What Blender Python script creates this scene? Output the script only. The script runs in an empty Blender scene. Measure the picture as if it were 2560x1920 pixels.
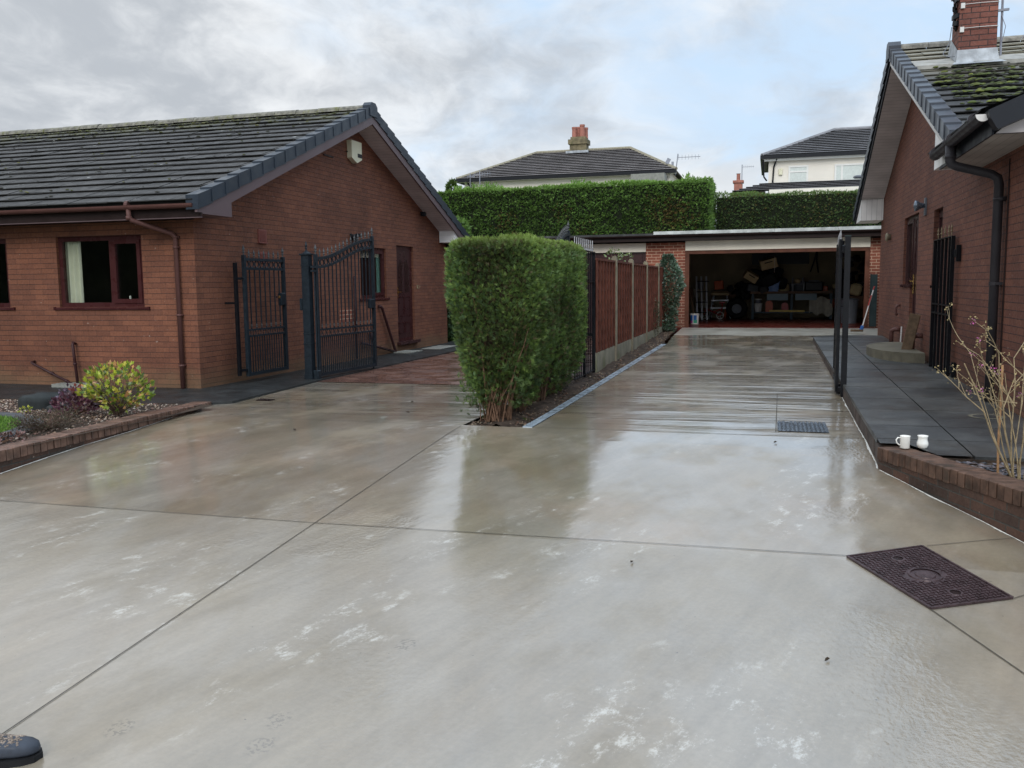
import bpy, math, random
import numpy as np
from mathutils import Vector, Matrix
random.seed(7); RNG = np.random.default_rng(11)
SC = bpy.context.scene; COL = SC.collection

# ------------------------------------------------------------------ camera
CAM_R = Vector((0.96014, 0.27892, -0.01073)); 
pi_, ro_, ya_ = math.radians(6.3574), math.radians(-0.6185), math.radians(16.2127)
def _rot(v):
    return Vector((v[0]*math.cos(ya_)-v[1]*math.sin(ya_), v[0]*math.sin(ya_)+v[1]*math.cos(ya_), v[2]))
W_ = Vector((0, math.cos(pi_), -math.sin(pi_))); U_ = Vector((0, math.sin(pi_), math.cos(pi_))); R_ = Vector((1, 0, 0))
Rr = math.cos(ro_)*R_ + math.sin(ro_)*U_; Uu = -math.sin(ro_)*R_ + math.cos(ro_)*U_
Rr, Uu, W_ = _rot(Rr), _rot(Uu), _rot(W_)
cd = bpy.data.cameras.new('camera'); cam = bpy.data.objects.new('camera', cd); COL.objects.link(cam)
cd.sensor_width = 36.0; cd.lens = 36.0*2225.5/2560.0; cd.clip_end = 2000.0; cd.clip_start = 0.05
cam.matrix_world = Matrix(((Rr.x, Uu.x, -W_.x, 0), (Rr.y, Uu.y, -W_.y, 0), (Rr.z, Uu.z, -W_.z, 1.42), (0, 0, 0, 1)))
SC.camera = cam
SC.render.resolution_x = 1024; SC.render.resolution_y = 768
SC.view_settings.view_transform = 'Standard'; SC.view_settings.look = 'None'
SC.view_settings.exposure = 0.12; SC.view_settings.gamma = 1.0

# ------------------------------------------------------------------ node helper
class NT:
    def __init__(s, tree): s.t = tree; s.n = tree.nodes; s.l = tree.links
    def node(s, typ, **kw):
        n = s.n.new(typ)
        for k, v in kw.items():
            if k.startswith('i_'):
                key = k[2:]
                sock = n.inputs[int(key)] if key.isdigit() else n.inputs[key.replace('_', ' ')]
                s.set(sock, v)
            else: setattr(n, k, v)
        return n
    def set(s, sock, v):
        if isinstance(v, bpy.types.NodeSocket): s.l.new(v, sock)
        elif isinstance(v, bpy.types.Node): s.l.new(v.outputs[0], sock)
        else:
            if isinstance(v, (tuple, list)) and len(v) == 3 and sock.type == 'RGBA': v = (*v, 1)
            sock.default_value = v
    def math(s, op, a, b=0.0, c=None, clamp=False):
        n = s.n.new('ShaderNodeMath'); n.operation = op; n.use_clamp = clamp
        s.set(n.inputs[0], a); s.set(n.inputs[1], b)
        if c is not None: s.set(n.inputs[2], c)
        return n.outputs[0]
    def vmath(s, op, a, b):
        n = s.n.new('ShaderNodeVectorMath'); n.operation = op
        s.set(n.inputs[0], a); s.set(n.inputs[1], b); return n.outputs[0]
    def mix(s, f, a, b, mode='MIX'):
        n = s.n.new('ShaderNodeMix'); n.data_type = 'RGBA'; n.blend_type = mode
        s.set(n.inputs[0], f); s.set(n.inputs[6], a); s.set(n.inputs[7], b); return n.outputs[2]
    def ramp(s, f, lo, hi, a=0.0, b=1.0):
        n = s.n.new('ShaderNodeMapRange'); n.interpolation_type = 'SMOOTHSTEP'
        s.set(n.inputs[0], f); n.inputs[1].default_value = lo; n.inputs[2].default_value = hi
        n.inputs[3].default_value = a; n.inputs[4].default_value = b; return n.outputs[0]
    def noise(s, vec, scale, detail=3.0, rough=0.5, dist=0.0):
        n = s.n.new('ShaderNodeTexNoise'); s.set(n.inputs['Vector'], vec)
        n.inputs['Scale'].default_value = scale; n.inputs['Detail'].default_value = detail
        n.inputs['Roughness'].default_value = rough; n.inputs['Distortion'].default_value = dist
        return n.outputs[0]
    def sep(s, v):
        n = s.n.new('ShaderNodeSeparateXYZ'); s.set(n.inputs[0], v); return n.outputs
    def comb(s, x, y, z):
        n = s.n.new('ShaderNodeCombineXYZ'); s.set(n.inputs[0], x); s.set(n.inputs[1], y); s.set(n.inputs[2], z); return n.outputs[0]
    def pos(s): return s.n.new('ShaderNodeNewGeometry').outputs['Position']
    def bump(s, h, strength=0.5, dist=0.01, normal=None):
        n = s.n.new('ShaderNodeBump'); s.set(n.inputs['Height'], h)
        n.inputs['Strength'].default_value = strength; n.inputs['Distance'].default_value = dist
        if normal is not None: s.set(n.inputs['Normal'], normal)
        return n.outputs[0]

# ------------------------------------------------------------------ world + sun
wd = bpy.data.worlds.new('World'); SC.world = wd; wd.use_nodes = True
t = NT(wd.node_tree); t.n.clear()
SUN_EL, SUN_AZ = math.radians(34), math.radians(178)     # soft light from behind the camera
sky = t.node('ShaderNodeTexSky', sky_type='NISHITA', sun_disc=False, sun_elevation=SUN_EL, sun_rotation=SUN_AZ, air_density=1.0, dust_density=1.5, ozone_density=1.2)
dirv = t.node('ShaderNodeTexCoord').outputs['Generated']
dx, dy, dz = t.sep(dirv)
zc = t.math('ADD', t.math('MAXIMUM', dz, 0.0), 0.42)
px, py = t.math('DIVIDE', dx, zc), t.math('DIVIDE', dy, zc)
plane = t.comb(t.math('MULTIPLY', px, 1.5), t.math('MULTIPLY', py, 1.2), t.math('MULTIPLY', dz, 3.0))
wn = t.node('ShaderNodeTexNoise', i_Vector=plane); wn.inputs['Scale'].default_value = 1.3; wn.inputs['Detail'].default_value = 4
warp = t.vmath('ADD', plane, t.vmath('MULTIPLY', wn.outputs['Color'], (0.55, 0.55, 0.55)))
c1 = t.noise(warp, 1.15, 7, 0.56)
c2 = t.noise(warp, 3.0, 8, 0.6)
c3 = t.noise(t.vmath('MULTIPLY', warp, (1.0, 1.5, 1.0)), 1.7, 6, 0.58)
# the break of pale blue lies to the right of the view, above a low bank
side = t.math('ADD', t.math('MULTIPLY', dx, 1.25), t.math('MULTIPLY', dz, 0.7))
side = t.math('ADD', side, t.math('MULTIPLY', t.math('SUBTRACT', c1, 0.5), 1.7))
blue = t.ramp(side, -0.42, 0.06)
blue = t.math('MULTIPLY', blue, t.ramp(c3, 0.36, 0.60, 1.0, 0.25))
cloud_tone = t.ramp(t.math('ADD', t.math('MULTIPLY', c2, 0.5), t.math('MULTIPLY', c1, 0.5)), 0.40, 0.60)
cloud = t.mix(cloud_tone, (4.8, 5.15, 5.6), (8.5, 8.75, 9.0))
glow = t.math('MULTIPLY', t.ramp(dz, 0.02, 0.20, 1.0, 0.0), t.ramp(dx, -0.42, -0.12))
cloud = t.mix(t.math('MULTIPLY', glow, 0.85), cloud, (9.6, 9.6, 9.5))
skyc = t.mix(0.85, sky.outputs[0], (6.2, 7.9, 9.9))
full = t.mix(blue, cloud, skyc)
zen = t.ramp(dz, 0.30, 0.95, 1.0, 2.1)                     # overcast sky is brightest overhead
full = t.vmath('MULTIPLY', full, t.comb(zen, zen, zen))
behind = t.ramp(dy, -0.9, 0.2, 1.25, 1.0)
full = t.vmath('MULTIPLY', full, t.comb(behind, behind, behind))
bg = t.node('ShaderNodeBackground', i_Color=full, i_Strength=0.1)
out = t.node('ShaderNodeOutputWorld'); t.l.new(bg.outputs[0], out.inputs[0])
sd = bpy.data.lights.new('sun', 'SUN'); sd.energy = 1.25; sd.angle = math.radians(28); sd.color = (1.0, 0.96, 0.9)
sun = bpy.data.objects.new('sun', sd); COL.objects.link(sun)
sv = Vector((math.sin(SUN_AZ)*math.cos(SUN_EL), math.cos(SUN_AZ)*math.cos(SUN_EL), math.sin(SUN_EL)))
sun.rotation_euler = sv.to_track_quat('Z', 'Y').to_euler(); sun.location = (0, -5, 20)

# ------------------------------------------------------------------ materials
MATS = {}
def newmat(name):
    m = bpy.data.materials.new(name); m.use_nodes = True; nt = NT(m.node_tree); nt.n.clear()
    o = nt.node('ShaderNodeOutputMaterial'); b = nt.node('ShaderNodeBsdfPrincipled'); nt.l.new(b.outputs[0], o.inputs[0])
    MATS[name] = m; return m, nt, b
def plain(name, col, rough=0.5, var=0.25, scale=6.0, bump=0.15, bscale=60.0, metal=0.0, spec=None, dirt=None):
    if spec is None: spec = 0.18 if max(col) < 0.13 and not metal else 0.4
    m, n, b = newmat(name); p = n.pos()
    v = n.noise(p, scale, 5, 0.6)
    f = n.ramp(v, 0.25, 0.75, 1-var, 1+var)
    c = n.vmath('MULTIPLY', (*col,), n.comb(f, f, f))
    if dirt:
        d = n.ramp(n.noise(p, scale*0.6, 6, 0.7), 0.5, 0.72)
        c = n.mix(n.math('MULTIPLY', d, dirt[1]), c, dirt[0])
    n.set(b.inputs['Base Color'], c)
    n.set(b.inputs['Roughness'], n.ramp(n.noise(p, scale*2, 3), 0.3, 0.7, max(0.03, rough-0.08), min(1, rough+0.08)))
    b.inputs['Metallic'].default_value = metal; b.inputs['Specular IOR Level'].default_value = spec
    if bump: n.set(b.inputs['Normal'], n.bump(n.noise(p, bscale, 4), bump, 0.004))
    return m
def brick(name, ca, cb, cm, mortar=0.0045, bw=0.225, rh=0.075, stain=0.35, green=0.0, zbase=0.05, off=0.5, bed=None):
    m, n, b = newmat(name)
    uv = n.node('ShaderNodeUVMap').outputs[0]; p = n.pos()
    jit = n.node('ShaderNodeTexNoise', i_Vector=uv); jit.inputs['Scale'].default_value = 9.0; jit.inputs['Detail'].default_value = 4
    uvj = n.vmath('ADD', uv, n.vmath('MULTIPLY', n.vmath('SUBTRACT', jit.outputs['Color'], (0.5, 0.5, 0.5)), (0.006, 0.006, 0)))
    bt = n.node('ShaderNodeTexBrick', i_Vector=uvj); bt.offset = off
    bt.inputs['Scale'].default_value = 1.0; bt.inputs['Brick Width'].default_value = bw; bt.inputs['Row Height'].default_value = rh
    bt.inputs['Mortar Size'].default_value = mortar; bt.inputs['Mortar Smooth'].default_value = 0.35; bt.inputs['Bias'].default_value = -0.15
    bt.inputs['Color1'].default_value = (*ca, 1); bt.inputs['Color2'].default_value = (*cb, 1); bt.inputs['Mortar'].default_value = (*cm, 1)
    c = bt.outputs['Color']
    if bed:
        vy = n.math('DIVIDE', n.sep(uvj)[1], rh); fy_ = n.math('FRACT', vy)
        bm = n.math('ADD', n.ramp(fy_, 0.03, 0.075, 1, 0), n.ramp(fy_, 0.925, 0.97), clamp=True)
        rowv = n.noise(n.comb(n.math('MULTIPLY', n.sep(uvj)[0], 1.5), n.math('FLOOR', n.math('ADD', vy, 0.5)), 0), 1.0, 3)
        c = n.mix(n.math('MULTIPLY', bm, n.ramp(rowv, .3, .7, .65, 1.0)), c, bed)
    v = n.ramp(n.noise(p, 0.7, 4, 0.6), 0.3, 0.7, 1-stain*0.6, 1+stain*0.5)
    c = n.vmath('MULTIPLY', c, n.comb(v, v, v))
    v2 = n.ramp(n.noise(p, 55, 5, 0.7), 0.25, 0.75, 0.78, 1.22)
    c = n.vmath('MULTIPLY', c, n.comb(v2, v2, v2))
    # a few pale lime specks
    sp = n.ramp(n.noise(p, 23, 2, 0.5), 0.735, 0.76)
    c = n.mix(n.math('MULTIPLY', sp, 0.5), c, (0.42, 0.34, 0.28))
    if green:
        zz = n.sep(p)[2]; g = n.math('MULTIPLY', n.ramp(n.math('ADD', zz, n.math('MULTIPLY', n.noise(p, 3, 4), 0.35)), zbase+0.16, zbase+0.52, 1, 0), green)
        c = n.mix(g, c, (0.16, 0.13, 0.07))
    n.set(b.inputs['Base Color'], c)
    n.set(b.inputs['Roughness'], n.ramp(n.noise(p, 30, 3), 0.3, 0.7, 0.62, 0.88)); b.inputs['Specular IOR Level'].default_value = 0.3
    h = n.math('ADD', n.math('MULTIPLY', n.math('SUBTRACT', 1.0, bt.outputs['Fac']), 1.0), n.math('MULTIPLY', n.noise(uv, 130, 4, 0.7), 0.35))
    n.set(b.inputs['Normal'], n.bump(h, 0.55, 0.006))
    return m
M = {}
M['brick'] = brick('house_brick', (0.146, 0.057, 0.034), (0.200, 0.078, 0.043), (0.105, 0.044, 0.030), mortar=0.0035, green=0.35, off=0.37, bed=(0.050, 0.024, 0.019))
M['brick_r'] = brick('right_house_brick', (0.134, 0.052, 0.035), (0.178, 0.070, 0.043), (0.085, 0.038, 0.030), mortar=0.0035, green=0.15, zbase=0.2, off=0.37, bed=(0.036, 0.020, 0.018))
M['brick_g'] = brick('garage_brick', (0.19, 0.058, 0.036), (0.27, 0.085, 0.05), (0.52, 0.36, 0.25), mortar=0.007, green=0.2, zbase=0.25)
M['brick_c'] = brick('chimney_brick', (0.16, 0.06, 0.045), (0.27, 0.10, 0.07), (0.045, 0.028, 0.026), mortar=0.007)
M['brick_w'] = brick('planter_brick', (0.050, 0.030, 0.022), (0.095, 0.048, 0.032), (0.050, 0.045, 0.038), mortar=0.006, stain=0.6)
M['edgebrick'] = plain('dark_edging_brick', (0.075, 0.055, 0.046), 0.6, 0.5, 7, 0.5, 70, dirt=((0.03, 0.032, 0.025), 0.5))
M['coping'] = plain('coping_brick', (0.090, 0.052, 0.036), 0.6, 0.55, 9, 0.5, 70, dirt=((0.035, 0.035, 0.026), 0.6))
M['coping_l'] = plain('wet_coping_brick', (0.135, 0.075, 0.052), 0.45, 0.5, 9, 0.5, 70, dirt=((0.05, 0.04, 0.03), 0.5))
M['tile'] = None
def roofmat(name, col, lich=0.5, moss=0.0, ridge=None, pale=0.0, palecol=(0.30, 0.29, 0.22), zp=None):
    m, n, b = newmat(name); p = n.pos()
    attr = n.node('ShaderNodeAttribute'); attr.attribute_name = 'Col'
    v = n.ramp(n.noise(p, 1.1, 5, 0.6), 0.3, 0.7, 0.8, 1.25)
    c = n.vmath('MULTIPLY', (*col,), n.comb(v, v, v))
    c = n.vmath('MULTIPLY', c, attr.outputs['Color'])
    v2 = n.ramp(n.noise(p, 90, 4, 0.7), 0.25, 0.75, 0.75, 1.25)
    c = n.vmath('MULTIPLY', c, n.comb(v2, v2, v2))
    if lich:
        vo = n.node('ShaderNodeTexVoronoi', i_Vector=n.vmath('ADD', p, n.vmath('MULTIPLY', n.comb(n.noise(p, 14, 3), n.noise(p, 17, 3), 0), (0.12, 0.12, 0))))
        vo.inputs['Scale'].default_value = 2.6; vo.inputs['Randomness'].default_value = 1.0
        s = n.math('MULTIPLY', n.ramp(vo.outputs['Distance'], 0.045, 0.10, 1, 0), lich)
        s = n.math('MULTIPLY', s, n.ramp(n.noise(p, 1.5, 2), 0.48, 0.6))
        c = n.mix(s, c, (0.42, 0.42, 0.40))
    if ridge:
        z = n.sep(p)[2]
        g = n.math('MULTIPLY', n.ramp(z, ridge-0.55, ridge), n.ramp(n.noise(p, 5, 6, 0.65), 0.42, 0.6))
        c = n.mix(n.math('MULTIPLY', g, moss), c, (0.105, 0.105, 0.040))
        g2 = n.math('MULTIPLY', n.ramp(z, ridge-0.12, ridge+0.02), n.ramp(n.noise(p, 16, 6, 0.65), 0.46, 0.6))
        c = n.mix(n.math('MULTIPLY', g2, 0.8), c, (0.33, 0.31, 0.25))
    if pale:
        z = n.sep(p)[2]
        g = n.math('MULTIPLY', n.ramp(n.math('ADD', z, n.math('MULTIPLY', n.noise(p, 2.0, 4), 0.5)), zp[0], zp[1]), pale)
        c = n.mix(g, c, palecol)
    n.set(b.inputs['Base Color'], c)
    n.set(b.inputs['Roughness'], n.ramp(n.noise(p, 8, 3), 0.3, 0.7, 0.5, 0.75)); b.inputs['Specular IOR Level'].default_value = 0.3
    n.set(b.inputs['Normal'], n.bump(n.noise(p, 110, 4, 0.7), 0.4, 0.004))
    return m
M['tile'] = roofmat('roof_tile', (0.036, 0.034, 0.032), 0.9, 0.9, 4.72)
M['tile_r'] = roofmat('mossy_roof_tile', (0.036, 0.036, 0.036), 0.6, 0.0, None, 0.9, (0.26, 0.24, 0.18), (4.1, 5.0))
M['tile_n'] = roofmat('neighbour_roof_tile', (0.235, 0.215, 0.210), 0.0)
M['tile_n2'] = roofmat('neighbour_grey_tile', (0.215, 0.212, 0.222), 0.0)
M['tile_gap'] = plain('tile_shadow_gap', (0.008, 0.008, 0.007), 0.9, 0.3, 10, 0.3)  # dark moss on the tile risers, with the course shadow put into its colour
M['ridge'] = plain('ridge_tile', (0.17, 0.16, 0.13), 0.8, 0.5, 12, 0.8, 60, dirt=((0.13, 0.135, 0.03), 0.9))
M['ridge_r'] = plain('ridge_tile_weathered', (0.20, 0.185, 0.155), 0.8, 0.5, 12, 0.8, 60, dirt=((0.06, 0.05, 0.04), 0.8))
M['ridge_n'] = plain('hip_tile_sandy', (0.26, 0.235, 0.17), 0.8, 0.3, 12, 0.5, 60)
M['verge'] = plain('verge_cap_plastic', (0.022, 0.030, 0.042), 0.42, 0.2, 3, 0.05, spec=0.3)
M['verge_r'] = plain('verge_cap_grey', (0.034, 0.041, 0.054), 0.42, 0.2, 3, 0.05, spec=0.3)
M['mauve'] = plain('brown_bargeboard', (0.125, 0.088, 0.092), 0.38, 0.08, 2, 0.03)
M['upvc_b'] = plain('brown_upvc', (0.047, 0.020, 0.020), 0.33, 0.12, 3, 0.03)
M['upvc_red'] = plain('rosewood_upvc', (0.055, 0.017, 0.017), 0.3, 0.12, 3, 0.03)
M['pipe_b'] = plain('brown_rainwater_plastic', (0.105, 0.050, 0.043), 0.42, 0.12, 5, 0.05)
M['pipe_k'] = plain('dark_rainwater_plastic', (0.036, 0.033, 0.037), 0.42, 0.15, 5, 0.05)
M['dark'] = plain('dark_fascia', (0.020, 0.011, 0.010), 0.45, 0.15, 4, 0.05)
M['darkblue'] = plain('near_black_board', (0.014, 0.016, 0.021), 0.45, 0.15, 4, 0.05)
M['white'] = plain('white_plastic', (0.62, 0.60, 0.57), 0.45, 0.05, 3, 0.02, dirt=((0.35, 0.33, 0.28), 0.25))
def planks(name, col, axis, w=0.1, rough=0.5, dark=0.35):
    m, n, b = newmat(name); p = n.pos(); s = n.sep(p)[axis]
    fr = n.math('FRACT', n.math('DIVIDE', s, w))
    g = n.math('MULTIPLY', n.ramp(fr, 0.0, 0.05), n.ramp(fr, 0.95, 1.0, 1, 0))
    f = n.math('ADD', dark, n.math('MULTIPLY', g, 1-dark))
    v = n.ramp(n.noise(p, 2.0, 4), 0.3, 0.7, 0.85, 1.12)
    f = n.math('MULTIPLY', f, v)
    n.set(b.inputs['Base Color'], n.vmath('MULTIPLY', (*col,), n.comb(f, f, f))); b.inputs['Roughness'].default_value = rough
    n.set(b.inputs['Normal'], n.bump(g, 0.4, 0.004))
    return m
M['soffit_y'] = planks('soffit_boards', (0.55, 0.50, 0.49), 1)
M['box_z'] = planks('white_cladding', (0.86, 0.85, 0.82), 2, 0.1, dark=0.85)
M['box_x'] = planks('white_upright_cladding', (0.82, 0.80, 0.77), 0, 0.1, dark=0.4)
M['soffit_x'] = planks('porch_soffit_boards', (0.42, 0.38, 0.34), 0, 0.1)
M['panel_white'] = plain('cream_header_board', (0.80, 0.74, 0.62), 0.5, 0.08, 1.2, 0.03, dirt=((0.40, 0.36, 0.28), 0.3))
M['iron'] = plain('painted_iron_grey', (0.015, 0.021, 0.027), 0.38, 0.25, 14, 0.3, 120)
M['iron_k'] = plain('black_painted_iron', (0.0065, 0.007, 0.009), 0.36, 0.25, 14, 0.3, 120)
M['silver'] = plain('dull_silver_spear', (0.30, 0.30, 0.31), 0.4, 0.3, 30, 0.1, metal=0.3)
M['goldtip'] = plain('tarnished_gilt', (0.26, 0.20, 0.12), 0.5, 0.3, 30, 0.2)
M['finial'] = plain('worn_finial_iron', (0.075, 0.078, 0.080), 0.5, 0.5, 50, 0.3)
M['brass'] = plain('brass', (0.75, 0.50, 0.18), 0.25, 0.1, 20, 0.0, metal=1.0)
M['cream'] = plain('cream_plastic', (0.68, 0.65, 0.47), 0.4, 0.05, 5, 0.02)
M['black'] = plain('black_plastic', (0.012, 0.013, 0.016), 0.4, 0.2, 8, 0.05)
M['rubber'] = plain('tyre_rubber', (0.012, 0.012, 0.013), 0.7, 0.3, 12, 0.3)
M['terracotta'] = plain('terracotta_vent', (0.20, 0.060, 0.045), 0.6, 0.2, 14, 0.2)
M['tarmac'] = plain('wet_tarmac', (0.026, 0.028, 0.028), 0.42, 0.35, 2.5, 0.9, 220, dirt=((0.07, 0.072, 0.068), 0.35))
M['fencewood'] = plain('red_brown_fence_wood', (0.125, 0.043, 0.028), 0.62, 0.35, 6, 0.5, 50, dirt=((0.06, 0.02, 0.016), 0.6))
M['cpost'] = plain('concrete_post', (0.21, 0.18, 0.125), 0.75, 0.3, 8, 0.6, 70, dirt=((0.10, 0.10, 0.045), 0.55))
M['gravelboard'] = plain('gravel_board_concrete', (0.24, 0.22, 0.16), 0.75, 0.3, 4, 0.5, 60, dirt=((0.14, 0.15, 0.05), 0.7))
M['lead'] = plain('lead_flashing', (0.34, 0.36, 0.38), 0.5, 0.35, 7, 0.35, 25, dirt=((0.16, 0.16, 0.16), 0.4))
M['mortar_band'] = plain('weathered_flashing_strip', (0.31, 0.30, 0.27), 0.7, 0.3, 6, 0.5, 40, dirt=((0.20, 0.18, 0.13), 0.7))
M['galv'] = plain('galvanised_channel', (0.42, 0.49, 0.55), 0.30, 0.12, 5, 0.1, 60, metal=0.35)
M['render'] = plain('cream_render', (0.80, 0.75, 0.66), 0.85, 0.06, 0.8, 0.2, 40)
M['pot'] = plain('chimney_pot_clay', (0.33, 0.13, 0.095), 0.7, 0.25, 3, 0.2)
M['mossstone'] = plain('mossy_chimney_stone', (0.16, 0.13, 0.075), 0.85, 0.5, 4, 0.6, 30, dirt=((0.10, 0.11, 0.03), 0.7))
M['winwhite'] = plain('white_window_frame', (0.75, 0.74, 0.70), 0.4, 0.03, 3, 0.0)
M['netcurtain'] = plain('net_curtain', (0.60, 0.64, 0.60), 0.8, 0.08, 12, 0.0)
M['curtain'] = plain('cream_curtain', (0.78, 0.76, 0.62), 0.85, 0.08, 5, 0.1)
M['curtain_b'] = plain('sandy_curtain_lining', (0.42, 0.36, 0.22), 0.85, 0.08, 5, 0.1)
M['curtain_g'] = plain('mint_green_curtain', (0.22, 0.48, 0.40), 0.8, 0.15, 12, 0.1)
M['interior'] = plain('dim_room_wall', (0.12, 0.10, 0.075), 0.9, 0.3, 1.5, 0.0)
M['gwall'] = plain('garage_inner_wall', (0.22, 0.18, 0.115), 0.9, 0.3, 1.0, 0.3)
M['felt'] = plain('roof_felt_dark', (0.05, 0.05, 0.05), 0.7, 0.3, 4, 0.3, dirt=((0.16, 0.17, 0.15), 0.6))
M['kerbwhite'] = plain('weathered_white_roof_edge', (0.48, 0.50, 0.48), 0.6, 0.35, 3, 0.3, 30, dirt=((0.10, 0.11, 0.09), 0.55))
M['gfloor'] = plain('red_painted_garage_floor', (0.11, 0.022, 0.016), 0.32, 0.35, 1.6, 0.2, 60, dirt=((0.10, 0.07, 0.05), 0.5))
M['brownwood'] = plain('brown_stained_timber', (0.105, 0.040, 0.024), 0.5, 0.3, 5, 0.2)
M['bark'] = plain('conifer_bark', (0.115, 0.065, 0.040), 0.85, 0.4, 20, 0.6, 60)
M['twig'] = plain('bare_shrub_stem', (0.27, 0.205, 0.115), 0.7, 0.35, 25, 0.3, 90)
M['drytwig'] = plain('dry_brown_twig', (0.095, 0.062, 0.045), 0.9, 0.4, 30, 0.0)
M['cane'] = plain('bamboo_cane', (0.34, 0.19, 0.09), 0.55, 0.25, 20, 0.1)
M['rock'] = plain('dark_boulder', (0.028, 0.032, 0.032), 0.75, 0.4, 5, 0.9, 30)
M['soil'] = plain('dark_wet_soil', (0.050, 0.034, 0.024), 0.85, 0.6, 8, 1.0, 40)
M['earth'] = plain('rough_grass_ground', (0.05, 0.07, 0.025), 0.95, 0.4, 0.6, 0.5)
M['ceramic'] = plain('white_ceramic', (0.82, 0.80, 0.74), 0.15, 0.02, 4, 0.0)
M['rust'] = plain('wet_cast_iron_cover', (0.058, 0.036, 0.038), 0.34, 0.35, 14, 0.5, 120, metal=0.25)
M['rust_d'] = plain('cover_recess', (0.020, 0.013, 0.013), 0.25, 0.2, 10, 0.1)
M['castgrey'] = plain('wet_grate_iron', (0.16, 0.19, 0.23), 0.25, 0.4, 40, 0.3, metal=0.5)
M['slabpale'] = plain('pale_mortar_splash', (0.55, 0.53, 0.48), 0.7, 0.3, 40, 0.0)
M['joint'] = plain('dark_joint', (0.085, 0.074, 0.058), 0.8, 0.3, 30, 0.0)  # plain dark tone of the joint lines between the bays
M['stepstone'] = plain('mossy_concrete_step', (0.13, 0.115, 0.080), 0.7, 0.35, 4, 0.5, 50)
M['boardwood'] = plain('weathered_board', (0.12, 0.080, 0.050), 0.75, 0.3, 14, 0.4, 40)
M['redplastic'] = plain('red_painted_metal', (0.35, 0.025, 0.02), 0.4, 0.15, 8, 0.0)
M['orange'] = plain('orange_plastic', (0.48, 0.09, 0.03), 0.45, 0.15, 8, 0.0)
M['yellow'] = plain('yellow_plastic', (0.55, 0.38, 0.06), 0.45, 0.15, 8, 0.0)
M['bluep'] = plain('blue_plastic', (0.02, 0.10, 0.32), 0.4, 0.12, 8, 0.0)
M['greenp'] = plain('green_label', (0.05, 0.32, 0.20), 0.45, 0.12, 8, 0.0)
M['magenta'] = plain('magenta_label', (0.42, 0.05, 0.20), 0.45, 0.12, 8, 0.0)
M['greyp'] = plain('grey_plastic', (0.13, 0.14, 0.16), 0.45, 0.15, 8, 0.0)
M['paleblue'] = plain('pale_blue_drawer', (0.17, 0.24, 0.28), 0.5, 0.1, 8, 0.0)
M['card'] = plain('cardboard', (0.42, 0.33, 0.18), 0.8, 0.12, 6, 0.0)
M['alu'] = plain('ladder_aluminium', (0.42, 0.43, 0.45), 0.4, 0.1, 8, 0.0, metal=0.5)
M['sheet'] = plain('pale_dust_sheet', (0.36, 0.33, 0.27), 0.85, 0.2, 6, 0.2)
M['bench'] = plain('bench_timber', (0.13, 0.075, 0.045), 0.7, 0.3, 5, 0.2)
M['steelblue'] = plain('blue_grey_bench_leg', (0.06, 0.085, 0.105), 0.5, 0.1, 5, 0.0)
M['bootg'] = plain('dark_rubber_boot', (0.045, 0.052, 0.066), 0.42, 0.2, 20, 0.25, 80)
M['mud'] = plain('dried_mud', (0.24, 0.19, 0.15), 0.9, 0.5, 60, 0.8, 90)
M['redfabric'] = plain('red_boot_lining', (0.45, 0.055, 0.035), 0.7, 0.2, 40, 0.3)
M['shedgreen'] = plain('dark_green_door', (0.022, 0.034, 0.034), 0.5, 0.2, 6, 0.1)
M['edgestone'] = plain('dark_edging_stone', (0.075, 0.075, 0.078), .7, .3, 8, .4)
M['slabgrey'] = plain('pale_drain_slab', (0.24, 0.24, 0.21), 0.6, 0.2, 6, 0.3)
M['dishgrey'] = plain('aerial_grey', (0.25, 0.26, 0.30), 0.5, 0.1, 6, 0.0)
M['rusty'] = plain('rust_orange_cover', (0.45, 0.14, 0.06), 0.7, 0.3, 20, 0.2)
M['leafbrown'] = plain('fallen_leaf_brown', (0.045, 0.030, 0.018), 0.6, 0.3, 40, 0.1)

def glass(name, tint=(0.88, 0.90, 0.88), spec=1.0):
    m = bpy.data.materials.new(name); m.use_nodes = True; n = NT(m.node_tree); n.n.clear()
    tr = n.node('ShaderNodeBsdfTransparent', i_Color=(*tint, 1)); gl = n.node('ShaderNodeBsdfGlossy', i_Roughness=0.015)
    bf = n.node('ShaderNodeNewGeometry').outputs['Backfacing']; fr = n.node('ShaderNodeFresnel', i_IOR=n.math('SUBTRACT', 1.5, n.math('MULTIPLY', bf, 1.5-1/1.5))); ml = n.math('ADD', n.math('MULTIPLY', fr.outputs[0], 1.2), 0.01, clamp=True)
    mx = n.node('ShaderNodeMixShader', i_0=ml); n.l.new(tr.outputs[0], mx.inputs[1]); n.l.new(gl.outputs[0], mx.inputs[2])
    o = n.node('ShaderNodeOutputMaterial'); n.l.new(mx.outputs[0], o.inputs[0]); return m
M['glass'] = glass('window_glass')

def leafmat(name, rough=0.55, sub=0.25, spec=0.35):
    m, n, b = newmat(name)
    a = n.node('ShaderNodeAttribute'); a.attribute_name = 'Col'
    n.set(b.inputs['Base Color'], a.outputs['Color']); b.inputs['Roughness'].default_value = rough
    b.inputs['Specular IOR Level'].default_value = spec
    tl = n.node('ShaderNodeBsdfTranslucent', i_Color=a.outputs['Color'])
    mx = n.node('ShaderNodeMixShader', i_0=sub); n.l.new(b.outputs[0], mx.inputs[1]); n.l.new(tl.outputs[0], mx.inputs[2])
    o = [x for x in n.n if x.type == 'OUTPUT_MATERIAL'][0]; n.l.new(mx.outputs[0], o.inputs[0])
    return m
M['leaf'] = leafmat('conifer_foliage'); M['leafgloss'] = leafmat('glossy_leaf', 0.3, 0.2, 0.6); M['gravel'] = leafmat('gravel_stone', 0.6, 0.0, 0.4)

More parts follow.
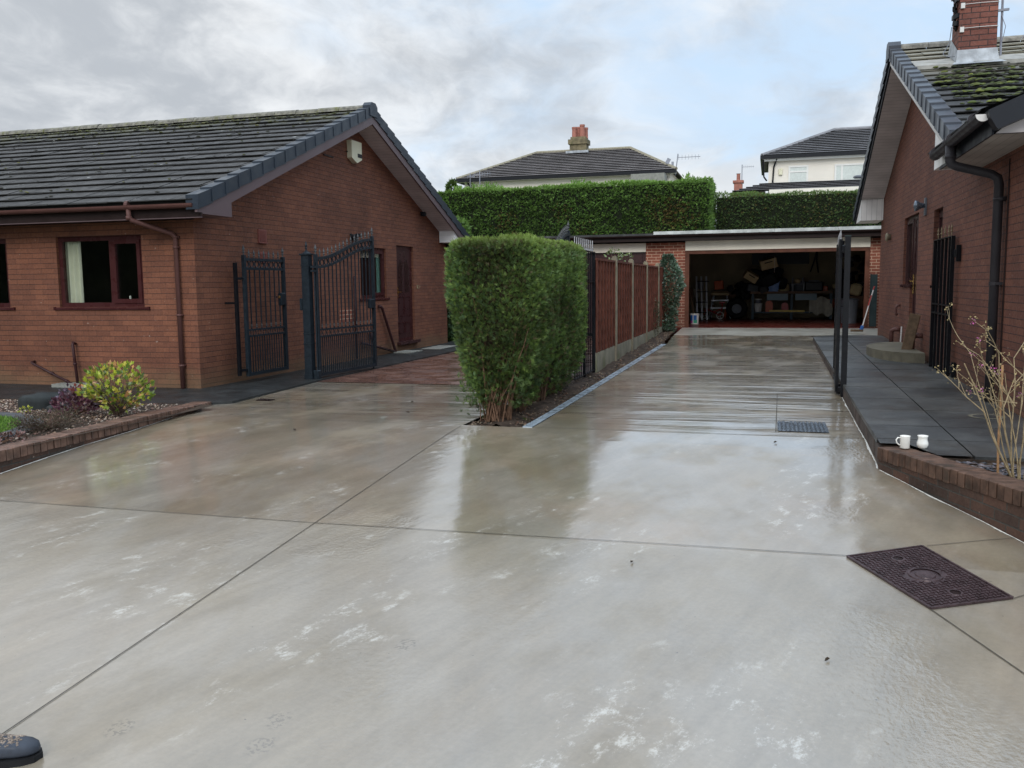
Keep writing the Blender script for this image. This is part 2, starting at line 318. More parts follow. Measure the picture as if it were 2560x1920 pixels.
# --- wet concrete of the drive
def concrete():
    m, n, b = newmat('wet_concrete'); p = n.pos(); x, y, z = n.sep(p)
    dryp = n.ramp(y, 5.27, 5.29, 1, 0)                       # the bay nearest the camera had dried a little
    far = n.ramp(n.math('ADD', y, n.math('MULTIPLY', n.noise(p, 1.4, 4), 1.2)), 21.4, 21.9)
    big = n.noise(p, 0.45, 4, 0.55)
    pinkf = n.noise(n.vmath('ADD', p, (13, 5, 0)), 0.8, 4, 0.6)
    c = n.mix(n.ramp(big, 0.35, 0.65), (0.190, 0.150, 0.096), (0.252, 0.208, 0.148))
    c = n.mix(n.math('MULTIPLY', n.ramp(pinkf, 0.45, 0.68), 0.45), c, (0.295, 0.215, 0.150))
    c = n.mix(n.math('MULTIPLY', dryp, 0.7), c, (0.250, 0.212, 0.160))
    gz_ = n.ramp(n.noise(n.comb(n.math('ADD', n.math('MULTIPLY', x, 1.6), n.math('MULTIPLY', y, .5)), n.math('MULTIPLY', y, .55), 7), 1.0, 5, .6), .42, .62)
    c = n.mix(n.math('MULTIPLY', gz_, 0.62), c, (0.276, 0.245, 0.203))
    # brushed streaks
    th = math.radians(-20)
    xr = n.math('ADD', n.math('MULTIPLY', x, math.cos(th)), n.math('MULTIPLY', y, math.sin(th)))
    yr = n.math('SUBTRACT', n.math('MULTIPLY', y, math.cos(th)), n.math('MULTIPLY', x, math.sin(th)))
    sv_ = n.comb(n.math('MULTIPLY', xr, 0.55), n.math('MULTIPLY', yr, 0.0), 0)
    st = n.noise(n.comb(n.math('MULTIPLY', xr, 3.4), n.math('MULTIPLY', yr, 0.9), 0), 1.0, 7, 0.62)
    st2 = n.noise(n.comb(n.math('MULTIPLY', xr, 9.0), n.math('MULTIPLY', yr, 1.3), 4), 1.0, 8, 0.7)
    st = n.math('ADD', n.math('MULTIPLY', st, .55), n.math('MULTIPLY', st2, .45))
    stf = n.ramp(st, 0.32, 0.68, 0.86, 1.15)
    c = n.vmath('MULTIPLY', c, n.comb(stf, stf, stf))
    fine = n.ramp(n.noise(p, 38, 6, 0.7), 0.25, 0.75, 0.93, 1.07)
    c = n.vmath('MULTIPLY', c, n.comb(fine, fine, fine))
    # pale laitance blotches
    pm = n.ramp(n.noise(n.comb(n.math('MULTIPLY', xr, 1.9), n.math('MULTIPLY', yr, 0.55), 3.0), 1.0, 4, 0.55), 0.50, 0.62)
    pn = n.ramp(n.noise(n.comb(n.math('MULTIPLY', xr, 1.7), yr, 0), 4.0, 12, 0.80), 0.520, 0.64)
    lait = n.math('MULTIPLY', pm, pn)
    for (fx, fy) in ((-1.852, 2.978), (-1.82, 2.80), (-1.611, 3.712), (-2.436, 2.778)):         # faint boot marks
        dd = n.node('ShaderNodeVectorMath', operation='DISTANCE'); n.set(dd.inputs[0], n.comb(n.math('MULTIPLY', x, 1.3), y, 0)); dd.inputs[1].default_value = (fx*1.3, fy, 0)
        k_ = n.math('MULTIPLY', n.ramp(dd.outputs['Value'], .045, .085, 1, 0), n.ramp(n.noise(p, 60, 2, .5), .50, .58)); c = n.mix(n.math('MULTIPLY', k_, .55), c, (.10, .085, .065))
    c = n.mix(n.math('MULTIPLY', lait, 0.62), c, (0.62, 0.59, 0.53))
    # small dark grit
    gr = n.ramp(n.noise(p, 30, 2, 0.5), 0.77, 0.79)
    c = n.mix(n.math('MULTIPLY', gr, 0.75), c, (0.06, 0.055, 0.05))
    c = n.mix(far, c, n.mix(n.ramp(n.noise(p, 2.2, 5), 0.35, 0.65), (0.29, 0.265, 0.22), (0.42, 0.40, 0.345)))
    n.set(b.inputs['Base Color'], c)
    # wetness
    ramp_ = n.ramp(y, 8.0, 9.5)
    tampv = n.comb(n.math('MULTIPLY', x, 0.33), n.math('MULTIPLY', y, 2.3), 0)
    tamp = n.noise(tampv, 1.0, 4, 0.55, 0.6)
    tamp2 = n.noise(n.comb(n.math('MULTIPLY', x, 1.1), n.math('MULTIPLY', y, 13.0), 0), 1.0, 3, 0.5)
    wetn = n.noise(n.comb(n.math('MULTIPLY', xr, 1.2), n.math('MULTIPLY', yr, 0.8), 0), 1.0, 5, 0.6)
    wet = n.ramp(wetn, 0.36, 0.52, 0.45, 1.0)
    wet = n.math('MULTIPLY', wet, n.math('SUBTRACT', 1.0, n.math('MULTIPLY', dryp, 0.35)))
    wet = n.math('MULTIPLY', wet, n.math('SUBTRACT', 1.0, n.math('MULTIPLY', far, 0.75)))
    n.set(b.inputs['Coat Weight'], wet)
    cr = n.math('ADD', n.ramp(n.noise(n.comb(n.math('MULTIPLY', xr, 2.4), yr, 0), 1.3, 7, 0.65), 0.38, 0.66, 0.010, 0.085), n.math('MULTIPLY', dryp, 0.085))
    n.set(b.inputs['Coat Roughness'], cr)
    b.inputs['Coat IOR'].default_value = 2.5
    n.set(b.inputs['Roughness'], n.math('ADD', 0.34, n.math('MULTIPLY', lait, 0.2)))
    b.inputs['Specular IOR Level'].default_value = 0.35
    h = n.math('ADD', n.math('MULTIPLY', n.math('MULTIPLY', tamp, ramp_), 0.025), n.math('MULTIPLY', n.math('MULTIPLY', tamp2, ramp_), 0.0004))
    h = n.math('ADD', h, n.math('MULTIPLY', n.noise(n.comb(n.math('MULTIPLY', xr, 1.6), n.math('MULTIPLY', yr, 0.5), 0), 1.0, 4, 0.5), 0.006))
    h = n.math('ADD', h, n.math('MULTIPLY', st, 0.0014))
    h = n.math('ADD', h, n.math('MULTIPLY', n.noise(n.vmath('MULTIPLY', p, (1.0, 2.2, 1.0)), 34, 4, 0.6), n.math('ADD', 0.00032, n.math('MULTIPLY', dryp, 0.0004))))
    rip = n.math('MULTIPLY', n.ramp(n.noise(n.vmath('ADD', p, (4, 2, 0)), 0.75, 3), 0.54, 0.62), n.noise(n.vmath('MULTIPLY', p, (1.6, 1.0, 1.0)), 26, 3, 0.5))
    h = n.math('ADD', h, n.math('MULTIPLY', rip, 0.0022))
    nb = n.bump(h, 1.0, 1.0)
    n.set(b.inputs['Normal'], nb); n.set(b.inputs['Coat Normal'], nb)
    return m
M['concrete'] = concrete()
def paving():
    m, n, b = newmat('wet_block_paving'); p = n.pos()
    uv = n.vmath('MULTIPLY', p, (1, 1, 0))
    bt = n.node('ShaderNodeTexBrick', i_Vector=uv); bt.inputs['Scale'].default_value = 1.0
    bt.inputs['Brick Width'].default_value = 0.2; bt.inputs['Row Height'].default_value = 0.1; bt.inputs['Mortar Size'].default_value = 0.004
    bt.inputs['Color1'].default_value = (0.10, 0.048, 0.036, 1); bt.inputs['Color2'].default_value = (0.17, 0.085, 0.060, 1); bt.inputs['Mortar'].default_value = (0.03, 0.025, 0.02, 1)
    n.set(b.inputs['Base Color'], bt.outputs[0]); n.set(b.inputs['Roughness'], n.ramp(n.noise(p, 2.5, 4), 0.35, 0.65, 0.12, 0.4))
    h = n.math('ADD', n.math('MULTIPLY', bt.outputs['Fac'], -0.002), n.math('MULTIPLY', n.noise(n.vmath('MULTIPLY', p, (1, 4, 1)), 1.4, 5, 0.6), 0.016))
    n.set(b.inputs['Normal'], n.bump(h, 1.0, 1.0)); return m
M['paving'] = paving()
def slabmat():
    m, n, b = newmat('wet_dark_slab'); p = n.pos()
    v = n.noise(p, 1.2, 6, 0.65)
    c = n.mix(n.ramp(v, 0.35, 0.7), (0.030, 0.031, 0.031), (0.075, 0.075, 0.070))
    g = n.ramp(n.noise(p, 60, 3), 0.3, 0.7, 0.85, 1.2); c = n.vmath('MULTIPLY', c, n.comb(g, g, g))
    att = n.node('ShaderNodeAttribute'); att.attribute_name = 'Col'; c = n.vmath('MULTIPLY', c, att.outputs['Color'])
    n.set(b.inputs['Base Color'], c); n.set(b.inputs['Roughness'], n.ramp(n.noise(p, 1.8, 5), 0.35, 0.65, 0.30, 0.55))
    n.set(b.inputs['Normal'], n.bump(n.noise(p, 45, 6, 0.7), 0.5, 0.006)); return m
M['slab'] = slabmat()

# ------------------------------------------------------------------ mesh helpers
ORG = {}
class MB:
    def __init__(s): s.v = []; s.f = []; s.m = []; s.c = []; s.smooth = False
    def add(s, vs, fs, mi=0, col=(1, 1, 1)):
        o = len(s.v); s.v += [tuple(v) for v in vs]
        for f in fs: s.f.append([i+o for i in f]); s.m.append(mi); s.c.append(col)
        return s
    def quad(s, a, b, c, d, mi=0, col=(1, 1, 1)): return s.add([a, b, c, d], [[0, 1, 2, 3]], mi, col)
    def box(s, x0, x1, y0, y1, z0, z1, mi=0, col=(1, 1, 1)):
        return s.add([(x0, y0, z0), (x1, y0, z0), (x1, y1, z0), (x0, y1, z0), (x0, y0, z1), (x1, y0, z1), (x1, y1, z1), (x0, y1, z1)],
                     [[0, 3, 2, 1], [4, 5, 6, 7], [0, 1, 5, 4], [1, 2, 6, 5], [2, 3, 7, 6], [3, 0, 4, 7]], mi, col)
    def cbox(s, c, sx, sy, sz, rz=0, rx=0, ry=0, mi=0, bev=0.0, col=(1, 1, 1)):
        R = Matrix.Rotation(rz, 3, 'Z') @ Matrix.Rotation(ry, 3, 'Y') @ Matrix.Rotation(rx, 3, 'X')
        vs = []; c = Vector(c)
        if bev <= 0:
            for q in [(-1, -1, -1), (1, -1, -1), (1, 1, -1), (-1, 1, -1), (-1, -1, 1), (1, -1, 1), (1, 1, 1), (-1, 1, 1)]:
                vs.append(c + R @ Vector((q[0]*sx/2, q[1]*sy/2, q[2]*sz/2)))
            return s.add(vs, [[0, 3, 2, 1], [4, 5, 6, 7], [0, 1, 5, 4], [1, 2, 6, 5], [2, 3, 7, 6], [3, 0, 4, 7]], mi, col)
        # chamfered: two inset rings
        hx, hy, hz = sx/2, sy/2, sz/2
        def ring(hx, hy, z, b): return [(-hx+b, -hy, z), (hx-b, -hy, z), (hx, -hy+b, z), (hx, hy-b, z), (hx-b, hy, z), (-hx+b, hy, z), (-hx, hy-b, z), (-hx, -hy+b, z)]
        rings = [ring(hx-bev, hy-bev, -hz, bev), ring(hx, hy, -hz+bev, bev), ring(hx, hy, hz-bev, bev), ring(hx-bev, hy-bev, hz, bev)]
        vs = [c + R @ Vector(v) for r in rings for v in r]; fs = [list(range(7, -1, -1)), list(range(24, 32))]
        for k in range(3):
            for i in range(8): j = (i+1) % 8; fs.append([k*8+i, k*8+j, k*8+8+j, k*8+8+i])
        return s.add(vs, fs, mi, col)
    def bar(s, p, q, w, h=None, mi=0, up=(0, 0, 1)):
        p, q = Vector(p), Vector(q); h = h or w; d = (q-p)
        if d.length < 1e-6: return s
        d.normalize(); u = Vector(up)
        if abs(d.dot(u)) > 0.99: u = Vector((1, 0, 0))
        a = d.cross(u).normalized(); b = a.cross(d).normalized()
        vs = [e + a*sa*w/2 + b*sb*h/2 for e in (p, q) for sa, sb in ((-1, -1), (1, -1), (1, 1), (-1, 1))]
        return s.add(vs, [[0, 3, 2, 1], [4, 5, 6, 7], [0, 1, 5, 4], [1, 2, 6, 5], [2, 3, 7, 6], [3, 0, 4, 7]], mi)
    def tube(s, pts, r, n=8, mi=0, cap=True):
        pts = [Vector(p) for p in pts]; rs = r if isinstance(r, (list, tuple)) else [r]*len(pts)
        vs = []; fs = []; prev = None
        for i, p in enumerate(pts):
            if i == 0: d = pts[1]-p
            elif i == len(pts)-1: d = p-pts[i-1]
            else: d = (pts[i+1]-p).normalized() + (p-pts[i-1]).normalized()
            d.normalize()
            if prev is None:
                u = Vector((0, 0, 1)) if abs(d.z) < 0.9 else Vector((1, 0, 0)); a = d.cross(u).normalized()
            else: a = (prev - d*prev.dot(d)).normalized()
            prev = a; b = d.cross(a)
            for k in range(n): t_ = 2*math.pi*k/n; vs.append(p + (a*math.cos(t_)+b*math.sin(t_))*rs[i])
        for i in range(len(pts)-1):
            for k in range(n): k2 = (k+1) % n; fs.append([i*n+k, i*n+k2, (i+1)*n+k2, (i+1)*n+k])
        if cap: fs.append(list(range(n-1, -1, -1))); fs.append([(len(pts)-1)*n+k for k in range(n)])
        return s.add(vs, fs, mi)
    def lathe(s, c, prof, n=20, mi=0, axis='z', cap=True):
        vs = []; fs = []; c = Vector(c)
        for r, h in prof:
            for k in range(n):
                a = 2*math.pi*k/n; v = Vector((r*math.cos(a), r*math.sin(a), h))
                if axis == 'x': v = Vector((v.z, v.x, v.y))
                if axis == 'y': v = Vector((v.x, v.z, v.y))
                vs.append(c+v)
        m_ = len(prof)
        for i in range(m_-1):
            for k in range(n): k2 = (k+1) % n; fs.append([i*n+k, i*n+k2, (i+1)*n+k2, (i+1)*n+k])
        if cap: fs.append(list(range(n-1, -1, -1))); fs.append([(m_-1)*n+k for k in range(n)])
        return s.add(vs, fs, mi)
    def ring(s, c, nrm, R, r, n=14, k=5, mi=0, sx=1.0):
        c = Vector(c); nrm = Vector(nrm).normalized(); a = nrm.cross(Vector((0, 0, 1))).normalized(); b = nrm.cross(a)
        vs = []; fs = []
        for i in range(n):
            t_ = 2*math.pi*i/n; o = a*math.cos(t_)*sx + b*math.sin(t_)
            for j in range(k):
                u = 2*math.pi*j/k; vs.append(c + o*(R+r*math.cos(u)) + nrm*r*math.sin(u))
        for i in range(n):
            for j in range(k):
                i2 = (i+1) % n; j2 = (j+1) % k; fs.append([i*k+j, i2*k+j, i2*k+j2, i*k+j2])
        return s.add(vs, fs, mi)
    def prism(s, poly, h0, h1, axis='z', mi=0):
        def P(a, b, h): return {'z': (a, b, h), 'x': (h, a, b), 'y': (a, h, b)}[axis]
        n = len(poly); vs = [P(a, b, h0) for a, b in poly]+[P(a, b, h1) for a, b in poly]
        fs = [list(range(n-1, -1, -1)), list(range(n, 2*n))]+[[i, (i+1) % n, n+(i+1) % n, n+i] for i in range(n)]
        return s.add(vs, fs, mi)
    def build(s, name, mats, parent=None, smooth=False, origin=None):
        if not isinstance(mats, (list, tuple)): mats = [mats]
        me = bpy.data.meshes.new(name)
        if origin is None:
            if parent is not None: origin = ORG[parent]
            else:
                a = np.array(s.v); origin = Vector(((a[:, 0].min()+a[:, 0].max())/2, (a[:, 1].min()+a[:, 1].max())/2, a[:, 2].min()))
        origin = Vector(origin); vw = s.v
        me.from_pydata([(v[0]-origin.x, v[1]-origin.y, v[2]-origin.z) for v in vw], [], s.f)
        for m_ in mats: me.materials.append(M[m_] if isinstance(m_, str) else m_)
        if len(mats) > 1: me.polygons.foreach_set('material_index', s.m)
        me.uv_layers.new(name='UVMap'); me.color_attributes.new('Col', 'FLOAT_COLOR', 'CORNER'); me.update()
        uv = me.uv_layers['UVMap']; ca = me.color_attributes['Col']
        for p in me.polygons:
            n = p.normal; ax = max(range(3), key=lambda i: abs(n[i])); col = s.c[p.index]
            for li in p.loop_indices:
                v = vw[me.loops[li].vertex_index]
                uv.data[li].uv = (v[1], v[2]) if ax == 0 else ((v[0], v[2]) if ax == 1 else (v[0], v[1]))
                ca.data[li].color = (*col, 1)
        if smooth: me.polygons.foreach_set('use_smooth', [True]*len(me.polygons))
        o = bpy.data.objects.new(name, me); COL.objects.link(o)
        if parent is not None: o.parent = parent; o.location = origin-Vector(ORG[parent])
        else: o.location = origin
        ORG[o] = origin
        return o
def tag(o, label=None, cat=None, group=None, kind=None):
    if label: o['label'] = label
    if cat: o['category'] = cat
    if group: o['group'] = group
    if kind: o['kind'] = kind
    return o
def thing(name, loc, label, cat, group=None):
    o = bpy.data.objects.new(name, None); COL.objects.link(o); o.location = loc; o.empty_display_size = 0.2
    ORG[o] = Vector(loc); return tag(o, label, cat, group)
def struct(mb, name, mat): return tag(mb.build(name, mat), kind='structure')

def rawmesh(name, V, F4, cols, mat, parent=None, origin=(0, 0, 0), nv=4):
    """numpy mesh: V (n,3); faces of nv verts; cols per vertex (n,3)"""
    me = bpy.data.meshes.new(name); n = len(V); nf = len(F4); o_ = np.array(origin)
    me.vertices.add(n); me.vertices.foreach_set('co', (V-o_).astype(np.float32).ravel())
    me.loops.add(nf*nv); me.loops.foreach_set('vertex_index', F4.astype(np.int32).ravel())
    me.polygons.add(nf); me.polygons.foreach_set('loop_start', np.arange(0, nf*nv, nv, dtype=np.int32))
    me.polygons.foreach_set('loop_total', np.full(nf, nv, dtype=np.int32))
    me.update(calc_edges=True)
    ca = me.color_attributes.new('Col', 'FLOAT_COLOR', 'POINT')
    ca.data.foreach_set('color', np.hstack([cols, np.ones((n, 1))]).astype(np.float32).ravel())
    me.materials.append(M[mat] if isinstance(mat, str) else mat)
    o = bpy.data.objects.new(name, me); COL.objects.link(o)
    if parent is not None: o.parent = parent; o.location = Vector(origin)-ORG[parent]
    else: o.location = origin
    ORG[o] = Vector(origin); return o

def unit(a): return a/np.maximum(np.linalg.norm(a, axis=1, keepdims=True), 1e-9)
def sprays(P, D, N, L, cols, rng, blades=5, spread=0.9, wid=0.16, tipcol=None):
    """P base points, D growth directions, N flat-side normals, L lengths -> fans of narrow leaves"""
    n = len(P); D = unit(D); S = unit(np.cross(D, N)); N2 = unit(np.cross(S, D))
    Vs = []; Cs = []
    for k in range(blades):
        if blades == 1: a = np.zeros(n); b0 = np.zeros(n); l = L
        else:
            f = k/(blades-1); side = -1 if k % 2 else 1
            a = side*spread*(0.35+0.65*(1-f))*(k > 0)*np.ones(n); b0 = f*0.55*np.ones(n); l = L*(1.0 if k == 0 else (0.62-0.28*f))
        a = a+rng.normal(0, 0.15, n); dd = D*np.cos(a)[:, None]+S*np.sin(a)[:, None]
        dd = unit(dd+N2*rng.normal(0, 0.18, n)[:, None]); ss = unit(np.cross(dd, N2))
        base = P+D*(b0*L)[:, None]; w = (l*wid)[:, None]; l_ = l[:, None]
        q = np.stack([base, base+dd*l_*0.45+ss*w, base+dd*l_, base+dd*l_*0.45-ss*w], axis=1)
        Vs.append(q); c = cols*(0.85+0.3*rng.random((n, 1)))
        cc = np.repeat(c[:, None, :], 4, axis=1)
        if tipcol is not None: cc[:, 2, :] = cc[:, 2, :]*0.4+np.array(tipcol)*0.6*(c.mean(1, keepdims=True)/cols.mean())
        Cs.append(cc)
    V = np.concatenate(Vs).reshape(-1, 3); C = np.concatenate(Cs).reshape(-1, 3)
    return V, np.arange(len(V)).reshape(-1, 4), np.clip(C, 0, 1)
def lump(P, rng, freq=2.0, k=10):
    """cheap smooth random field in -1..1"""
    f = np.zeros(len(P))
    for _ in range(k):
        w = rng.normal(0, freq, 3); f += np.sin(P@w+rng.random()*6.28)
    return f/math.sqrt(k)

# ------------------------------------------------------------------ ground
def gfront(y): return -0.055*(8.3-y) if y < 8.3 else 0.0
def gramp(y): return max(0.0, (y-9.0)*0.0176)
def sheet(mb, xl, xr, y0, y1, zf, dy=0.5, col=(1, 1, 1), mi=0):
    n = max(1, int(round((y1-y0)/dy)))
    for i in range(n):
        a, b = y0+(y1-y0)*i/n, y0+(y1-y0)*(i+1)/n
        la, lb = (xl(a), xl(b)) if callable(xl) else (xl, xl); ra, rb = (xr(a), xr(b)) if callable(xr) else (xr, xr)
        mb.quad((la, a, zf(a)), (ra, a, zf(a)), (rb, b, zf(b)), (lb, b, zf(b)), mi, col)
    return mb
g = MB(); g.quad((-400, -60, -3.2), (400, -60, -3.2), (400, 8, -0.62), (-400, 8, -0.62))
g.quad((-400, 8, -0.62), (400, 8, -0.62), (400, 24, -0.25), (-400, 24, -0.25)); g.quad((-400, 24, -0.25), (400, 24, -0.25), (400, 52, 1.9), (-400, 52, 1.9))
g.quad((-400, 52, 1.9), (400, 52, 1.9), (400, 600, 4.0), (-400, 600, 4.0)); struct(g, 'ground', 'earth')
def kx(y):                                                    # outer edge of the steel channel = left edge of the right-hand drive
    if y < 8.5: return -2.266
    if y < 18.55: return -2.266+(y-8.5)/10.05*0.215
    if y < 20.86: return -2.051-(y-18.55)/2.31*0.11
    return -2.161-(y-20.86)/2.8*0.05
d = MB()
sheet(d, -14.0, 9.0, -10.0, 8.5, gfront, 0.5)
sheet(d, -6.58, -3.0, 8.5, 11.95, lambda y: 0.0, 1.2)
sheet(d, kx, lambda y: 0.86 if y < 19.0 else 2.9, 8.5, 23.68, gramp, 0.5)
drive = struct(d, 'driveway', 'concrete')
j = MB()
def jline(pts, zf, w=0.007):
    for (x0, y0), (x1, y1) in zip(pts[:-1], pts[1:]):
        dx_, dy_ = x1-x0, y1-y0; L = math.hypot(dx_, dy_); n = max(1, int(L/0.4)); nx, ny = -dy_/L*w/2, dx_/L*w/2
        for i in range(n):
            a, b = i/n, (i+1)/n; A = (x0+dx_*a, y0+dy_*a); B = (x0+dx_*b, y0+dy_*b)
            ja = random.uniform(-.0012, .0012)
            j.quad((A[0]-nx, A[1]-ny+ja, zf(A[1])+.004), (B[0]-nx, B[1]-ny+ja, zf(B[1])+.004), (B[0]+nx, B[1]+ny, zf(B[1])+.004), (A[0]+nx, A[1]+ny, zf(A[1])+.004))
jline([(-6.3, 5.27), (-2.93, 5.269), (-0.74, 5.33), (0.455, 5.353)], gfront, .0065)
jline([(-2.86, 2.6), (-2.70, -4)], gfront, .008); jline([(-2.86, 2.6), (-2.93, 5.269), (-3.0, 8.45)], gfront, .0065)
jline([(-5.6, 8.47), (-3.0, 8.47)], gramp, .006); jline([(-2.27, 8.49), (0.85, 8.52)], gramp, .006)
jline([(0.79, 4.66), (1.06, 4.04), (1.9, 2.2)], gfront, .008); jline([(0.92, 5.62), (1.24, 5.78), (1.5, 5.9)], gfront, .006); jline([(1.2, 4.88), (1.3, 4.97), (1.9, 5.2)], gfront, .006)
jline([(0.099, 11.4), (0.07, 8.72)], gramp, .010)
for yy in (14.2, 16.5, 18.65): jline([(kx(yy)+.02, yy), (0.84, yy+.12)], gramp, .008)
spl = MB()
for pts_ in ([(.842, 7.36), (.961, 7.06), (1.087, 6.73), (1.185, 6.50), (1.343, 6.12), (1.468, 5.79), (1.742, 5.14)], [(-6.262, 5.0), (-6.262, 5.935), (-6.302, 6.478), (-6.321, 6.977), (-6.299, 7.546), (-6.337, 8.3)], [(.838, 7.4), (.838, 9), (.838, 11.2)]):
    for (x0, y0), (x1, y1) in zip(pts_[:-1], pts_[1:]):
        n_ = max(2, int(math.hypot(x1-x0, y1-y0)/.03)); sx = -1 if x0 > 0 else 1; wp_ = random.uniform(.004, .012)
        for i in range(n_):
            a, b = i/n_, (i+1)/n_; wn_ = min(.020, max(.001, wp_+random.uniform(-.004, .004))); xa, ya, xb, yb = x0+(x1-x0)*a, y0+(y1-y0)*a, x0+(x1-x0)*b, y0+(y1-y0)*b
            zf = lambda q: max(gfront(q), gramp(q)) if q > 8.3 else gfront(q)
            spl.quad((xa+.002*-sx, ya, zf(ya)+.006), (xa+sx*wp_, ya, zf(ya)+.004), (xb+sx*wn_, yb, zf(yb)+.004), (xb+.002*-sx, yb, zf(yb)+.006)); wp_ = wn_
spl.build('mortar_splash', 'slabpale', parent=drive)
tag(j.build('expansion_joint', 'joint', parent=drive), 'thin dark saw cut joints between the concrete bays')
tm = MB()
tm.quad((-26, 9.0, 0.028), (-7.0, 9.0, 0.028), (-7.0, 10.7, 0.028), (-26, 10.7, 0.028))
tm.add([(-7.0, 9.0, .028), (-6.55, 9.36, .028), (-6.36, 9.5, .028), (-6.52, 12.0, .028), (-6.45, 24, .028), (-7.7, 24, .028), (-7.7, 10.7, .028), (-7.0, 10.7, .028)], [[0, 1, 2, 3, 4, 5, 6, 7]])
for a, b in [((-6.36, 9.5), (-6.52, 12.0)), ((-6.52, 12.0), (-6.45, 24)), ((-7.0, 9.0), (-6.55, 9.36)), ((-6.55, 9.36), (-6.36, 9.5))]: tm.quad((a[0], a[1], 0.028), (b[0], b[1], 0.028), (b[0], b[1], -0.1), (a[0], a[1], -0.1))
struct(tm, 'tarmac_path', 'tarmac')
pv = MB(); sheet(pv, -6.53, lambda y: -3.05 if y < 13.0 else -2.62, 11.95, 24.0, lambda y: 0.006, 0.5); struct(pv, 'block_paving', 'paving')

# soil strip between the drives
sb = MB(); NX, NY = 9, 90
def bedx(i, y):
    l = -3.0 if y < 13.0 else -2.70; r = kx(y)-0.105
    return l+(r-l)*i/NX
for jy in range(NY):
    for i in range(NX):
        q = []
        for a, b in ((i, jy), (i+1, jy), (i+1, jy+1), (i, jy+1)):
            y = 8.52+(23.6-8.52)*b/NY; x = bedx(a, y); zz = gramp(y)-0.035+0.03*math.sin(a*2.1+b*1.3)*math.sin(b*0.7+a)+0.035*math.sin(math.pi*a/NX)
            q.append((x, y, zz))
        sb.quad(*q)
struct(sb, 'soil_bed', 'soil')
kb = MB(); yy = 8.5
while yy < 18.5:
    y2 = min(yy+1.0, 18.55)
    for (ya, yb) in ((yy, y2-0.004),):
        x0, x1 = kx(ya), kx(yb); za, zb = gramp(ya)+.006, gramp(yb)+.006; w = 0.1
        kb.quad((x0-w, ya, za), (x0, ya, za), (x1, yb, zb), (x1-w, yb, zb))
        kb.quad((x0-w, ya, za), (x1-w, yb, zb), (x1-w, yb, zb-.1), (x0-w, ya, za-.1)); kb.quad((x0-w, ya, za-.1), (x0, ya, za-.1), (x0, ya, za), (x0-w, ya, za))
        k_ = ya+.05
        while k_ < yb-.03:                                   # drainage slots
            xs = kx(k_); kb.quad((xs-.078, k_, gramp(k_)+.008), (xs-.022, k_, gramp(k_)+.008), (xs-.022, k_+.012, gramp(k_)+.008), (xs-.078, k_+.012, gramp(k_)+.008), 1); k_ += .06
    yy = y2
tag(kb.build('drainage_channel', ['galv', 'greyp']), 'narrow pale blue grey steel drain channel edging the soil strip', 'drain')

# ------------------------------------------------------------------ wall + roof helpers
def wallgrid(mb, ax, cst, a0, a1, z0, z1, holes, depth=0.1, inward=1, mi=0):
    """rectangular wall face at ax=cst with holes (a,b,za,zb) and brick reveals"""
    A = sorted({a0, a1, *[h[0] for h in holes], *[h[1] for h in holes]}); Zs = sorted({z0, z1, *[h[2] for h in holes], *[h[3] for h in holes]})
    def P(a, z, d_=0.0): return (cst+d_*inward, a, z) if ax == 'x' else (a, cst+d_*inward, z)
    for i in range(len(A)-1):
        for k in range(len(Zs)-1):
            ca, cz = (A[i]+A[i+1])/2, (Zs[k]+Zs[k+1])/2
            if any(h[0] < ca < h[1] and h[2] < cz < h[3] for h in holes): continue
            mb.quad(P(A[i], Zs[k]), P(A[i+1], Zs[k]), P(A[i+1], Zs[k+1]), P(A[i], Zs[k+1]), mi)
    for a, b, za, zb in holes:
        mb.quad(P(a, za), P(a, zb), P(a, zb, depth), P(a, za, depth), mi); mb.quad(P(b, za), P(b, zb), P(b, zb, depth), P(b, za, depth), mi)
        mb.quad(P(a, zb), P(b, zb), P(b, zb, depth), P(a, zb, depth), mi); mb.quad(P(a, za), P(b, za), P(b, za, depth), P(a, za, depth), mi)
def tiles(mb, O, U, S, N, u0, u1, L, g, rng, nose=0.013, drop=0.028, tw=0.33, shade=0.12, jit=1.0):
    """courses of interlocking tiles. O origin at eave, U along, S up slope, N normal; u0,u1 numbers or f(s)"""
    O, U, S, N = map(Vector, (O, U, S, N)); n = int(math.ceil(L/g-1e-6))
    f0 = u0 if callable(u0) else (lambda s: u0); f1 = u1 if callable(u1) else (lambda s: u1)
    P = lambda u, s, h: O+U*u+S*s+N*h
    for i in range(n):
        s0, s1 = i*g, min((i+1)*g, L); a, b = f0(s0), f1(s0); a1, b1 = f0(s1), f1(s1)
        if b-a < 0.05: break
        k = max(1, int(round((b-a)/tw))); off = rng.uniform(0, 0.5)
        wav = rng.uniform(-.004, .004)*jit
        for q in range(k):
            ua, ub = a+(b-a)*q/k, a+(b-a)*(q+1)/k; va, vb = a1+(b1-a1)*q/k, a1+(b1-a1)*(q+1)/k
            dz = rng.uniform(-.004, .004)*jit+wav; c = 1+rng.uniform(-shade, shade); col = (c, c, c); gp = 0.0015
            hn = nose+drop+dz
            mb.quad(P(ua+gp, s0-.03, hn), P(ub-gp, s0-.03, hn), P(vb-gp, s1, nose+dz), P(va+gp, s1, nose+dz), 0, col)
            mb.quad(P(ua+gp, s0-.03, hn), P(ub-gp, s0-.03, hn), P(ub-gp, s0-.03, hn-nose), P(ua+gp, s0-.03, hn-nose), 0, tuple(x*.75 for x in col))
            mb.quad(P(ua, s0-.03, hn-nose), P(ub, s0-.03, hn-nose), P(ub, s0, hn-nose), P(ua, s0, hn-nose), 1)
        mb.quad(P(a, s0, -.02), P(b, s0, -.02), P(b, s0, nose+drop), P(a, s0, nose+drop), 1)
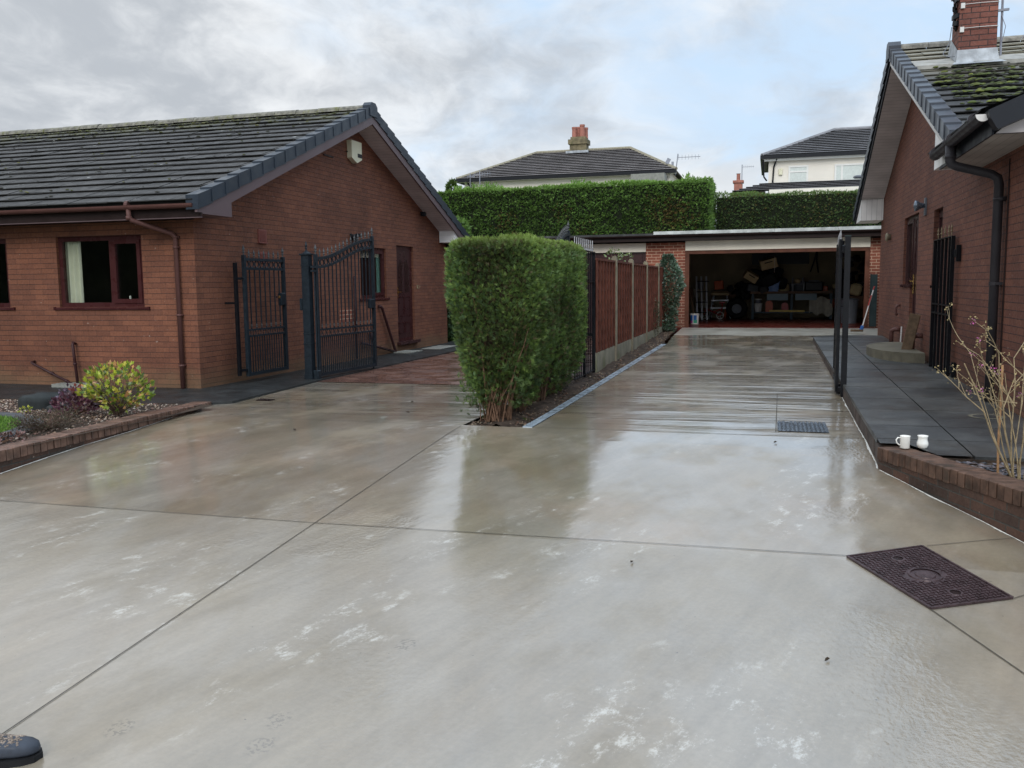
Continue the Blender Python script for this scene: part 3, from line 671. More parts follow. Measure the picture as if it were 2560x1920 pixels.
def gutter(mb, p, q, r=0.055, n=8, t=0.004, seg=1):
    p, q = Vector(p), Vector(q); d = (q-p).normalized(); s = d.cross(Vector((0, 0, 1))).normalized(); up = Vector((0, 0, 1))
    for rr, flip in ((r, 0), (r-t, 1)):
        for i in range(n):
            a, b = math.pi*i/n, math.pi*(i+1)/n
            f = lambda e, t_: e+s*math.cos(t_)*rr-up*math.sin(t_)*rr
            mb.quad(f(p, a), f(q, a), f(q, b), f(p, b))
    for sgn in (-1, 1):
        mb.quad(p+s*sgn*r, q+s*sgn*r, q+s*sgn*(r-t), p+s*sgn*(r-t))
    for e in (p, q):
        mb.add([e+s*math.cos(math.pi*i/n)*r-up*math.sin(math.pi*i/n)*r for i in range(n+1)], [list(range(n+1))])
def collar(mb, c, ax, r=0.062, w=0.03):
    c = Vector(c); ax = Vector(ax); mb.tube([c-ax*w/2, c+ax*w/2], r, 12)
def window(parent, ax, cst, a0, a1, z0, z1, mat, splits=(), inward=1, fw=0.065, dp=0.06, sash=(), sill=True, silldir=-1, ext=0.08, sillmat=None, glassname='pane'):
    """frame in the plane ax=cst (outer face), depth inward; sash lists opening lights by index"""
    f = MB(); c0, c1 = cst, cst+dp*inward
    def bx(mb, a, b, za, zb, d0=0.0, d1=None):
        x0, x1 = sorted((cst+d0*inward, cst+(dp if d1 is None else d1)*inward))
        if ax == 'x': mb.box(x0, x1, a, b, za, zb)
        else: mb.box(a, b, x0, x1, za, zb)
    bx(f, a0, a0+fw, z0, z1); bx(f, a1-fw, a1, z0, z1); bx(f, a0+fw, a1-fw, z1-fw, z1); bx(f, a0+fw, a1-fw, z0, z0+fw)
    cuts = [a0+fw]
    for s_ in splits: bx(f, s_-fw/2, s_+fw/2, z0+fw, z1-fw, 0.002, dp-.002); cuts += [s_-fw/2, s_+fw/2]
    cuts.append(a1-fw); ws = 0.05
    for i in range(len(cuts)//2):
        a, b = cuts[2*i], cuts[2*i+1]
        if i in sash:
            bx(f, a-.01, a+ws, z0+fw-.01, z1-fw+.01, -0.014, .03); bx(f, b-ws, b+.01, z0+fw-.01, z1-fw+.01, -0.014, .03)
            bx(f, a+ws, b-ws, z0+fw-.01, z0+fw+ws, -0.014, .03); bx(f, a+ws, b-ws, z1-fw-ws, z1-fw+.01, -0.014, .03)
    fo = f.build('window', mat, parent)
    for i in range(len(cuts)//2):
        a, b = cuts[2*i], cuts[2*i+1]; p = MB(); bx(p, a-.005, b+.005, z0+fw-.005, z1-fw+.005, .022, .028); p.build(glassname, 'glass', fo)
    if sill:
        s = MB(); bx(s, a0-ext, a1+ext, z0-.035, z0-.002, -0.07, dp-.01)
        for e in (a0-ext, a1+ext): bx(s, e-.012, e+.012, z0-.040, z0+.004, -.075, 0.0)
        s.build('sill', sillmat or mat, fo)
    return fo

# ================================================================== LEFT BUNGALOW
RX = -7.611; FY = 10.642; BYL = 20.55; RY = 15.6; XL = -24.0
def TL(y): return 4.70-0.39*abs(y-RY)
house = thing('bungalow', (-14.0, 15.6, 0.0), 'brown brick bungalow on the left with mossy dark tiled roof and cream alarm box', 'house')
w = MB()
wallgrid(w, 'y', FY, XL, RX, -0.15, 2.40, [(-9.922, -8.467, 1.165, 2.17), (-12.25, -10.815, 1.165, 2.17), (-16.5, -14.6, 1.165, 2.17)], 0.1, 1)
wallgrid(w, 'x', RX, FY, BYL, -0.15, 2.40, [(15.80, 17.0, 1.18, 2.185), (17.55, 18.475, 0.20, 2.275)], 0.1, -1)
w.add([(RX, FY, 2.40), (RX, BYL, 2.40), (RX, BYL, TL(BYL)-.24), (RX, RY, TL(RY)-.24), (RX, FY, TL(FY)-.24)], [[0, 1, 2, 3, 4]])
w.quad((XL, BYL, -.15), (RX, BYL, -.15), (RX, BYL, 2.6), (XL, BYL, 2.6)); w.quad((XL, FY, -.15), (XL, BYL, -.15), (XL, BYL, 2.4), (XL, FY, 2.4))
w.build('wall', 'brick', house)
cz, sz = math.cos(math.atan(.39)), math.sin(math.atan(.39)); rr_ = random.Random(3)
rf = MB(); sl = (RY-10.16)/cz
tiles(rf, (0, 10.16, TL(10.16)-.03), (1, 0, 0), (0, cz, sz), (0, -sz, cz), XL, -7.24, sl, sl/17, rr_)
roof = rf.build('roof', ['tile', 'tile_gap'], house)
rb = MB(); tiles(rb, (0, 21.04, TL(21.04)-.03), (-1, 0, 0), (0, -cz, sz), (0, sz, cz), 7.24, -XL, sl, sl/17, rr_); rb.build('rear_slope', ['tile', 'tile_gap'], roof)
rd = MB(); x = XL
while x < -7.28:
    x2 = min(x+.45, -7.26); h_ = rr_.uniform(-.006, .006)
    for k in range(6):
        a, b = math.pi*k/6, math.pi*(k+1)/6
        f_ = lambda X_, t_: (X_, RY+math.cos(t_)*.13, TL(RY)-.03+h_+math.sin(t_)*.10)
        rd.quad(f_(x, a), f_(x2-.006, a), f_(x2-.006, b), f_(x, b))
    rd.add([(x, RY+math.cos(math.pi*k/6)*.13, TL(RY)-.03+h_+math.sin(math.pi*k/6)*.10) for k in range(7)], [list(range(7))])
    x = x2
rd.build('ridge_tiles', 'ridge', roof)
def verge(mb, Tf, x0, x1, ry, yend, n, sgn, th=0.19, lift=0.045, out=0.0):
    """row of overlapping plastic verge caps; sgn -1 near slope, +1 far slope"""
    y_tip = yend
    for i in range(n):
        ya, yb = y_tip+(ry-y_tip)*i/n, y_tip+(ry-y_tip)*(i+1)/n
        za, zb = Tf(ya)+lift+.018, Tf(yb)+lift-.006
        yb2 = yb+(ry-y_tip)/n*0.10 if i < n-1 else yb
        zb2 = zb+(Tf(yb2)-Tf(yb))
        P = [(x0-.012*0, ya, za), (x1, ya, za), (x1, yb2, zb2), (x0, yb2, zb2)]
        ex = .012
        vs = [(x0, ya, za), (x1+ex, ya, za), (x1+ex, ya, za-th), (x1, yb2, zb2), (x0, yb2, zb2), (x1, yb2, zb2-th), (x0, ya, za-th), (x0, yb2, zb2-th)]
        mb.add(vs, [[0, 1, 3, 4], [1, 2, 5, 3], [0, 1, 2, 6], [2, 5, 7, 6]])
vg = MB(); verge(vg, TL, -7.34, -7.167, RY, 10.13, 17, -1); verge(vg, TL, -7.34, -7.167, RY, 21.07, 17, 1)
vg.prism([(RY-.16, TL(RY)-.15), (RY-.16, TL(RY)+.035), (RY-.08, TL(RY)+.10), (RY+.08, TL(RY)+.10), (RY+.16, TL(RY)+.035), (RY+.16, TL(RY)-.15)], -7.30, -7.145, 'x')
vg.build('verge_caps', 'verge', roof)
bb = MB()                                                    # bargeboards
def barge(mb, Tf, x0, x1, ry, y_end, top=.13, bot=.285):
    for s_ in (-1, 1):
        ye = y_end if s_ < 0 else 2*ry-y_end
        yc = ry+s_*(Tf(ry)-bot-2.405)/.39; ps = [(ye, Tf(ye)-top), (ry, Tf(ry)-top), (ry, Tf(ry)-bot), (yc, 2.405), (ye, 2.405)]; mb.prism(ps, x0, x1, 'x')
barge(bb, TL, -7.215, -7.180, RY, 10.14); bb.build('bargeboard', 'mauve', house)
bx_ = MB(); bx_.prism([(10.25, 2.39), (10.92, 2.39), (10.92, TL(10.92)-.20), (10.25, TL(10.25)-.20)], -7.59, -7.178, 'x'); bx_.build('eaves_box', 'mauve', house)
bx2 = MB(); bx2.prism([(20.09, 2.435), (21.0, 2.435), (21.0, TL(21.0)-.22), (20.09, TL(20.09)-.22)], -7.60, -7.218, 'x'); bx2.build('eaves_box', 'box_z', house)
sf = MB()
sf.quad((RX+.001, 10.92, TL(10.92)-.25), (-7.21, 10.92, TL(10.92)-.25), (-7.21, RY, TL(RY)-.25), (RX+.001, RY, TL(RY)-.25))
sf.quad((RX+.001, 20.09, TL(20.09)-.25), (-7.21, 20.09, TL(20.09)-.25), (-7.21, RY, TL(RY)-.25), (RX+.001, RY, TL(RY)-.25))
sf.build('soffit', 'soffit_y', house)
fs = MB(); fs.box(XL, -7.183, 10.22, 10.245, 2.35, 2.56); fs.build('fascia', 'dark', house); fs = MB(); fs.box(XL, -7.60, 10.245, 10.66, 2.352, 2.364); fs.build('soffit', 'dark', house); fs = MB(); fs.box(XL, -7.62, 20.97, 20.99, 2.35, 2.56)
fs.build('fascia', 'dark', house)
st_ = MB(); st_.box(XL, -7.183, 10.212, 10.25, 2.338, 2.349); st_.build('soffit_trim', 'mauve', house)
gt = MB(); gutter(gt, (XL, 10.155, 2.535), (-7.24, 10.155, 2.52), .058)
for gx in (-8.25, -10.9, -13.5): collar(gt, (gx, 10.155, 2.527), (1, 0, 0), .064, .05)
gt.build('gutter', 'pipe_b', house)
dpm = MB(); dpm.tube([(-8.25, 10.155, 2.50), (-8.25, 10.155, 2.37), (-8.22, 10.17, 2.33), (-7.90, 10.55, 2.17), (-7.87, 10.59, 2.12), (-7.865, 10.59, 0.03)], .034, 12)
for z_ in (2.12, 1.98, 1.05, .35): collar(dpm, (-7.866, 10.59, z_), (0, 0, 1), .040, .03); dpm.box(-7.90, -7.83, 10.60, 10.64, z_-.012, z_+.012)
collar(dpm, (-8.25, 10.155, 2.36), (0, 0, 1), .041, .05); dpm.build('downpipe', 'pipe_b', house, smooth=True)
wp = MB()
wp.tube([(-9.67, 10.62, .64), (-9.67, 10.575, .655), (-9.668, 10.56, .63), (-9.62, 10.56, .05)], .021, 8); collar(wp, (-9.645, 10.56, .35), (0, 0, 1), .028, .03)
wp.tube([(-10.43, 10.63, .37), (-10.43, 10.57, .36), (-10.40, 10.56, .345), (-9.70, 10.54, .06)], .019, 8); collar(wp, (-10.05, 10.55, .205), (.93, 0, -.37), .025, .03); collar(wp, (-9.8, 10.545, .10), (.93, 0, -.37), .025, .03)
wp.build('waste_pipes', 'upvc_b', house, smooth=True)
window(house, 'y', FY+.045, -9.922, -8.467, 1.165, 2.17, 'upvc_red', (-9.02,), 1, sash=(1,), sill=True)
window(house, 'y', FY+.045, -12.25, -10.815, 1.165, 2.17, 'upvc_red', (-11.7,), 1, sash=(0,), sill=True)
window(house, 'y', FY+.045, -16.5, -14.6, 1.165, 2.17, 'upvc_red', (-15.5,), 1, sash=(0,), sill=True)
gwn = window(house, 'x', RX-.045, 15.80, 17.0, 1.18, 2.185, 'upvc_red', (16.42,), -1, sash=(1,), sill=True)
def room(x0, x1, y0, y1, z0, z1, openface):
    r = MB(); F = {'y0': ((x0, y0, z0), (x1, y0, z0), (x1, y0, z1), (x0, y0, z1)), 'y1': ((x0, y1, z0), (x1, y1, z0), (x1, y1, z1), (x0, y1, z1)), 'x0': ((x0, y0, z0), (x0, y1, z0), (x0, y1, z1), (x0, y0, z1)), 'x1': ((x1, y0, z0), (x1, y1, z0), (x1, y1, z1), (x1, y0, z1)), 'z0': ((x0, y0, z0), (x1, y0, z0), (x1, y1, z0), (x0, y1, z0)), 'z1': ((x0, y0, z1), (x1, y0, z1), (x1, y1, z1), (x0, y1, z1))}
    for k, q in F.items():
        if k != openface: r.quad(*q)
    return r
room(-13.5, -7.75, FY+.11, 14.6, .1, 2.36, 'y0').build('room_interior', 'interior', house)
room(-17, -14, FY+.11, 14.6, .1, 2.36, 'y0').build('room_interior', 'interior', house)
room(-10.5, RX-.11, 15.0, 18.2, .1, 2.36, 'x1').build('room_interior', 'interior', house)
def drape(ax, cst, a0, a1, z0, z1, mat, amp=.03, n=24, waves=5):
    m_ = MB()
    for i in range(n):
        a, b = a0+(a1-a0)*i/n, a0+(a1-a0)*(i+1)/n; fa, fb = amp*math.sin(i*2*math.pi*waves/n), amp*math.sin((i+1)*2*math.pi*waves/n)
        if ax == 'y': m_.quad((a, cst+fa, z0), (b, cst+fb, z0), (b, cst+fb, z1), (a, cst+fa, z1))
        else: m_.quad((cst+fa, a, z0), (cst+fb, b, z0), (cst+fb, b, z1), (cst+fa, a, z1))
    return m_.build('curtain', mat, house, smooth=True)
drape('y', FY+.145, -9.895, -9.62, 1.2, 2.13, 'curtain', .022, 24, 3)
drape('y', FY+.18, -9.99, -9.88, 1.47, 2.13, 'curtain_b', .01, 8, 2)
drape('x', RX-.13, 16.80, 17.12, 1.22, 2.12, 'curtain_g', .02, 24, 4)
hd = MB(); hd.lathe((-8.86, FY+.20, 1.235), [(.0, 0), (.022, .0), (.026, .02), (.012, .035), (.018, .06), (.012, .085), (0.001, .09)], 12); hd.build('window_ornament', 'ceramic', house, smooth=True)
# gable details
dr = MB(); DX = RX-.05                                       # door in the gable
dr.box(DX-.05, DX, 17.55, 17.62, .235, 2.275); dr.box(DX-.05, DX, 18.405, 18.475, .235, 2.275); dr.box(DX-.05, DX, 17.62, 18.405, 2.205, 2.275); dr.box(DX-.05, DX, 17.62, 18.405, .235, .30)
dfr = dr.build('door_frame', 'upvc_red', house)
dl = MB(); dl.box(DX-.045, DX-.005, 17.62, 18.405, .30, 2.205); leafd = dl.build('door', 'upvc_b', house)
pn = MB()
for (a, b, za, zb) in ((17.70, 17.98, .42, .62), (18.05, 18.33, .42, .62), (17.70, 17.98, .78, 1.18), (18.05, 18.33, .78, 1.18)):
    pn.box(DX-.006, DX+.006, a, b, zb, zb+.018); pn.box(DX-.006, DX+.004, a, b, za-.01, za); pn.box(DX-.006, DX+.004, a-.01, a, za, zb); pn.box(DX-.006, DX+.004, b, b+.01, za, zb)
pn.build('door_moulding', 'upvc_red', leafd)
gl_ = MB()
for a, b in ((17.71, 17.97), (18.06, 18.32)):
    mid = (a+b)/2; sg = 1 if a < 18 else -1
    top = [(a, 1.28), (b, 1.28), (b, 1.93 if sg > 0 else 1.80), (mid, 2.0), (a, 1.80 if sg > 0 else 1.93)]
    gl_.prism(top, DX-.004, DX+.002, 'x')
gl_.build('door_glazing', 'glass', leafd)
dh = MB(); dh.box(DX-.003, DX+.012, 17.655, 17.685, 1.17, 1.40); dh.bar((DX+.03, 17.67, 1.295), (DX+.03, 17.80, 1.29), .018); dh.bar((DX, 17.67, 1.295), (DX+.03, 17.67, 1.295), .016); dh.build('handle', 'brass', leafd)
ds = MB(); ds.box(DX-.02, RX+.09, 17.47, 18.60, .175, .232); ds.build('threshold', 'upvc_b', house)
al = MB(); al.prism([(15.38, 4.12), (15.80, 4.12), (15.80, 3.80), (15.59, 3.72), (15.38, 3.80)], RX+.001, RX+.10, 'x'); alb = al.build('alarm_box', 'cream', house)
a2 = MB(); a2.box(RX+.1, RX+.106, 15.62, 15.79, 3.83, 3.90); a2.build('alarm_label', 'black', alb)
vt = MB(); vt.box(RX, RX+.018, 12.24, 12.47, 2.115, 2.315)
for k in range(9): vt.box(RX+.018, RX+.026, 12.265, 12.445, 2.135+k*.019, 2.145+k*.019)
vt.box(RX, RX+.035, 12.23, 12.48, 2.10, 2.115); vt.build('air_brick', 'terracotta', house)
vt = MB(); vt.box(RX, RX+.018, 12.25, 12.46, 1.80, 1.97)
for k in range(7): vt.box(RX+.018, RX+.026, 12.265, 12.445, 1.82+k*.019, 1.83+k*.019)
vt.build('air_brick', 'terracotta', house)
for (yy_, zz_) in ((14.45, 3.72), (15.33, 3.90)):
    wm = MB(); wm.box(RX, RX+.02, yy_, yy_+.35, zz_, zz_+.018); wm.build('wall_stain_strip', 'dark', house)
sl2 = MB(); sl2.lathe((RX+.05, 15.45, 2.33), [(.0, -.05), (.045, -.045), (.06, 0), (.075, .05), (.07, .055), (.0, .05)], 14, axis='x'); sl2.bar((RX, 15.40, 2.40), (RX+.04, 15.43, 2.36), .04)
sl2.cbox((RX+.10, 15.55, 2.38), .08, .1, .06); sl2.build('security_light', 'black', house)
sl3 = MB(); sl3.cbox((RX+.07, 18.95, 3.02), .12, .09, .10, bev=.02); sl3.bar((RX, 18.95, 3.06), (RX+.05, 18.95, 3.04), .03); sl3.build('floodlight', 'black', house)
bl = MB(); bl.box(RX, RX+.02, 18.63, 18.67, 1.36, 1.44); bl.tube([(RX+.02, 18.70, 1.43), (RX+.05, 18.71, 1.40), (RX+.02, 18.70, 1.36)], .008, 6); bl.build('door_bell', 'goldtip', house)
wp = MB(); wp.tube([(RX, 16.55, 1.02), (RX+.05, 16.58, 1.01), (RX+.06, 16.62, .98), (RX+.07, 17.22, .06), (RX+.07, 17.24, .03)], .03, 8)
wp.tube([(RX, 15.72, .33), (RX+.07, 15.75, .32), (RX+.07, 17.18, .06)], .026, 8); wp.tube([(RX+.05, 15.42, .05), (RX+.05, 15.42, 1.62)], .02, 8); wp.tube([(RX+.04, 16.1, .50), (RX+.06, 16.15, .33)], .04, 8)
wp.build('waste_pipes', 'upvc_b', house, smooth=True)
bk = MB(); bk.box(RX+.001, RX+.006, 14.88, 15.45, .76, 1.0); bk.build('brick_patch', 'brick_g', house)
ms = MB()                                                     # pale inspection slabs at the wall foot
ms.box(-7.55, -7.15, 17.1, 17.75, .03, .05); tag(ms.build('drain_slab', 'slabgrey'), 'small pale drain slab on the tarmac below the waste pipes', 'drain cover')
ms = MB(); ms.box(-7.4, -6.95, 18.3, 19.4, .029, .040); tag(ms.build('door_mat', 'slabgrey'), 'flat grey stone slab lying below the rosewood side door', 'paving slab')
ms = MB(); ms.box(-9.9, -9.2, 10.36, 10.62, .028, .075); tag(ms.build('gully_surround', 'slabgrey'), 'pale concrete gully surround under the front waste pipes', 'drain cover')

# trees across the road behind the viewer: they are what the front windows mirror
# moss cushions on both roofs
def moss(parent, pts, rng, smin, smax, cols, name='moss'):
    P = []; F = []; C = []
    for (x, y, z) in pts:
        s_ = rng.uniform(smin, smax); n = 7; base = len(P); c = cols[rng.integers(len(cols))]; c = np.array(c)*(0.6+.8*rng.random())
        rx, ry_ = s_*(.8+.9*rng.random()), s_*(.6+.4*rng.random())
        for h, rad in ((0, 1.0), (.45, .85), (.72, .4)):
            for k in range(n):
                a = 2*math.pi*k/n+rng.random()*.4; q = rad*(.8+.4*rng.random()); P.append((x+math.cos(a)*rx*q, y+math.sin(a)*ry_*q, z+h*s_*.7)); C.append(c*(.75+.4*h+rng.random()*.2))
        for l in range(2):
            for k in range(n): k2 = (k+1) % n; F.append((base+l*n+k, base+l*n+k2, base+(l+1)*n+k2, base+(l+1)*n+k))
        for k in range(1, n-2, 2): F.append((base+2*n, base+2*n+k, base+2*n+k+1, base+2*n+min(k+2, n-1)))
    o = rawmesh(name, np.array(P), np.array(F), np.clip(np.array(C), 0, 1), 'leaf', parent, tuple(ORG[parent])); o['kind'] = 'stuff'; return o
pts = []
for _ in range(1100):
    x = -7.35-abs(RNG.gamma(2.0, 2.8)); c_ = int(RNG.integers(0, 17)); up = RNG.random()
    top = RNG.random() < .84
    s_ = sl-abs(RNG.exponential(.22)) if top else c_*sl/17+RNG.normal(0, .02)
    if top: s_ = (round(s_/(sl/17)))*(sl/17)-.03+RNG.normal(0, .03)
    if x < XL+.2 or s_ < .1 or s_ > sl: continue
    y = 10.16+s_*cz; pts.append((x, y, TL(y)+.0+(.02)))
moss(roof, pts, RNG, .010, .034, [(.075, .08, .018), (.12, .115, .035), (.045, .045, .02), (.04, .036, .025)])

# ================================================================== RIGHT BUNGALOW
GX = 2.23; RY2 = 15.93; SR = .39; VX = 1.74
def TR(y): return 5.10-SR*abs(y-RY2)
h2 = thing('bungalow', (6.0, 15.9, 0.2), 'red brick bungalow on the right with moss covered tiles and brick chimney', 'house')
w = MB()
wallgrid(w, 'x', GX, 8.95, 20.7, -0.3, 2.70, [(13.48, 14.17, 1.345, 2.42), (15.575, 17.165, 1.345, 2.50), (15.575, 16.262, .32, 1.345)], 0.12, 1)
w.add([(GX, 11.1, 2.70), (GX, 20.7, 2.70), (GX, 20.7, TR(20.7)-.24), (GX, RY2, TR(RY2)-.24), (GX, 11.1, TR(11.1)-.24)], [[0, 1, 2, 3, 4]])
w.quad((GX, 20.7, -.1), (14, 20.7, -.1), (14, 20.7, 2.9), (GX, 20.7, 2.9)); w.quad((GX, 8.95, -.3), (7, 8.95, -.3), (7, 8.95, 2.9), (GX, 8.95, 2.9)); w.quad((7, 8.95, -.3), (7, 20.7, -.3), (7, 20.7, 3), (7, 8.95, 3))
w.build('wall', 'brick_r', h2)
rf = MB(); slr = (RY2-10.32)/cz
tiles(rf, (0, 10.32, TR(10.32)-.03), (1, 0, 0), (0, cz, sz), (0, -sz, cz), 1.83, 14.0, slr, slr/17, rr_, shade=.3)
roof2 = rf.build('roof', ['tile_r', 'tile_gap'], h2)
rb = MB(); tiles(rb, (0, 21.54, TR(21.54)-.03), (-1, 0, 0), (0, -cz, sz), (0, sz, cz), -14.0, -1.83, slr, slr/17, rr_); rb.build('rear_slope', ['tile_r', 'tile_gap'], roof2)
rd = MB(); x = 1.86
while x < 14:
    x2 = x+.45; h_ = rr_.uniform(-.006, .006)
    for k in range(6):
        a, b = math.pi*k/6, math.pi*(k+1)/6; f_ = lambda X_, t_: (X_, RY2+math.cos(t_)*.13, TR(RY2)-.03+h_+math.sin(t_)*.11)
        rd.quad(f_(x, a), f_(x2-.006, a), f_(x2-.006, b), f_(x, b))
    x = x2
rd.build('ridge_tiles', 'ridge_r', roof2)
vg = MB()
def verge2(mb, ry, yend, n):
    for i in range(n):
        ya, yb = yend+(ry-yend)*i/n, yend+(ry-yend)*(i+1)/n; za, zb = TR(ya)+.06, TR(yb)+.035
        yb2 = yb+(ry-yend)/n*.1; zb2 = zb+(TR(yb2)-TR(yb)) if i < n-1 else zb
        yb2 = yb2 if i < n-1 else yb
        vs = [(1.90, ya, za), (VX-.012, ya, za), (VX-.012, ya, za-.19), (VX, yb2, zb2), (1.90, yb2, zb2), (VX, yb2, zb2-.19), (1.90, ya, za-.03), (1.90, ya, za-.19)]
        mb.add(vs, [[0, 4, 3, 1], [1, 3, 5, 2], [0, 1, 2, 7]])
verge2(vg, RY2, 10.28, 17); verge2(vg, RY2, 21.60, 17)
vg.prism([(RY2-.17, TR(RY2)-.16), (RY2-.17, TR(RY2)+.03), (RY2-.08, TR(RY2)+.11), (RY2+.08, TR(RY2)+.11), (RY2+.17, TR(RY2)+.03), (RY2+.17, TR(RY2)-.16)], 1.715, 1.90, 'x')
vg.build('verge_caps', 'verge_r', roof2)
bb = MB(); bb.prism([(10.3, TR(10.3)-.14), (RY2, TR(RY2)-.14), (RY2, TR(RY2)-.235), (10.3, TR(10.3)-.235)], 1.765, 1.80, 'x'); bb.build('bargeboard', 'white', h2)
bb = MB(); bb.prism([(21.58, TR(21.58)-.14), (RY2, TR(RY2)-.14), (RY2, TR(RY2)-.235), (21.58, TR(21.58)-.235)], 1.765, 1.80, 'x'); bb.build('bargeboard', 'darkblue', h2)
sf = MB()
for ye in (11.5, 20.35): sf.quad((GX-.001, ye, TR(ye)-.24), (1.79, ye, TR(ye)-.24), (1.79, RY2, TR(RY2)-.24), (GX-.001, RY2, TR(RY2)-.24))
sf.build('soffit', 'soffit_y', h2)
for (ya, yb) in ((20.4, 21.5), (10.4, 11.52)):
    e = MB(); e.prism([(ya, 2.69), (yb, 2.69), (yb, TR(yb)-.22), (ya, TR(ya)-.22)], 1.79, GX-.001, 'x'); e.build('eaves_box', 'box_x', h2)
# lead strip and chimney
def onR(y, h=0.0): return TR(y)+h
ld = MB()
for k in range(16):
    xa, xb = 1.88+k*.75, 1.88+(k+1)*.75-.008; ya, yb = 14.02, 14.46
    ld.quad((xa, ya, onR(ya, .062+.008*math.sin(k*2.1))), (xb, ya, onR(ya, .060)), (xb, yb, onR(yb, .050)), (xa, yb, onR(yb, .055)))
    ld.quad((xa, ya, onR(ya, .062)), (xb, ya, onR(ya, .060)), (xb, ya, onR(ya, .01)), (xa, ya, onR(ya, .01)))
ld.build('flashing_strip', 'mortar_band', roof2)
ch = MB(); ch.box(2.44, 2.925, 14.12, 14.62, 4.2, 6.15); chim = ch.build('chimney', 'brick_c', h2)
ld = MB()
ld.add([(2.41, 14.06, onR(14.06, .06)), (2.955, 14.06, onR(14.06, .06)), (2.935, 14.105, 4.61), (2.43, 14.105, 4.61)], [[0, 1, 2, 3]])
ld.add([(2.41, 14.06, onR(14.06, .06)), (2.43, 14.105, 4.61), (2.43, 14.63, 4.88), (2.40, 14.66, onR(14.66, .06))], [[0, 1, 2, 3]])
ld.add([(2.34, 13.92, onR(13.92, .065)), (3.02, 13.92, onR(13.92, .065)), (2.97, 14.07, onR(14.07, .065)), (2.39, 14.07, onR(14.07, .065))], [[0, 1, 2, 3]])
ld.add([(2.955, 14.06, onR(14.06, .06)), (2.935, 14.105, 4.61), (2.935, 14.63, 4.88), (2.96, 14.66, onR(14.66, .06))], [[0, 1, 2, 3]])
ld.build('lead_apron', 'lead', chim)
cp = MB(); cp.box(2.40, 2.965, 14.08, 14.66, 6.15, 6.22); cp.box(2.36, 3.0, 14.04, 14.70, 6.22, 6.30)
for cx in (2.56, 2.81): cp.lathe((cx, 14.37, 6.30), [(.10, 0), (.10, .05), (.085, .08), (.075, .35), (.09, .37), (.09, .40), (.07, .40)], 14)
cp.build('chimney_cap', 'pot', chim)
di = MB(); di.lathe((2.53, 14.10, 5.52), [(0, -.012), (.10, -.012), (.105, 0), (0.1, .008), (0, .008)], 18, axis='y'); di.build('round_cover', 'rusty', chim)
for z_ in (5.22, 4.90): cl = MB(); cl.cbox((2.475, 14.10, z_-.02), .05, .03, .07); cl.tube([(2.47, 14.112, z_), (2.70, 14.108, z_+.004), (2.93, 14.112, z_+.002), (2.935, 14.3, z_)], .0045, 5); cl.build('bracket_strap', 'white', chim)
iv_ = MB(); 
for k in range(26):
    z_ = 4.95+k*.045; iv_.cbox((2.425+rr_.uniform(-.02, .0), 14.25+rr_.uniform(-.08, .2), z_), .035, .10, .06, rz=rr_.uniform(-.5, .5), rx=rr_.uniform(-.6, .6))
iv_.build('torn_flashing', 'black', chim)
an = MB(); an.tube([(3.04, 14.42, 4.55), (3.03, 14.42, 6.9)], .016, 8); an.bar((2.92, 14.40, 5.17), (3.12, 14.40, 5.18), .03); an.bar((3.03, 14.42, 5.62), (3.75, 14.2, 5.72), .022)
for k in range(9): an.bar((3.28+k*.05, 14.36-k*.015+.16, 5.66+k*.006), (3.28+k*.05, 14.36-k*.015-.16, 5.66+k*.006), .008)
an.cbox((3.30, 14.33, 5.63), .08, .06, .12, ry=.3); an.tube([(3.03, 14.40, 5.1), (3.08, 14.38, 4.95), (3.06, 14.40, 4.8), (3.02, 14.4, 4.66)], .005, 5)
an.tube([(3.7, 14.25, 5.4), (3.45, 14.25, 5.02), (3.25, 14.25, 4.72)], .005, 5); an.build('aerial', 'dishgrey', chim)
cb = MB(); cb.tube([(2.36, 14.2, 4.95), (2.33, 14.15, 4.72), (2.26, 14.1, 4.60), (2.24, 14.05, 4.56), (2.28, 13.98, 4.50), (2.38, 13.98, 4.50)], .006, 6); cb.build('loose_cable', 'greyp', chim)
pts = []
for _ in range(620):
    u = RNG.normal(0.5, .6); x = 1.98+abs(RNG.gamma(2.2, .42)); c_ = int(np.clip(RNG.normal(7.2, 2.0), 1, 12)); s_ = c_*slr/17-.03+RNG.normal(0, .035)
    y = 10.32+s_*cz; pts.append((x, y, TR(y)+.03))
moss(roof2, pts, RNG, .014, .045, [(.075, .10, .018), (.13, .15, .025), (.055, .065, .018), (.035, .04, .015)])
# near wing: eave, gutter, swan neck, barge
wg = MB(); wa = math.atan(.43); cw, sw = math.cos(wa), math.sin(wa)
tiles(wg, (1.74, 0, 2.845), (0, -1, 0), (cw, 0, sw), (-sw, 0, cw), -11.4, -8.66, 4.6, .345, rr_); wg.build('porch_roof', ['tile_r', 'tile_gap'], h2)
vb = MB(); vb.prism([(1.735, 2.848), (1.745, 2.80), (1.80, 2.705), (1.815, 2.685), (6.0, 2.685+.43*4.185), (6.0, 2.848+.43*4.265)], 8.56, 8.70, 'y'); vb.build('porch_verge', 'darkblue', h2)
so = MB(); so.quad((1.80, 8.72, 2.665), (GX+.5, 8.72, 2.665), (GX+.5, 11.2, 2.665), (1.80, 11.2, 2.665)); so.build('porch_soffit', 'soffit_x', h2)
so = MB(); so.prism([(1.83, 2.672), (6, 2.672), (6, 4.4), (1.9, 2.73)], 8.72, 8.74, 'y'); so.build('porch_gable_board', 'soffit_y', h2)
so = MB(); so.box(1.795, 1.815, 8.70, 11.2, 2.66, 2.82); so.build('porch_fascia', 'darkblue', h2)
gt = MB(); gutter(gt, (1.715, 11.0, 2.80), (1.715, 8.66, 2.83), .062)
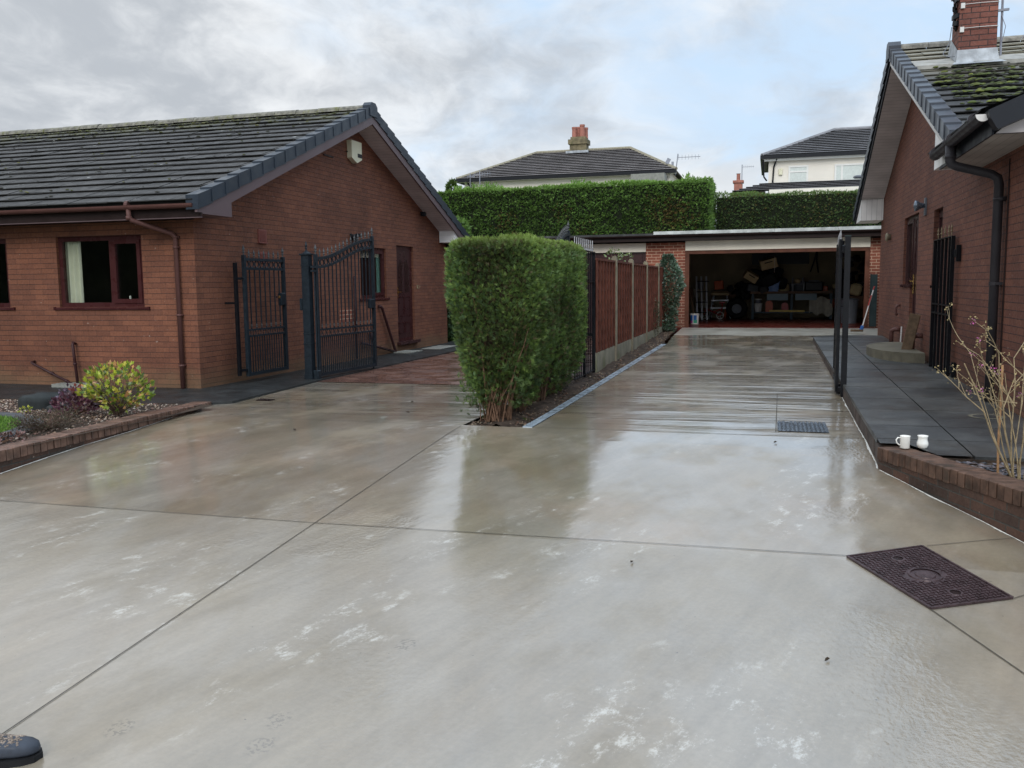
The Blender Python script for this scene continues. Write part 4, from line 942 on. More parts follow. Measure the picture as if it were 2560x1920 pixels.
for gy in (10.93, 10.15, 10.02, 8.98): collar(gt, (1.715, gy, 2.805+(11-gy)*.0125), (0, 1, 0), .067, .035)
gt.build('gutter', 'pipe_k', h2)
ge = MB(); ge.add([(1.715+.061*math.cos(math.pi*i/10), 8.655, 2.83-.061*math.sin(math.pi*i/10)) for i in range(11)], [list(range(11))]); ge.build('gutter_end_cap', 'white', h2)
dpm = MB(); dpm.tube([(1.715, 10.08, 2.77), (1.715, 10.08, 2.62), (1.73, 10.08, 2.585), (1.78, 10.08, 2.56), (2.09, 10.06, 2.47), (2.15, 10.06, 2.43), (2.165, 10.06, 2.36), (2.165, 10.05, .17)], [.052, .050, .046, .044, .044, .046, .046, .044], 14)
collar(dpm, (1.715, 10.08, 2.66), (0, 0, 1), .055, .04); collar(dpm, (2.165, 10.06, 2.22), (0, 0, 1), .050, .03); dpm.box(2.15, 2.23, 10.0, 10.11, 2.20, 2.24); dpm.build('downpipe', 'pipe_k', h2, smooth=True)
cl = MB(); collar(cl, (2.165, 10.06, 1.38), (0, 0, 1), .051, .035); cl.box(2.16, 2.23, 10.0, 10.12, 1.365, 1.395); cl.build('pipe_clip', 'pipe_k', h2)
cb = MB(); cb.tube([(2.222, 9.93, 2.6), (2.222, 9.925, 1.6), (2.222, 9.93, 1.2), (2.222, 9.92, .2)], .006, 6); cb.tube([(2.222, 9.90, 2.4), (2.222, 9.902, .2)], .005, 6); cb.build('wall_cable', 'dark', h2)
# windows and door on the right wall
window(h2, 'x', GX+.07, 13.48, 14.17, 1.345, 2.42, 'upvc_b', (), 1, sill=True, sash=(0,))
window(h2, 'x', GX+.05, 16.33, 17.165, 1.345, 2.50, 'upvc_b', (), 1, sill=True, sash=(0,))
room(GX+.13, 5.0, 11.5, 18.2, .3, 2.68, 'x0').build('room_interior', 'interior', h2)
dm = MB(); dm.box(GX+.05, GX+.11, 15.575, 15.65, .33, 2.50); dm.box(GX+.05, GX+.11, 16.255, 16.33, .33, 2.50); dm.box(GX+.05, GX+.11, 15.65, 16.255, 2.42, 2.50); dm.build('door_frame', 'upvc_b', h2)
dm = MB(); dm.box(GX+.06, GX+.10, 15.65, 16.255, .33, 2.42); dm.box(GX+.045, GX+.06, 15.70, 15.74, .45, 2.3); dm.box(GX+.045, GX+.06, 16.16, 16.20, .45, 2.3); dd = dm.build('door', 'upvc_b', h2)
dh = MB(); dh.box(GX+.03, GX+.058, 16.17, 16.21, 1.20, 1.52); dh.bar((GX-.005, 16.19, 1.41), (GX-.005, 16.31, 1.41), .018); dh.bar((GX-.005, 16.19, 1.41), (GX+.05, 16.19, 1.41), .018); dh.build('handle', 'brass', dd)
lm = MB(); lm.box(GX-.025, GX-.002, 14.84, 14.96, 2.40, 2.66); lmo = lm.build('wall_light', 'greyp', h2)
lm = MB(); lm.lathe((GX-.10, 14.90, 2.545), [(.03, .08), (.045, .02), (.075, -.02), (.085, -.06), (.03, -.075), (0.01, -.08)], 14, axis='x'); lm.build('lamp_shade', 'castgrey', lmo, smooth=True)
vt = MB(); vt.lathe((GX-.06, 19.03, 2.27), [(.055, .06), (.06, .02), (.085, 0), (.085, -.02), (.06, -.035)], 16, axis='x'); vt.build('extractor_vent', 'cpost', h2, smooth=True)
op = MB(); op.tube([(GX, 17.32, .98), (GX-.05, 17.32, .975), (GX-.07, 17.32, .94), (GX-.07, 17.32, .84), (GX-.05, 17.32, .80)], .022, 8); op.build('overflow_pipe', 'pipe_b', h2, smooth=True)
for (yy_, z0_, z1_) in ((17.35, .27, .55), (14.85, .20, .58)):
    op = MB(); op.tube([(GX, yy_-.08, z1_), (GX-.08, yy_-.05, z1_), (GX-.125, yy_, z1_-.03), (GX-.13, yy_, z1_-.08), (GX-.13, yy_, z0_)], .038, 10); op.build('waste_pipe', 'pipe_b', h2, smooth=True)
cs = MB(); cs.tube([(GX-.02, 16.9, .62), (GX-.03, 16.9, .3)], .014, 6); cs.build('waste_pipe', 'white', h2)
tr = MB(); tr.box(GX-.07, GX+.002, 12.05, 20.6, .0, .21); tr.build('plinth_strip', 'stepstone', h2)

# raised slab path beside the right bungalow
def pz(y): return .145+.0115*(y-7)
rows = [7.03, 7.665, 8.34, 9.285, 10.10, 11.07, 12.02, 13.1, 13.95, 15.0, 16.1, 17.2, 18.4, 19.35]
sp = MB()
for a, b in zip(rows[:-1], rows[1:]):
    for (x0, x1) in ((.848, 1.434), (1.446, 2.225)):
        if x0 < 1 and a < 7.1:
            cc_ = [(.848, 7.45), (1.05, 7.45), (1.20, 7.04), (1.434, 7.04), (1.434, 7.656), (.848, 7.656)]; sp.add([(q[0], q[1], pz(q[1])) for q in cc_], [list(range(6))], 0, (.95, .95, .95)); continue
        off = 0.0
        c = 1+rr_.uniform(-.22, .22); t_ = rr_.uniform(-.003, .003)
        sp.quad((x0, a+.009+off, pz(a)+t_), (x1, a+.009+off, pz(a)-t_), (x1, b-.009+off, pz(b)-t_), (x0, b-.009+off, pz(b)+t_), 0, (c, c, c))
        for (p_, q_) in (((x0, a+.009), (x0, b-.009)), ((x1, a+.009), (x1, b-.009)), ((x0, a+.009), (x1, a+.009)), ((x0, b-.009), (x1, b-.009))):
            sp.quad((p_[0], p_[1], pz(p_[1])+t_*(1 if p_[0] == x0 else -1)), (q_[0], q_[1], pz(q_[1])+t_*(1 if q_[0] == x0 else -1)), (q_[0], q_[1], pz(q_[1])-.04), (p_[0], p_[1], pz(p_[1])-.04), 0, (.5, .5, .5))
# rounded far corner
ps = [(.850, 19.36), (1.434+.79, 19.36), (2.225, 19.9), (1.5, 19.9), (1.27, 19.85), (1.05, 19.7), (.93, 19.5)]
sp.add([(a, b, pz(b)) for a, b in ps], [list(range(len(ps)))])
struct(sp, 'slab_path', 'slab')
sb_ = MB(); sheet(sb_, .862, 2.228, 7.46, 19.85, lambda y: pz(y)-.022, .5); sheet(sb_, 1.22, 2.228, 7.03, 7.46, lambda y: pz(y)-.022, .5); sb_.quad((1.22, 7.03, pz(7)-.022), (2.23, 7.03, pz(7)-.022), (2.23, 7.03, -.1), (1.22, 7.03, -.1)); struct(sb_, 'slab_bedding', 'soil')
ek = MB(); y = 7.43
while y < 19.3:
    y2 = min(y+.215, 19.35); ek.box(.850+rr_.uniform(-.002, .002), .880, y, y2-.008, max(gfront(y), gramp(y))-.06 if y > 8.3 else -.14, pz((y+y2)/2)-.040, 0, (1, 1, 1)); y = y2
tag(ek.build('edging_bricks', 'edgebrick'), 'row of brown edging bricks along the raised slab path', 'edging')
stp = MB(); poly = [(2.16, 14.0), (2.16, 16.65)]; c0 = (2.16, 15.3)
arc = [(2.16-.66*math.sin(math.pi*k/14), 15.3+1.3*math.cos(math.pi*k/14)) for k in range(15)]
stp.prism(arc, pz(15.3)-.02, pz(15.3)+.13); tag(stp.build('door_step', 'stepstone'), 'rounded mossy concrete step below the right hand side door', 'step')
bdm = MB(); bdm.cbox((2.055, 14.74, .60), .155, .04, .64, rz=-.25, ry=.19, bev=.008); tag(bdm.build('wooden_board', 'boardwood'), 'weathered wooden board leaning on the wall by the step', 'board')
gl2 = MB(); gl2.lathe((1.93, 9.0, pz(9)-.003), [(.15, 0), (.16, .006), (.12, .004), (.11, -.004)], 20); tag(gl2.build('gully_ring', 'stepstone'), 'round drain opening in the slabs at the downpipe foot', 'drain')

# ================================================================== PLANTERS
def coping_run(pts, ztop, w=.215, h=.102, bw=.072, gap=.009, mat='coping', name='coping_bricks', parent=None, side=1, rng=rr_):
    P = [Vector((a, b, 0)) for a, b in pts]; segs = [(P[i], P[i+1]) for i in range(len(P)-1)]; mb = MB()
    L = sum((b-a).length for a, b in segs); s = 0; n = int(L/(bw+gap))
    for i in range(n):
        t_ = (i+.5)*L/n; acc = 0
        for a, b in segs:
            l = (b-a).length
            if t_ <= acc+l: d_ = (b-a)/l; p = a+d_*(t_-acc); break
            acc += l
        nrm = Vector((-d_.y, d_.x, 0))*side; ang = math.atan2(d_.y, d_.x)+rng.uniform(-.02, .02)
        z_ = ztop(t_/L)+rng.uniform(-.004, .004); c_ = p+nrm*(w/2-.012+rng.uniform(-.004, .004)); v = rng.uniform(.7, 1.35)
        mb.cbox((c_.x, c_.y, z_-h/2), bw, w, h, rz=ang, bev=.005, col=(v, v, v))
    return mb.build(name, mat, parent)
# right planter
rp = [(.835, 7.41), (.851, 7.369), (.968, 7.068), (1.094, 6.74), (1.192, 6.508), (1.35, 6.131), (1.476, 5.798), (1.75, 5.15), (2.15, 4.3), (2.6, 3.4)]
pl = thing('brick_planter', (1.2, 6.4, -.1), 'low dark brick planter wall on the right holding the bare pink flowered shrub', 'planter wall')
w = MB()
for (a, b) in zip(rp[:-1], rp[1:]):
    d_ = Vector((b[0]-a[0], b[1]-a[1], 0)).normalized(); n_ = Vector((d_.y, -d_.x, 0)); n_ = -n_ if n_.x < 0 else n_
    zt = lambda q: .03+.045*min(1, max(0, (7.4-q[1])/1.6))
    A, B = Vector((*a, 0)), Vector((*b, 0))
    o = len(w.v); w.add([(a[0], a[1], -.45), (b[0], b[1], -.45), (b[0], b[1], zt(b)), (a[0], a[1], zt(a))], [[0, 1, 2, 3]])
    w.add([(a[0]+n_.x*.2, a[1]+n_.y*.2, -.1), (b[0]+n_.x*.2, b[1]+n_.y*.2, -.1), (b[0]+n_.x*.2, b[1]+n_.y*.2, zt(b)), (a[0]+n_.x*.2, a[1]+n_.y*.2, zt(a))], [[0, 1, 2, 3]])
w.build('planter_wall', 'brick_w', pl)
coping_run(rp, lambda t_: .13+.05*min(1, t_*2.2), parent=pl, side=1)
so = MB(); pts_ = [(1.08, 7.02), (2.23, 7.02), (5.0, 7.02), (5.0, 4.0), (2.45, 4.2), (1.95, 5.2), (1.65, 5.9), (1.4, 6.5)]
so.add([(a, b, .105) for a, b in pts_], [list(range(len(pts_)))]); struct(so, 'planter_soil', 'soil')
# left planter
lp = [(-6.15, 3.4), (-6.235, 5.0), (-6.272, 5.935), (-6.312, 6.478), (-6.331, 6.977), (-6.309, 7.546), (-6.347, 8.327), (-6.44, 8.9), (-6.555, 9.34)]
pl2 = thing('brick_planter', (-6.4, 7.0, -.1), 'low curved brown brick wall edging the gravel bed on the left', 'planter wall')
w = MB()
for (a, b) in zip(lp[:-1], lp[1:]):
    w.add([(a[0], a[1], -.45), (b[0], b[1], -.45), (b[0], b[1], -.02), (a[0], a[1], -.02)], [[0, 1, 2, 3]]); w.add([(a[0]-.2, a[1], -.3), (b[0]-.2, b[1], -.3), (b[0]-.2, b[1], -.02), (a[0]-.2, a[1], -.02)], [[0, 1, 2, 3]])
w.build('planter_wall', 'brick_w', pl2)
coping_run(lp, lambda t_: (.066 if t_ < .6 else .066+.02*math.sin((t_-.6)/.4*math.pi)-.025*max(0, (t_-.8)/.2)), mat='coping_l', parent=pl2, side=1)
bz = lambda x, y: .045+.015*math.sin(x*3.1)*math.cos(y*2.3)
gb = MB()
for i in range(26):
    for k in range(16):
        xa, xb = -12-0+(i)*.22, -12+(i+1)*.22; ya, yb = 3.0+k*.376, 3.0+(k+1)*.376
        gb.quad((xa, ya, bz(xa, ya)), (xb, ya, bz(xb, ya)), (xb, yb, bz(xb, yb)), (xa, yb, bz(xa, yb)))
gb.quad((-26, 3.0, .05), (-12, 3.0, .05), (-12, 9.0, .05), (-26, 9.0, .05)); gb.quad((-26, 9.01, .05), (-6.6, 9.01, .05), (-6.6, 9.01, -.1), (-26, 9.01, -.1)); struct(gb, 'garden_bed', 'soil')
def scatter_stones(name, region, n, smin, smax, palette, zf, parent=None, flat=.6, rng=RNG, mat='gravel'):
    V = []; F = []; C = []; cnt = 0
    base = np.array([[1, 0, 0], [0, 1, 0], [-1, 0, 0], [0, -1, 0], [0, 0, 1], [0, 0, -.6]]); tri = np.array([[0, 1, 4], [1, 2, 4], [2, 3, 4], [3, 0, 4], [1, 0, 5], [2, 1, 5], [3, 2, 5], [0, 3, 5]])
    while cnt < n:
        x, y = region(rng)
        s_ = rng.uniform(smin, smax); v = base*(s_*(.7+.6*rng.random(3)))*np.array([1, 1, flat]); a = rng.random()*6.28
        R = np.array([[math.cos(a), -math.sin(a), 0], [math.sin(a), math.cos(a), 0], [0, 0, 1]]); v = v@R.T+np.array([x, y, zf(x, y)+s_*flat*.4])+rng.normal(0, s_*.08, (6, 3))
        V.append(v); F.append(tri+cnt*6); c = np.array(palette[rng.integers(len(palette))])*(.75+.5*rng.random()); C.append(np.tile(c, (6, 1))); cnt += 1
    o = rawmesh(name, np.concatenate(V), np.concatenate(F), np.clip(np.concatenate(C), 0, 1), mat, parent, (0, 0, 0), 3); return o
def reg_gravel(r):
    while True:
        x, y = r.uniform(-11.5, -6.52), r.uniform(6.4, 8.95)
        if (x+8.25)**2+((y-6.35)*1.08)**2 < 1.52**2: continue
        if x > -7.2 and y < 7.6 and r.random() < .6: continue
        return x, y
tag(scatter_stones('gravel', reg_gravel, 6500, .008, .021, [(.22, .14, .09), (.34, .25, .18), (.15, .09, .065), (.10, .065, .05), (.40, .33, .27), (.18, .095, .07), (.09, .06, .045)], bz), kind='stuff')
lw = MB(); cen = (-8.25, 6.35)
lp_ = [(cen[0]+math.cos(a)*1.32, cen[1]+math.sin(a)*1.22) for a in np.linspace(-.5, 2.0, 22)]+[(-12, 7.9), (-12, 4), (-7.4, 4.8), (-7.3, 5.6)]
lw.add([(a, b, .075) for a, b in lp_], [list(range(len(lp_)))]); struct(lw, 'lawn', plain('lawn_soil', (.06, .11, .02), .95, .3, 8))
ed = MB()
for a in np.linspace(-.6, 2.3, 17):
    x0, y0 = cen[0]+math.cos(a)*1.43, cen[1]+math.sin(a)*1.33; ed.cbox((x0, y0, .065), .20, .25, .05, rz=a, bev=.008)
tag(ed.build('lawn_edging', 'edgestone'), 'curved row of dark grey edging stones round the lawn', 'edging')
def inpoly(x, y, poly):
    c = False; n = len(poly)
    for i in range(n):
        (x1, y1), (x2, y2) = poly[i], poly[(i+1) % n]
        if (y1 > y) != (y2 > y) and x < (x2-x1)*(y-y1)/(y2-y1)+x1: c = not c
    return c
gp = []
while len(gp) < 24000:
    x, y = RNG.uniform(-9.6, -6.9), RNG.uniform(5.6, 7.75)
    if inpoly(x, y, lp_): gp.append((x, y, .075))
gp = np.array(gp); n_ = len(gp); D = np.stack([RNG.normal(0, .45, n_), RNG.normal(0, .45, n_), np.ones(n_)], 1)
gc = np.array([(.11, .22, .03), (.17, .29, .045), (.07, .14, .025)])[RNG.integers(0, 3, n_)]
V, F, C_ = sprays(gp, D, RNG.normal(0, 1, (n_, 3)), RNG.uniform(.02, .05, n_), gc, RNG, blades=1, wid=.10); tag(rawmesh('grass', V, F, C_, 'leaf'), kind='stuff')

def boulder(name, c, sx, sy, sz, label, seed, mat='rock', group=None):
    r = random.Random(seed); m_ = MB(); n, k = 16, 9; vs = []; fs_ = []
    ph = [r.uniform(0, 6.28) for _ in range(8)]
    for i in range(k+1):
        t_ = math.pi*i/k
        for q in range(n):
            a = 2*math.pi*q/n; v = Vector((math.sin(t_)*math.cos(a), math.sin(t_)*math.sin(a), math.cos(t_)))
            d_ = 1+.08*math.sin(3*v.x+ph[0])+.07*math.sin(4*v.y+ph[1])+.06*math.sin(5*v.z+ph[2])+.03*math.sin(9*v.x+7*v.y+ph[3]); e = lambda q_: math.copysign(abs(q_)**.75, q_)
            vs.append((c[0]+e(v.x)*sx*d_, c[1]+e(v.y)*sy*d_, c[2]+e(v.z)*sz*d_))
    for i in range(k):
        for q in range(n): fs_.append([i*n+q, i*n+(q+1) % n, (i+1)*n+(q+1) % n, (i+1)*n+q])
    m_.add(vs, fs_); o = m_.build(name, mat, smooth=True); tag(o, label, 'rock', group)
boulder('boulder', (-8.18, 8.40, .10), .30, .20, .12, 'large dark rounded boulder lying in the left gravel bed', 1)
boulder('boulder', (-7.70, 8.12, .085), .11, .10, .07, 'small grey green stone between the big boulder and purple plant', 2)
boulder('boulder', (-7.45, 8.60, .10), .14, .12, .08, 'dark stone half hidden behind the purple plant', 4)

# ------------------------------------------------------------------ conifers and hedges
def hedge_box(name, loc, label, cat, surf, n, L, pal, parent_core, rng, blades=5, group=None, outw=.75, core='dark_core', fr=1.8, part='foliage', brown=None, wid=.16, tip=None):
    pass
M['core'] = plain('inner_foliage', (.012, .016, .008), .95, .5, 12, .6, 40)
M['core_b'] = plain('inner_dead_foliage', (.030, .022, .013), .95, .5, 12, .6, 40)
def conifer(name, label, cx, y0, y1, prof, ztop, n, rng, seed, dens_front=1.0):
    """clipped conifer: superellipse plan between y0,y1 whose half width is prof(z)"""
    root = thing(name, (cx(0.0), (y0+y1)/2, 0.0), label, 'conifer', 'clipped conifers at the bed tip')
    cy = (y0+y1)/2; hy = (y1-y0)/2
    def surf(u, z, shrink=1.0):
        a = prof(z)*shrink; b = hy*(.55+.45*min(1, prof(z)/prof(1.0)))*shrink; e = 2/3.6
        c, s = np.cos(u), np.sin(u)
        return np.stack([cx(z)+a*np.sign(c)*np.abs(c)**e, cy+b*np.sign(s)*np.abs(s)**e, z*np.ones_like(u)], 1)
    # sample side
    us = []; zs = []
    z = rng.uniform(.06, ztop, n*2); z = z[(rng.random(n*2) < np.clip((z-.05)/.75, .08, 1.0))][:n]
    uu_ = np.linspace(0, 2*np.pi, 4001); cc_, ss_ = np.cos(uu_), np.sin(uu_); px_ = prof(1.0)*np.sign(cc_)*np.abs(cc_)**(2/3.6); py_ = hy*np.sign(ss_)*np.abs(ss_)**(2/3.6)
    al = np.concatenate([[0], np.cumsum(np.hypot(np.diff(px_), np.diff(py_)))]); u = np.interp(rng.random(len(z))*al[-1], al, uu_)
    P = np.concatenate([surf(np.array([uu]), zz) for uu, zz in zip(u, z)]) if False else None
    a = np.array([prof(q) for q in z]); b = hy*(.55+.45*np.minimum(1, a/prof(1.0))); e = 2/3.6; c, s = np.cos(u), np.sin(u); X0 = np.array([cx(q) for q in z])
    P = np.stack([X0+a*np.sign(c)*np.abs(c)**e, cy+b*np.sign(s)*np.abs(s)**e, z], 1)
    Nn = unit(np.stack([np.sign(c)*np.abs(c)**(2-e)/a, np.sign(s)*np.abs(s)**(2-e)/b, .05*np.ones_like(a)], 1))
    # top
    nt_ = int(n*.16); r = np.sqrt(rng.random(nt_)); u2 = rng.uniform(0, 2*np.pi, nt_); c, s = np.cos(u2), np.sin(u2); at = prof(ztop)
    Pt = np.stack([cx(ztop)+at*r*np.sign(c)*np.abs(c)**e, cy+hy*r*np.sign(s)*np.abs(s)**e, ztop+.03*(1-r**3)], 1); Nt = np.tile([0, 0, 1.0], (nt_, 1))
    if seed == 5:                                         # low leafy tufts at the front foot
        nq = 520; uq = rng.random(nq); Pq = np.stack([np.where(uq < .75, cx(0)-.14, cx(0)+.24)+rng.normal(0, .10, nq), y0+.10+rng.normal(0, .06, nq), .33+rng.normal(0, .12, nq)], 1)
        P = np.concatenate([P, Pq]); Nn = np.concatenate([Nn, np.tile([-.1, -.95, .2], (nq, 1))])
    P = np.concatenate([P, Pt]); Nn = np.concatenate([Nn, Nt]); m_ = len(P)
    lf = lump(P, rng, 4.5); lf2 = lump(P, rng, 11); depth = .026*lf+.020*lf2-rng.random(m_)*.08
    P = P+Nn*depth[:, None]; rim_ = np.clip((P[:, 2]-ztop+.14)/.14, 0, 1); P[:, 2] -= .035*rim_*np.clip(np.hypot((P[:, 0]-cx(1))/prof(1.3), (P[:, 1]-cy)/hy)-.55, 0, 1)
    D = Nn*.75+np.stack([rng.normal(0, .45, m_), rng.normal(0, .45, m_), .55+rng.normal(0, .4, m_)], 1)
    N2 = rng.normal(0, .7, (m_, 3))+Nn*.6
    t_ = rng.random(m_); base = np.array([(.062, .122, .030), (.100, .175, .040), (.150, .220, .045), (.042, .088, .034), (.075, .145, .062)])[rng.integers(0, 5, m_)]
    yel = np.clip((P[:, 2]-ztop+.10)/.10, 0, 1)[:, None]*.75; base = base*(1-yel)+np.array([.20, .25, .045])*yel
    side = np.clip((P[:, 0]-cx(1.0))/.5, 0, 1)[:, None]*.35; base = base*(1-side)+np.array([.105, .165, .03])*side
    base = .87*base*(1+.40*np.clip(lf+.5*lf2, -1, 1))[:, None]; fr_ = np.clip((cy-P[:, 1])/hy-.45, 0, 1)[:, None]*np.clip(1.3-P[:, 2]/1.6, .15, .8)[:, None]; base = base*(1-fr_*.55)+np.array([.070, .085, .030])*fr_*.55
    br = (rng.random(m_) < .10+.12*(lf < -.6)); base[br] = np.array([.085, .060, .030])
    L = rng.uniform(.035, .072, m_)*np.where(P[:, 2] < .6, 1.25, 1.0)
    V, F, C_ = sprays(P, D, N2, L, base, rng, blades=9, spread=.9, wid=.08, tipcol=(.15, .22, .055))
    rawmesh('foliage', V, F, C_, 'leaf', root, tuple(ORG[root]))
    # inner twiggy core
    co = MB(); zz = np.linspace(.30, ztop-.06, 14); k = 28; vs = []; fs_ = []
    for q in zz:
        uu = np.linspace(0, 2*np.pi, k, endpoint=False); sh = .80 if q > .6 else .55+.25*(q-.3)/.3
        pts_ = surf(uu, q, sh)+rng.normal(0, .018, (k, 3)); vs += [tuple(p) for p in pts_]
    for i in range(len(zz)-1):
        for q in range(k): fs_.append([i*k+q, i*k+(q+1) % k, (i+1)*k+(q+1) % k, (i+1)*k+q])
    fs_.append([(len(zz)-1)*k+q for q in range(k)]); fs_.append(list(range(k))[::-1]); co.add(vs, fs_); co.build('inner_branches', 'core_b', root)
    # stems spreading from the foot
    sm = MB(); R2 = random.Random(seed)
    for i in range(120):
        a_ = R2.uniform(0, 2*math.pi); z1 = R2.uniform(.6, 1.35); f = R2.uniform(.72, 1.0)
        x0 = cx(0)+math.cos(a_)*R2.uniform(.03, .16); y_0 = cy+math.sin(a_)*hy*R2.uniform(.3, .62)
        if i < 62: y_0 = y0+R2.uniform(.10, .32); a_ = R2.uniform(math.pi*1.0, math.pi*2.0)
        q = surf(np.array([a_]), z1)[0]; q = np.array([cx(z1), cy, z1])+(q-np.array([cx(z1), cy, z1]))*f
        pts_ = []
        for s_ in np.linspace(0, 1, 6):
            bow = math.sin(s_*math.pi)*.05; w_ = s_**1.35
            pts_.append((x0+(q[0]-x0)*(w_*.9+s_*.1)+R2.uniform(-.012, .012), y_0+(q[1]-y_0)*(w_*.9+s_*.1)+R2.uniform(-.012, .012), .0+z1*s_))
        rad = R2.uniform(.004, .010) if i > 10 else R2.uniform(.010, .02)
        sm.tube(pts_, [rad*(1-.65*s_) for s_ in np.linspace(0, 1, 6)], 5)
    sm.build('trunk', 'bark', root)
    return root
def prof1(z): return float(np.interp(z, [0, .15, .35, .6, .9, 1.3, 1.75, 1.88, 1.96], [.13, .20, .29, .39, .475, .51, .495, .46, .39]))
def prof2(z): return float(np.interp(z, [0, .15, .35, .6, .9, 1.3, 1.75, 1.88, 1.96], [.20, .26, .33, .38, .41, .43, .41, .38, .32]))
conifer('clipped_conifer', 'clipped green conifer at the bed tip with bare brown stems at its foot', lambda z: -2.77-.01*z, 8.66, 10.25, prof1, 1.87, 30000, np.random.default_rng(5), 5)
conifer('clipped_conifer', 'second clipped conifer pressed behind the front one beside the black railings', lambda z: -2.745+.0*z, 10.15, 11.85, prof2, 1.90, 20000, np.random.default_rng(6), 6)

def hedge(name, label, x0, x1, y0, y1, z0, z1, n, rng, pal, brown, Lr=(.08, .15), group=None, top=(.19, .30, .05), tipstrays=0, cat='hedge'):
    root = thing(name, ((x0+x1)/2, (y0+y1)/2, z0), label, cat, group)
    A = [(x1-x0)*(z1-z0), (y1-y0)*(z1-z0), (x1-x0)*(y1-y0), (y1-y0)*(z1-z0)]; tot = sum(A); Ps = []; Ns = []
    for i, a in enumerate(A):
        k = int(n*a/tot*(1.0 if i != 2 else .8)); u, v = rng.random(k), rng.random(k)
        if i == 0: P = np.stack([x0+(x1-x0)*u, y0*np.ones(k), z0+(z1-z0)*v], 1); N = np.tile([0, -1., 0], (k, 1))
        if i == 1: P = np.stack([x1*np.ones(k), y0+(y1-y0)*u, z0+(z1-z0)*v], 1); N = np.tile([1., 0, 0], (k, 1))
        if i == 2: P = np.stack([x0+(x1-x0)*u, y0+(y1-y0)*v, z1*np.ones(k)], 1); N = np.tile([0, 0, 1.], (k, 1))
        if i == 3: P = np.stack([x0*np.ones(k), y0+(y1-y0)*u, z0+(z1-z0)*v], 1); N = np.tile([-1., 0, 0], (k, 1))
        Ps.append(P); Ns.append(N)
    P = np.concatenate(Ps); N = np.concatenate(Ns); m_ = len(P); lf = lump(P, rng, 1.6); lf2 = lump(P*np.array([1, 1, 2.5]), rng, 4.5)
    P = P+N*(.02*lf+.02*lf2-.08*rng.random(m_))[:, None]
    P[:, 2] += .035*lf*np.clip((P[:, 2]-z1+.5)/.5, 0, 1)
    D = N*.7+np.stack([rng.normal(0, .5, m_)+.35, rng.normal(0, .3, m_), .25+rng.normal(0, .35, m_)], 1)
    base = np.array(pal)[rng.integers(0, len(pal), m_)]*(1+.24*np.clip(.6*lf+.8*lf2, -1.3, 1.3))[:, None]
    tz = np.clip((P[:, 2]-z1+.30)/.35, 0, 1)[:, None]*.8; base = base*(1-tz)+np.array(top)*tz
    for (bx_, by_, br_, bs_) in brown:
        dd = np.hypot((P[:, 0]-bx_)/br_, (P[:, 2]-by_)/(br_*.8)); mk = rng.random(m_) < np.clip(1.1-dd, 0, 1)*bs_; base[mk] = np.array([.16, .085, .035])*(.6+.8*rng.random((mk.sum(), 1)))
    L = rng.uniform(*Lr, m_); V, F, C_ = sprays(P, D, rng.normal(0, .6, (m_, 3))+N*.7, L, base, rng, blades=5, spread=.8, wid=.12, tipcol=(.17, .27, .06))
    if tipstrays:
        k = tipstrays; cx_ = rng.uniform(x0, x1, 7)[rng.integers(0, 7, k)]+rng.normal(0, .10, k); Pq = np.stack([cx_, rng.uniform(y0, y1, k), z1+rng.uniform(0, .16, k)], 1)
        V2, F2, C2 = sprays(Pq, np.stack([rng.normal(0, .5, k), rng.normal(0, .3, k), np.ones(k)], 1), rng.normal(0, 1, (k, 3)), rng.uniform(.10, .2, k), np.tile([.15, .27, .05], (k, 1)), rng, blades=4, wid=.13)
        F2 = F2+len(V); V = np.concatenate([V, V2]); F = np.concatenate([F, F2]); C_ = np.concatenate([C_, C2])
    rawmesh('foliage', V, F, C_, 'leaf', root, tuple(ORG[root]))
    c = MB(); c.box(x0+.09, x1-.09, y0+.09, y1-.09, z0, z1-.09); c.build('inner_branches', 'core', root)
    return root
pal1 = [(.085, .170, .038), (.105, .205, .042), (.135, .250, .050), (.068, .135, .036), (.170, .295, .060)]
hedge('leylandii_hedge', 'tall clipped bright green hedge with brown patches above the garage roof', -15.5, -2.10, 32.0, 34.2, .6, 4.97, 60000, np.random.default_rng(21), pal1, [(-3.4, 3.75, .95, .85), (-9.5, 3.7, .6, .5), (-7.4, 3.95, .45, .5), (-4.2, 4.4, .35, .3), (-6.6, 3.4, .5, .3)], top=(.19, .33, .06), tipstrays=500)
pal2 = [(.050, .095, .040), (.062, .115, .040), (.078, .140, .046), (.085, .090, .036)]
hedge('leylandii_hedge', 'lower dark green clipped hedge right of the tall one below the white house', -2.05, 9.5, 33.6, 35.0, .6, 4.57, 34000, np.random.default_rng(22), pal2, [(-.8, 4.2, 1.2, .15), (1.8, 3.9, 1.2, .22), (2.2, 3.3, .6, .3)], Lr=(.06, .12), top=(.10, .17, .035))
hedge('roadside_hedge', 'tall dark tree belt across the road behind the viewer', -55, -14, -17.5, -15.0, -2, 8.5, 9000, np.random.default_rng(24), pal2, [], Lr=(.4, .8), top=(.05, .08, .02))
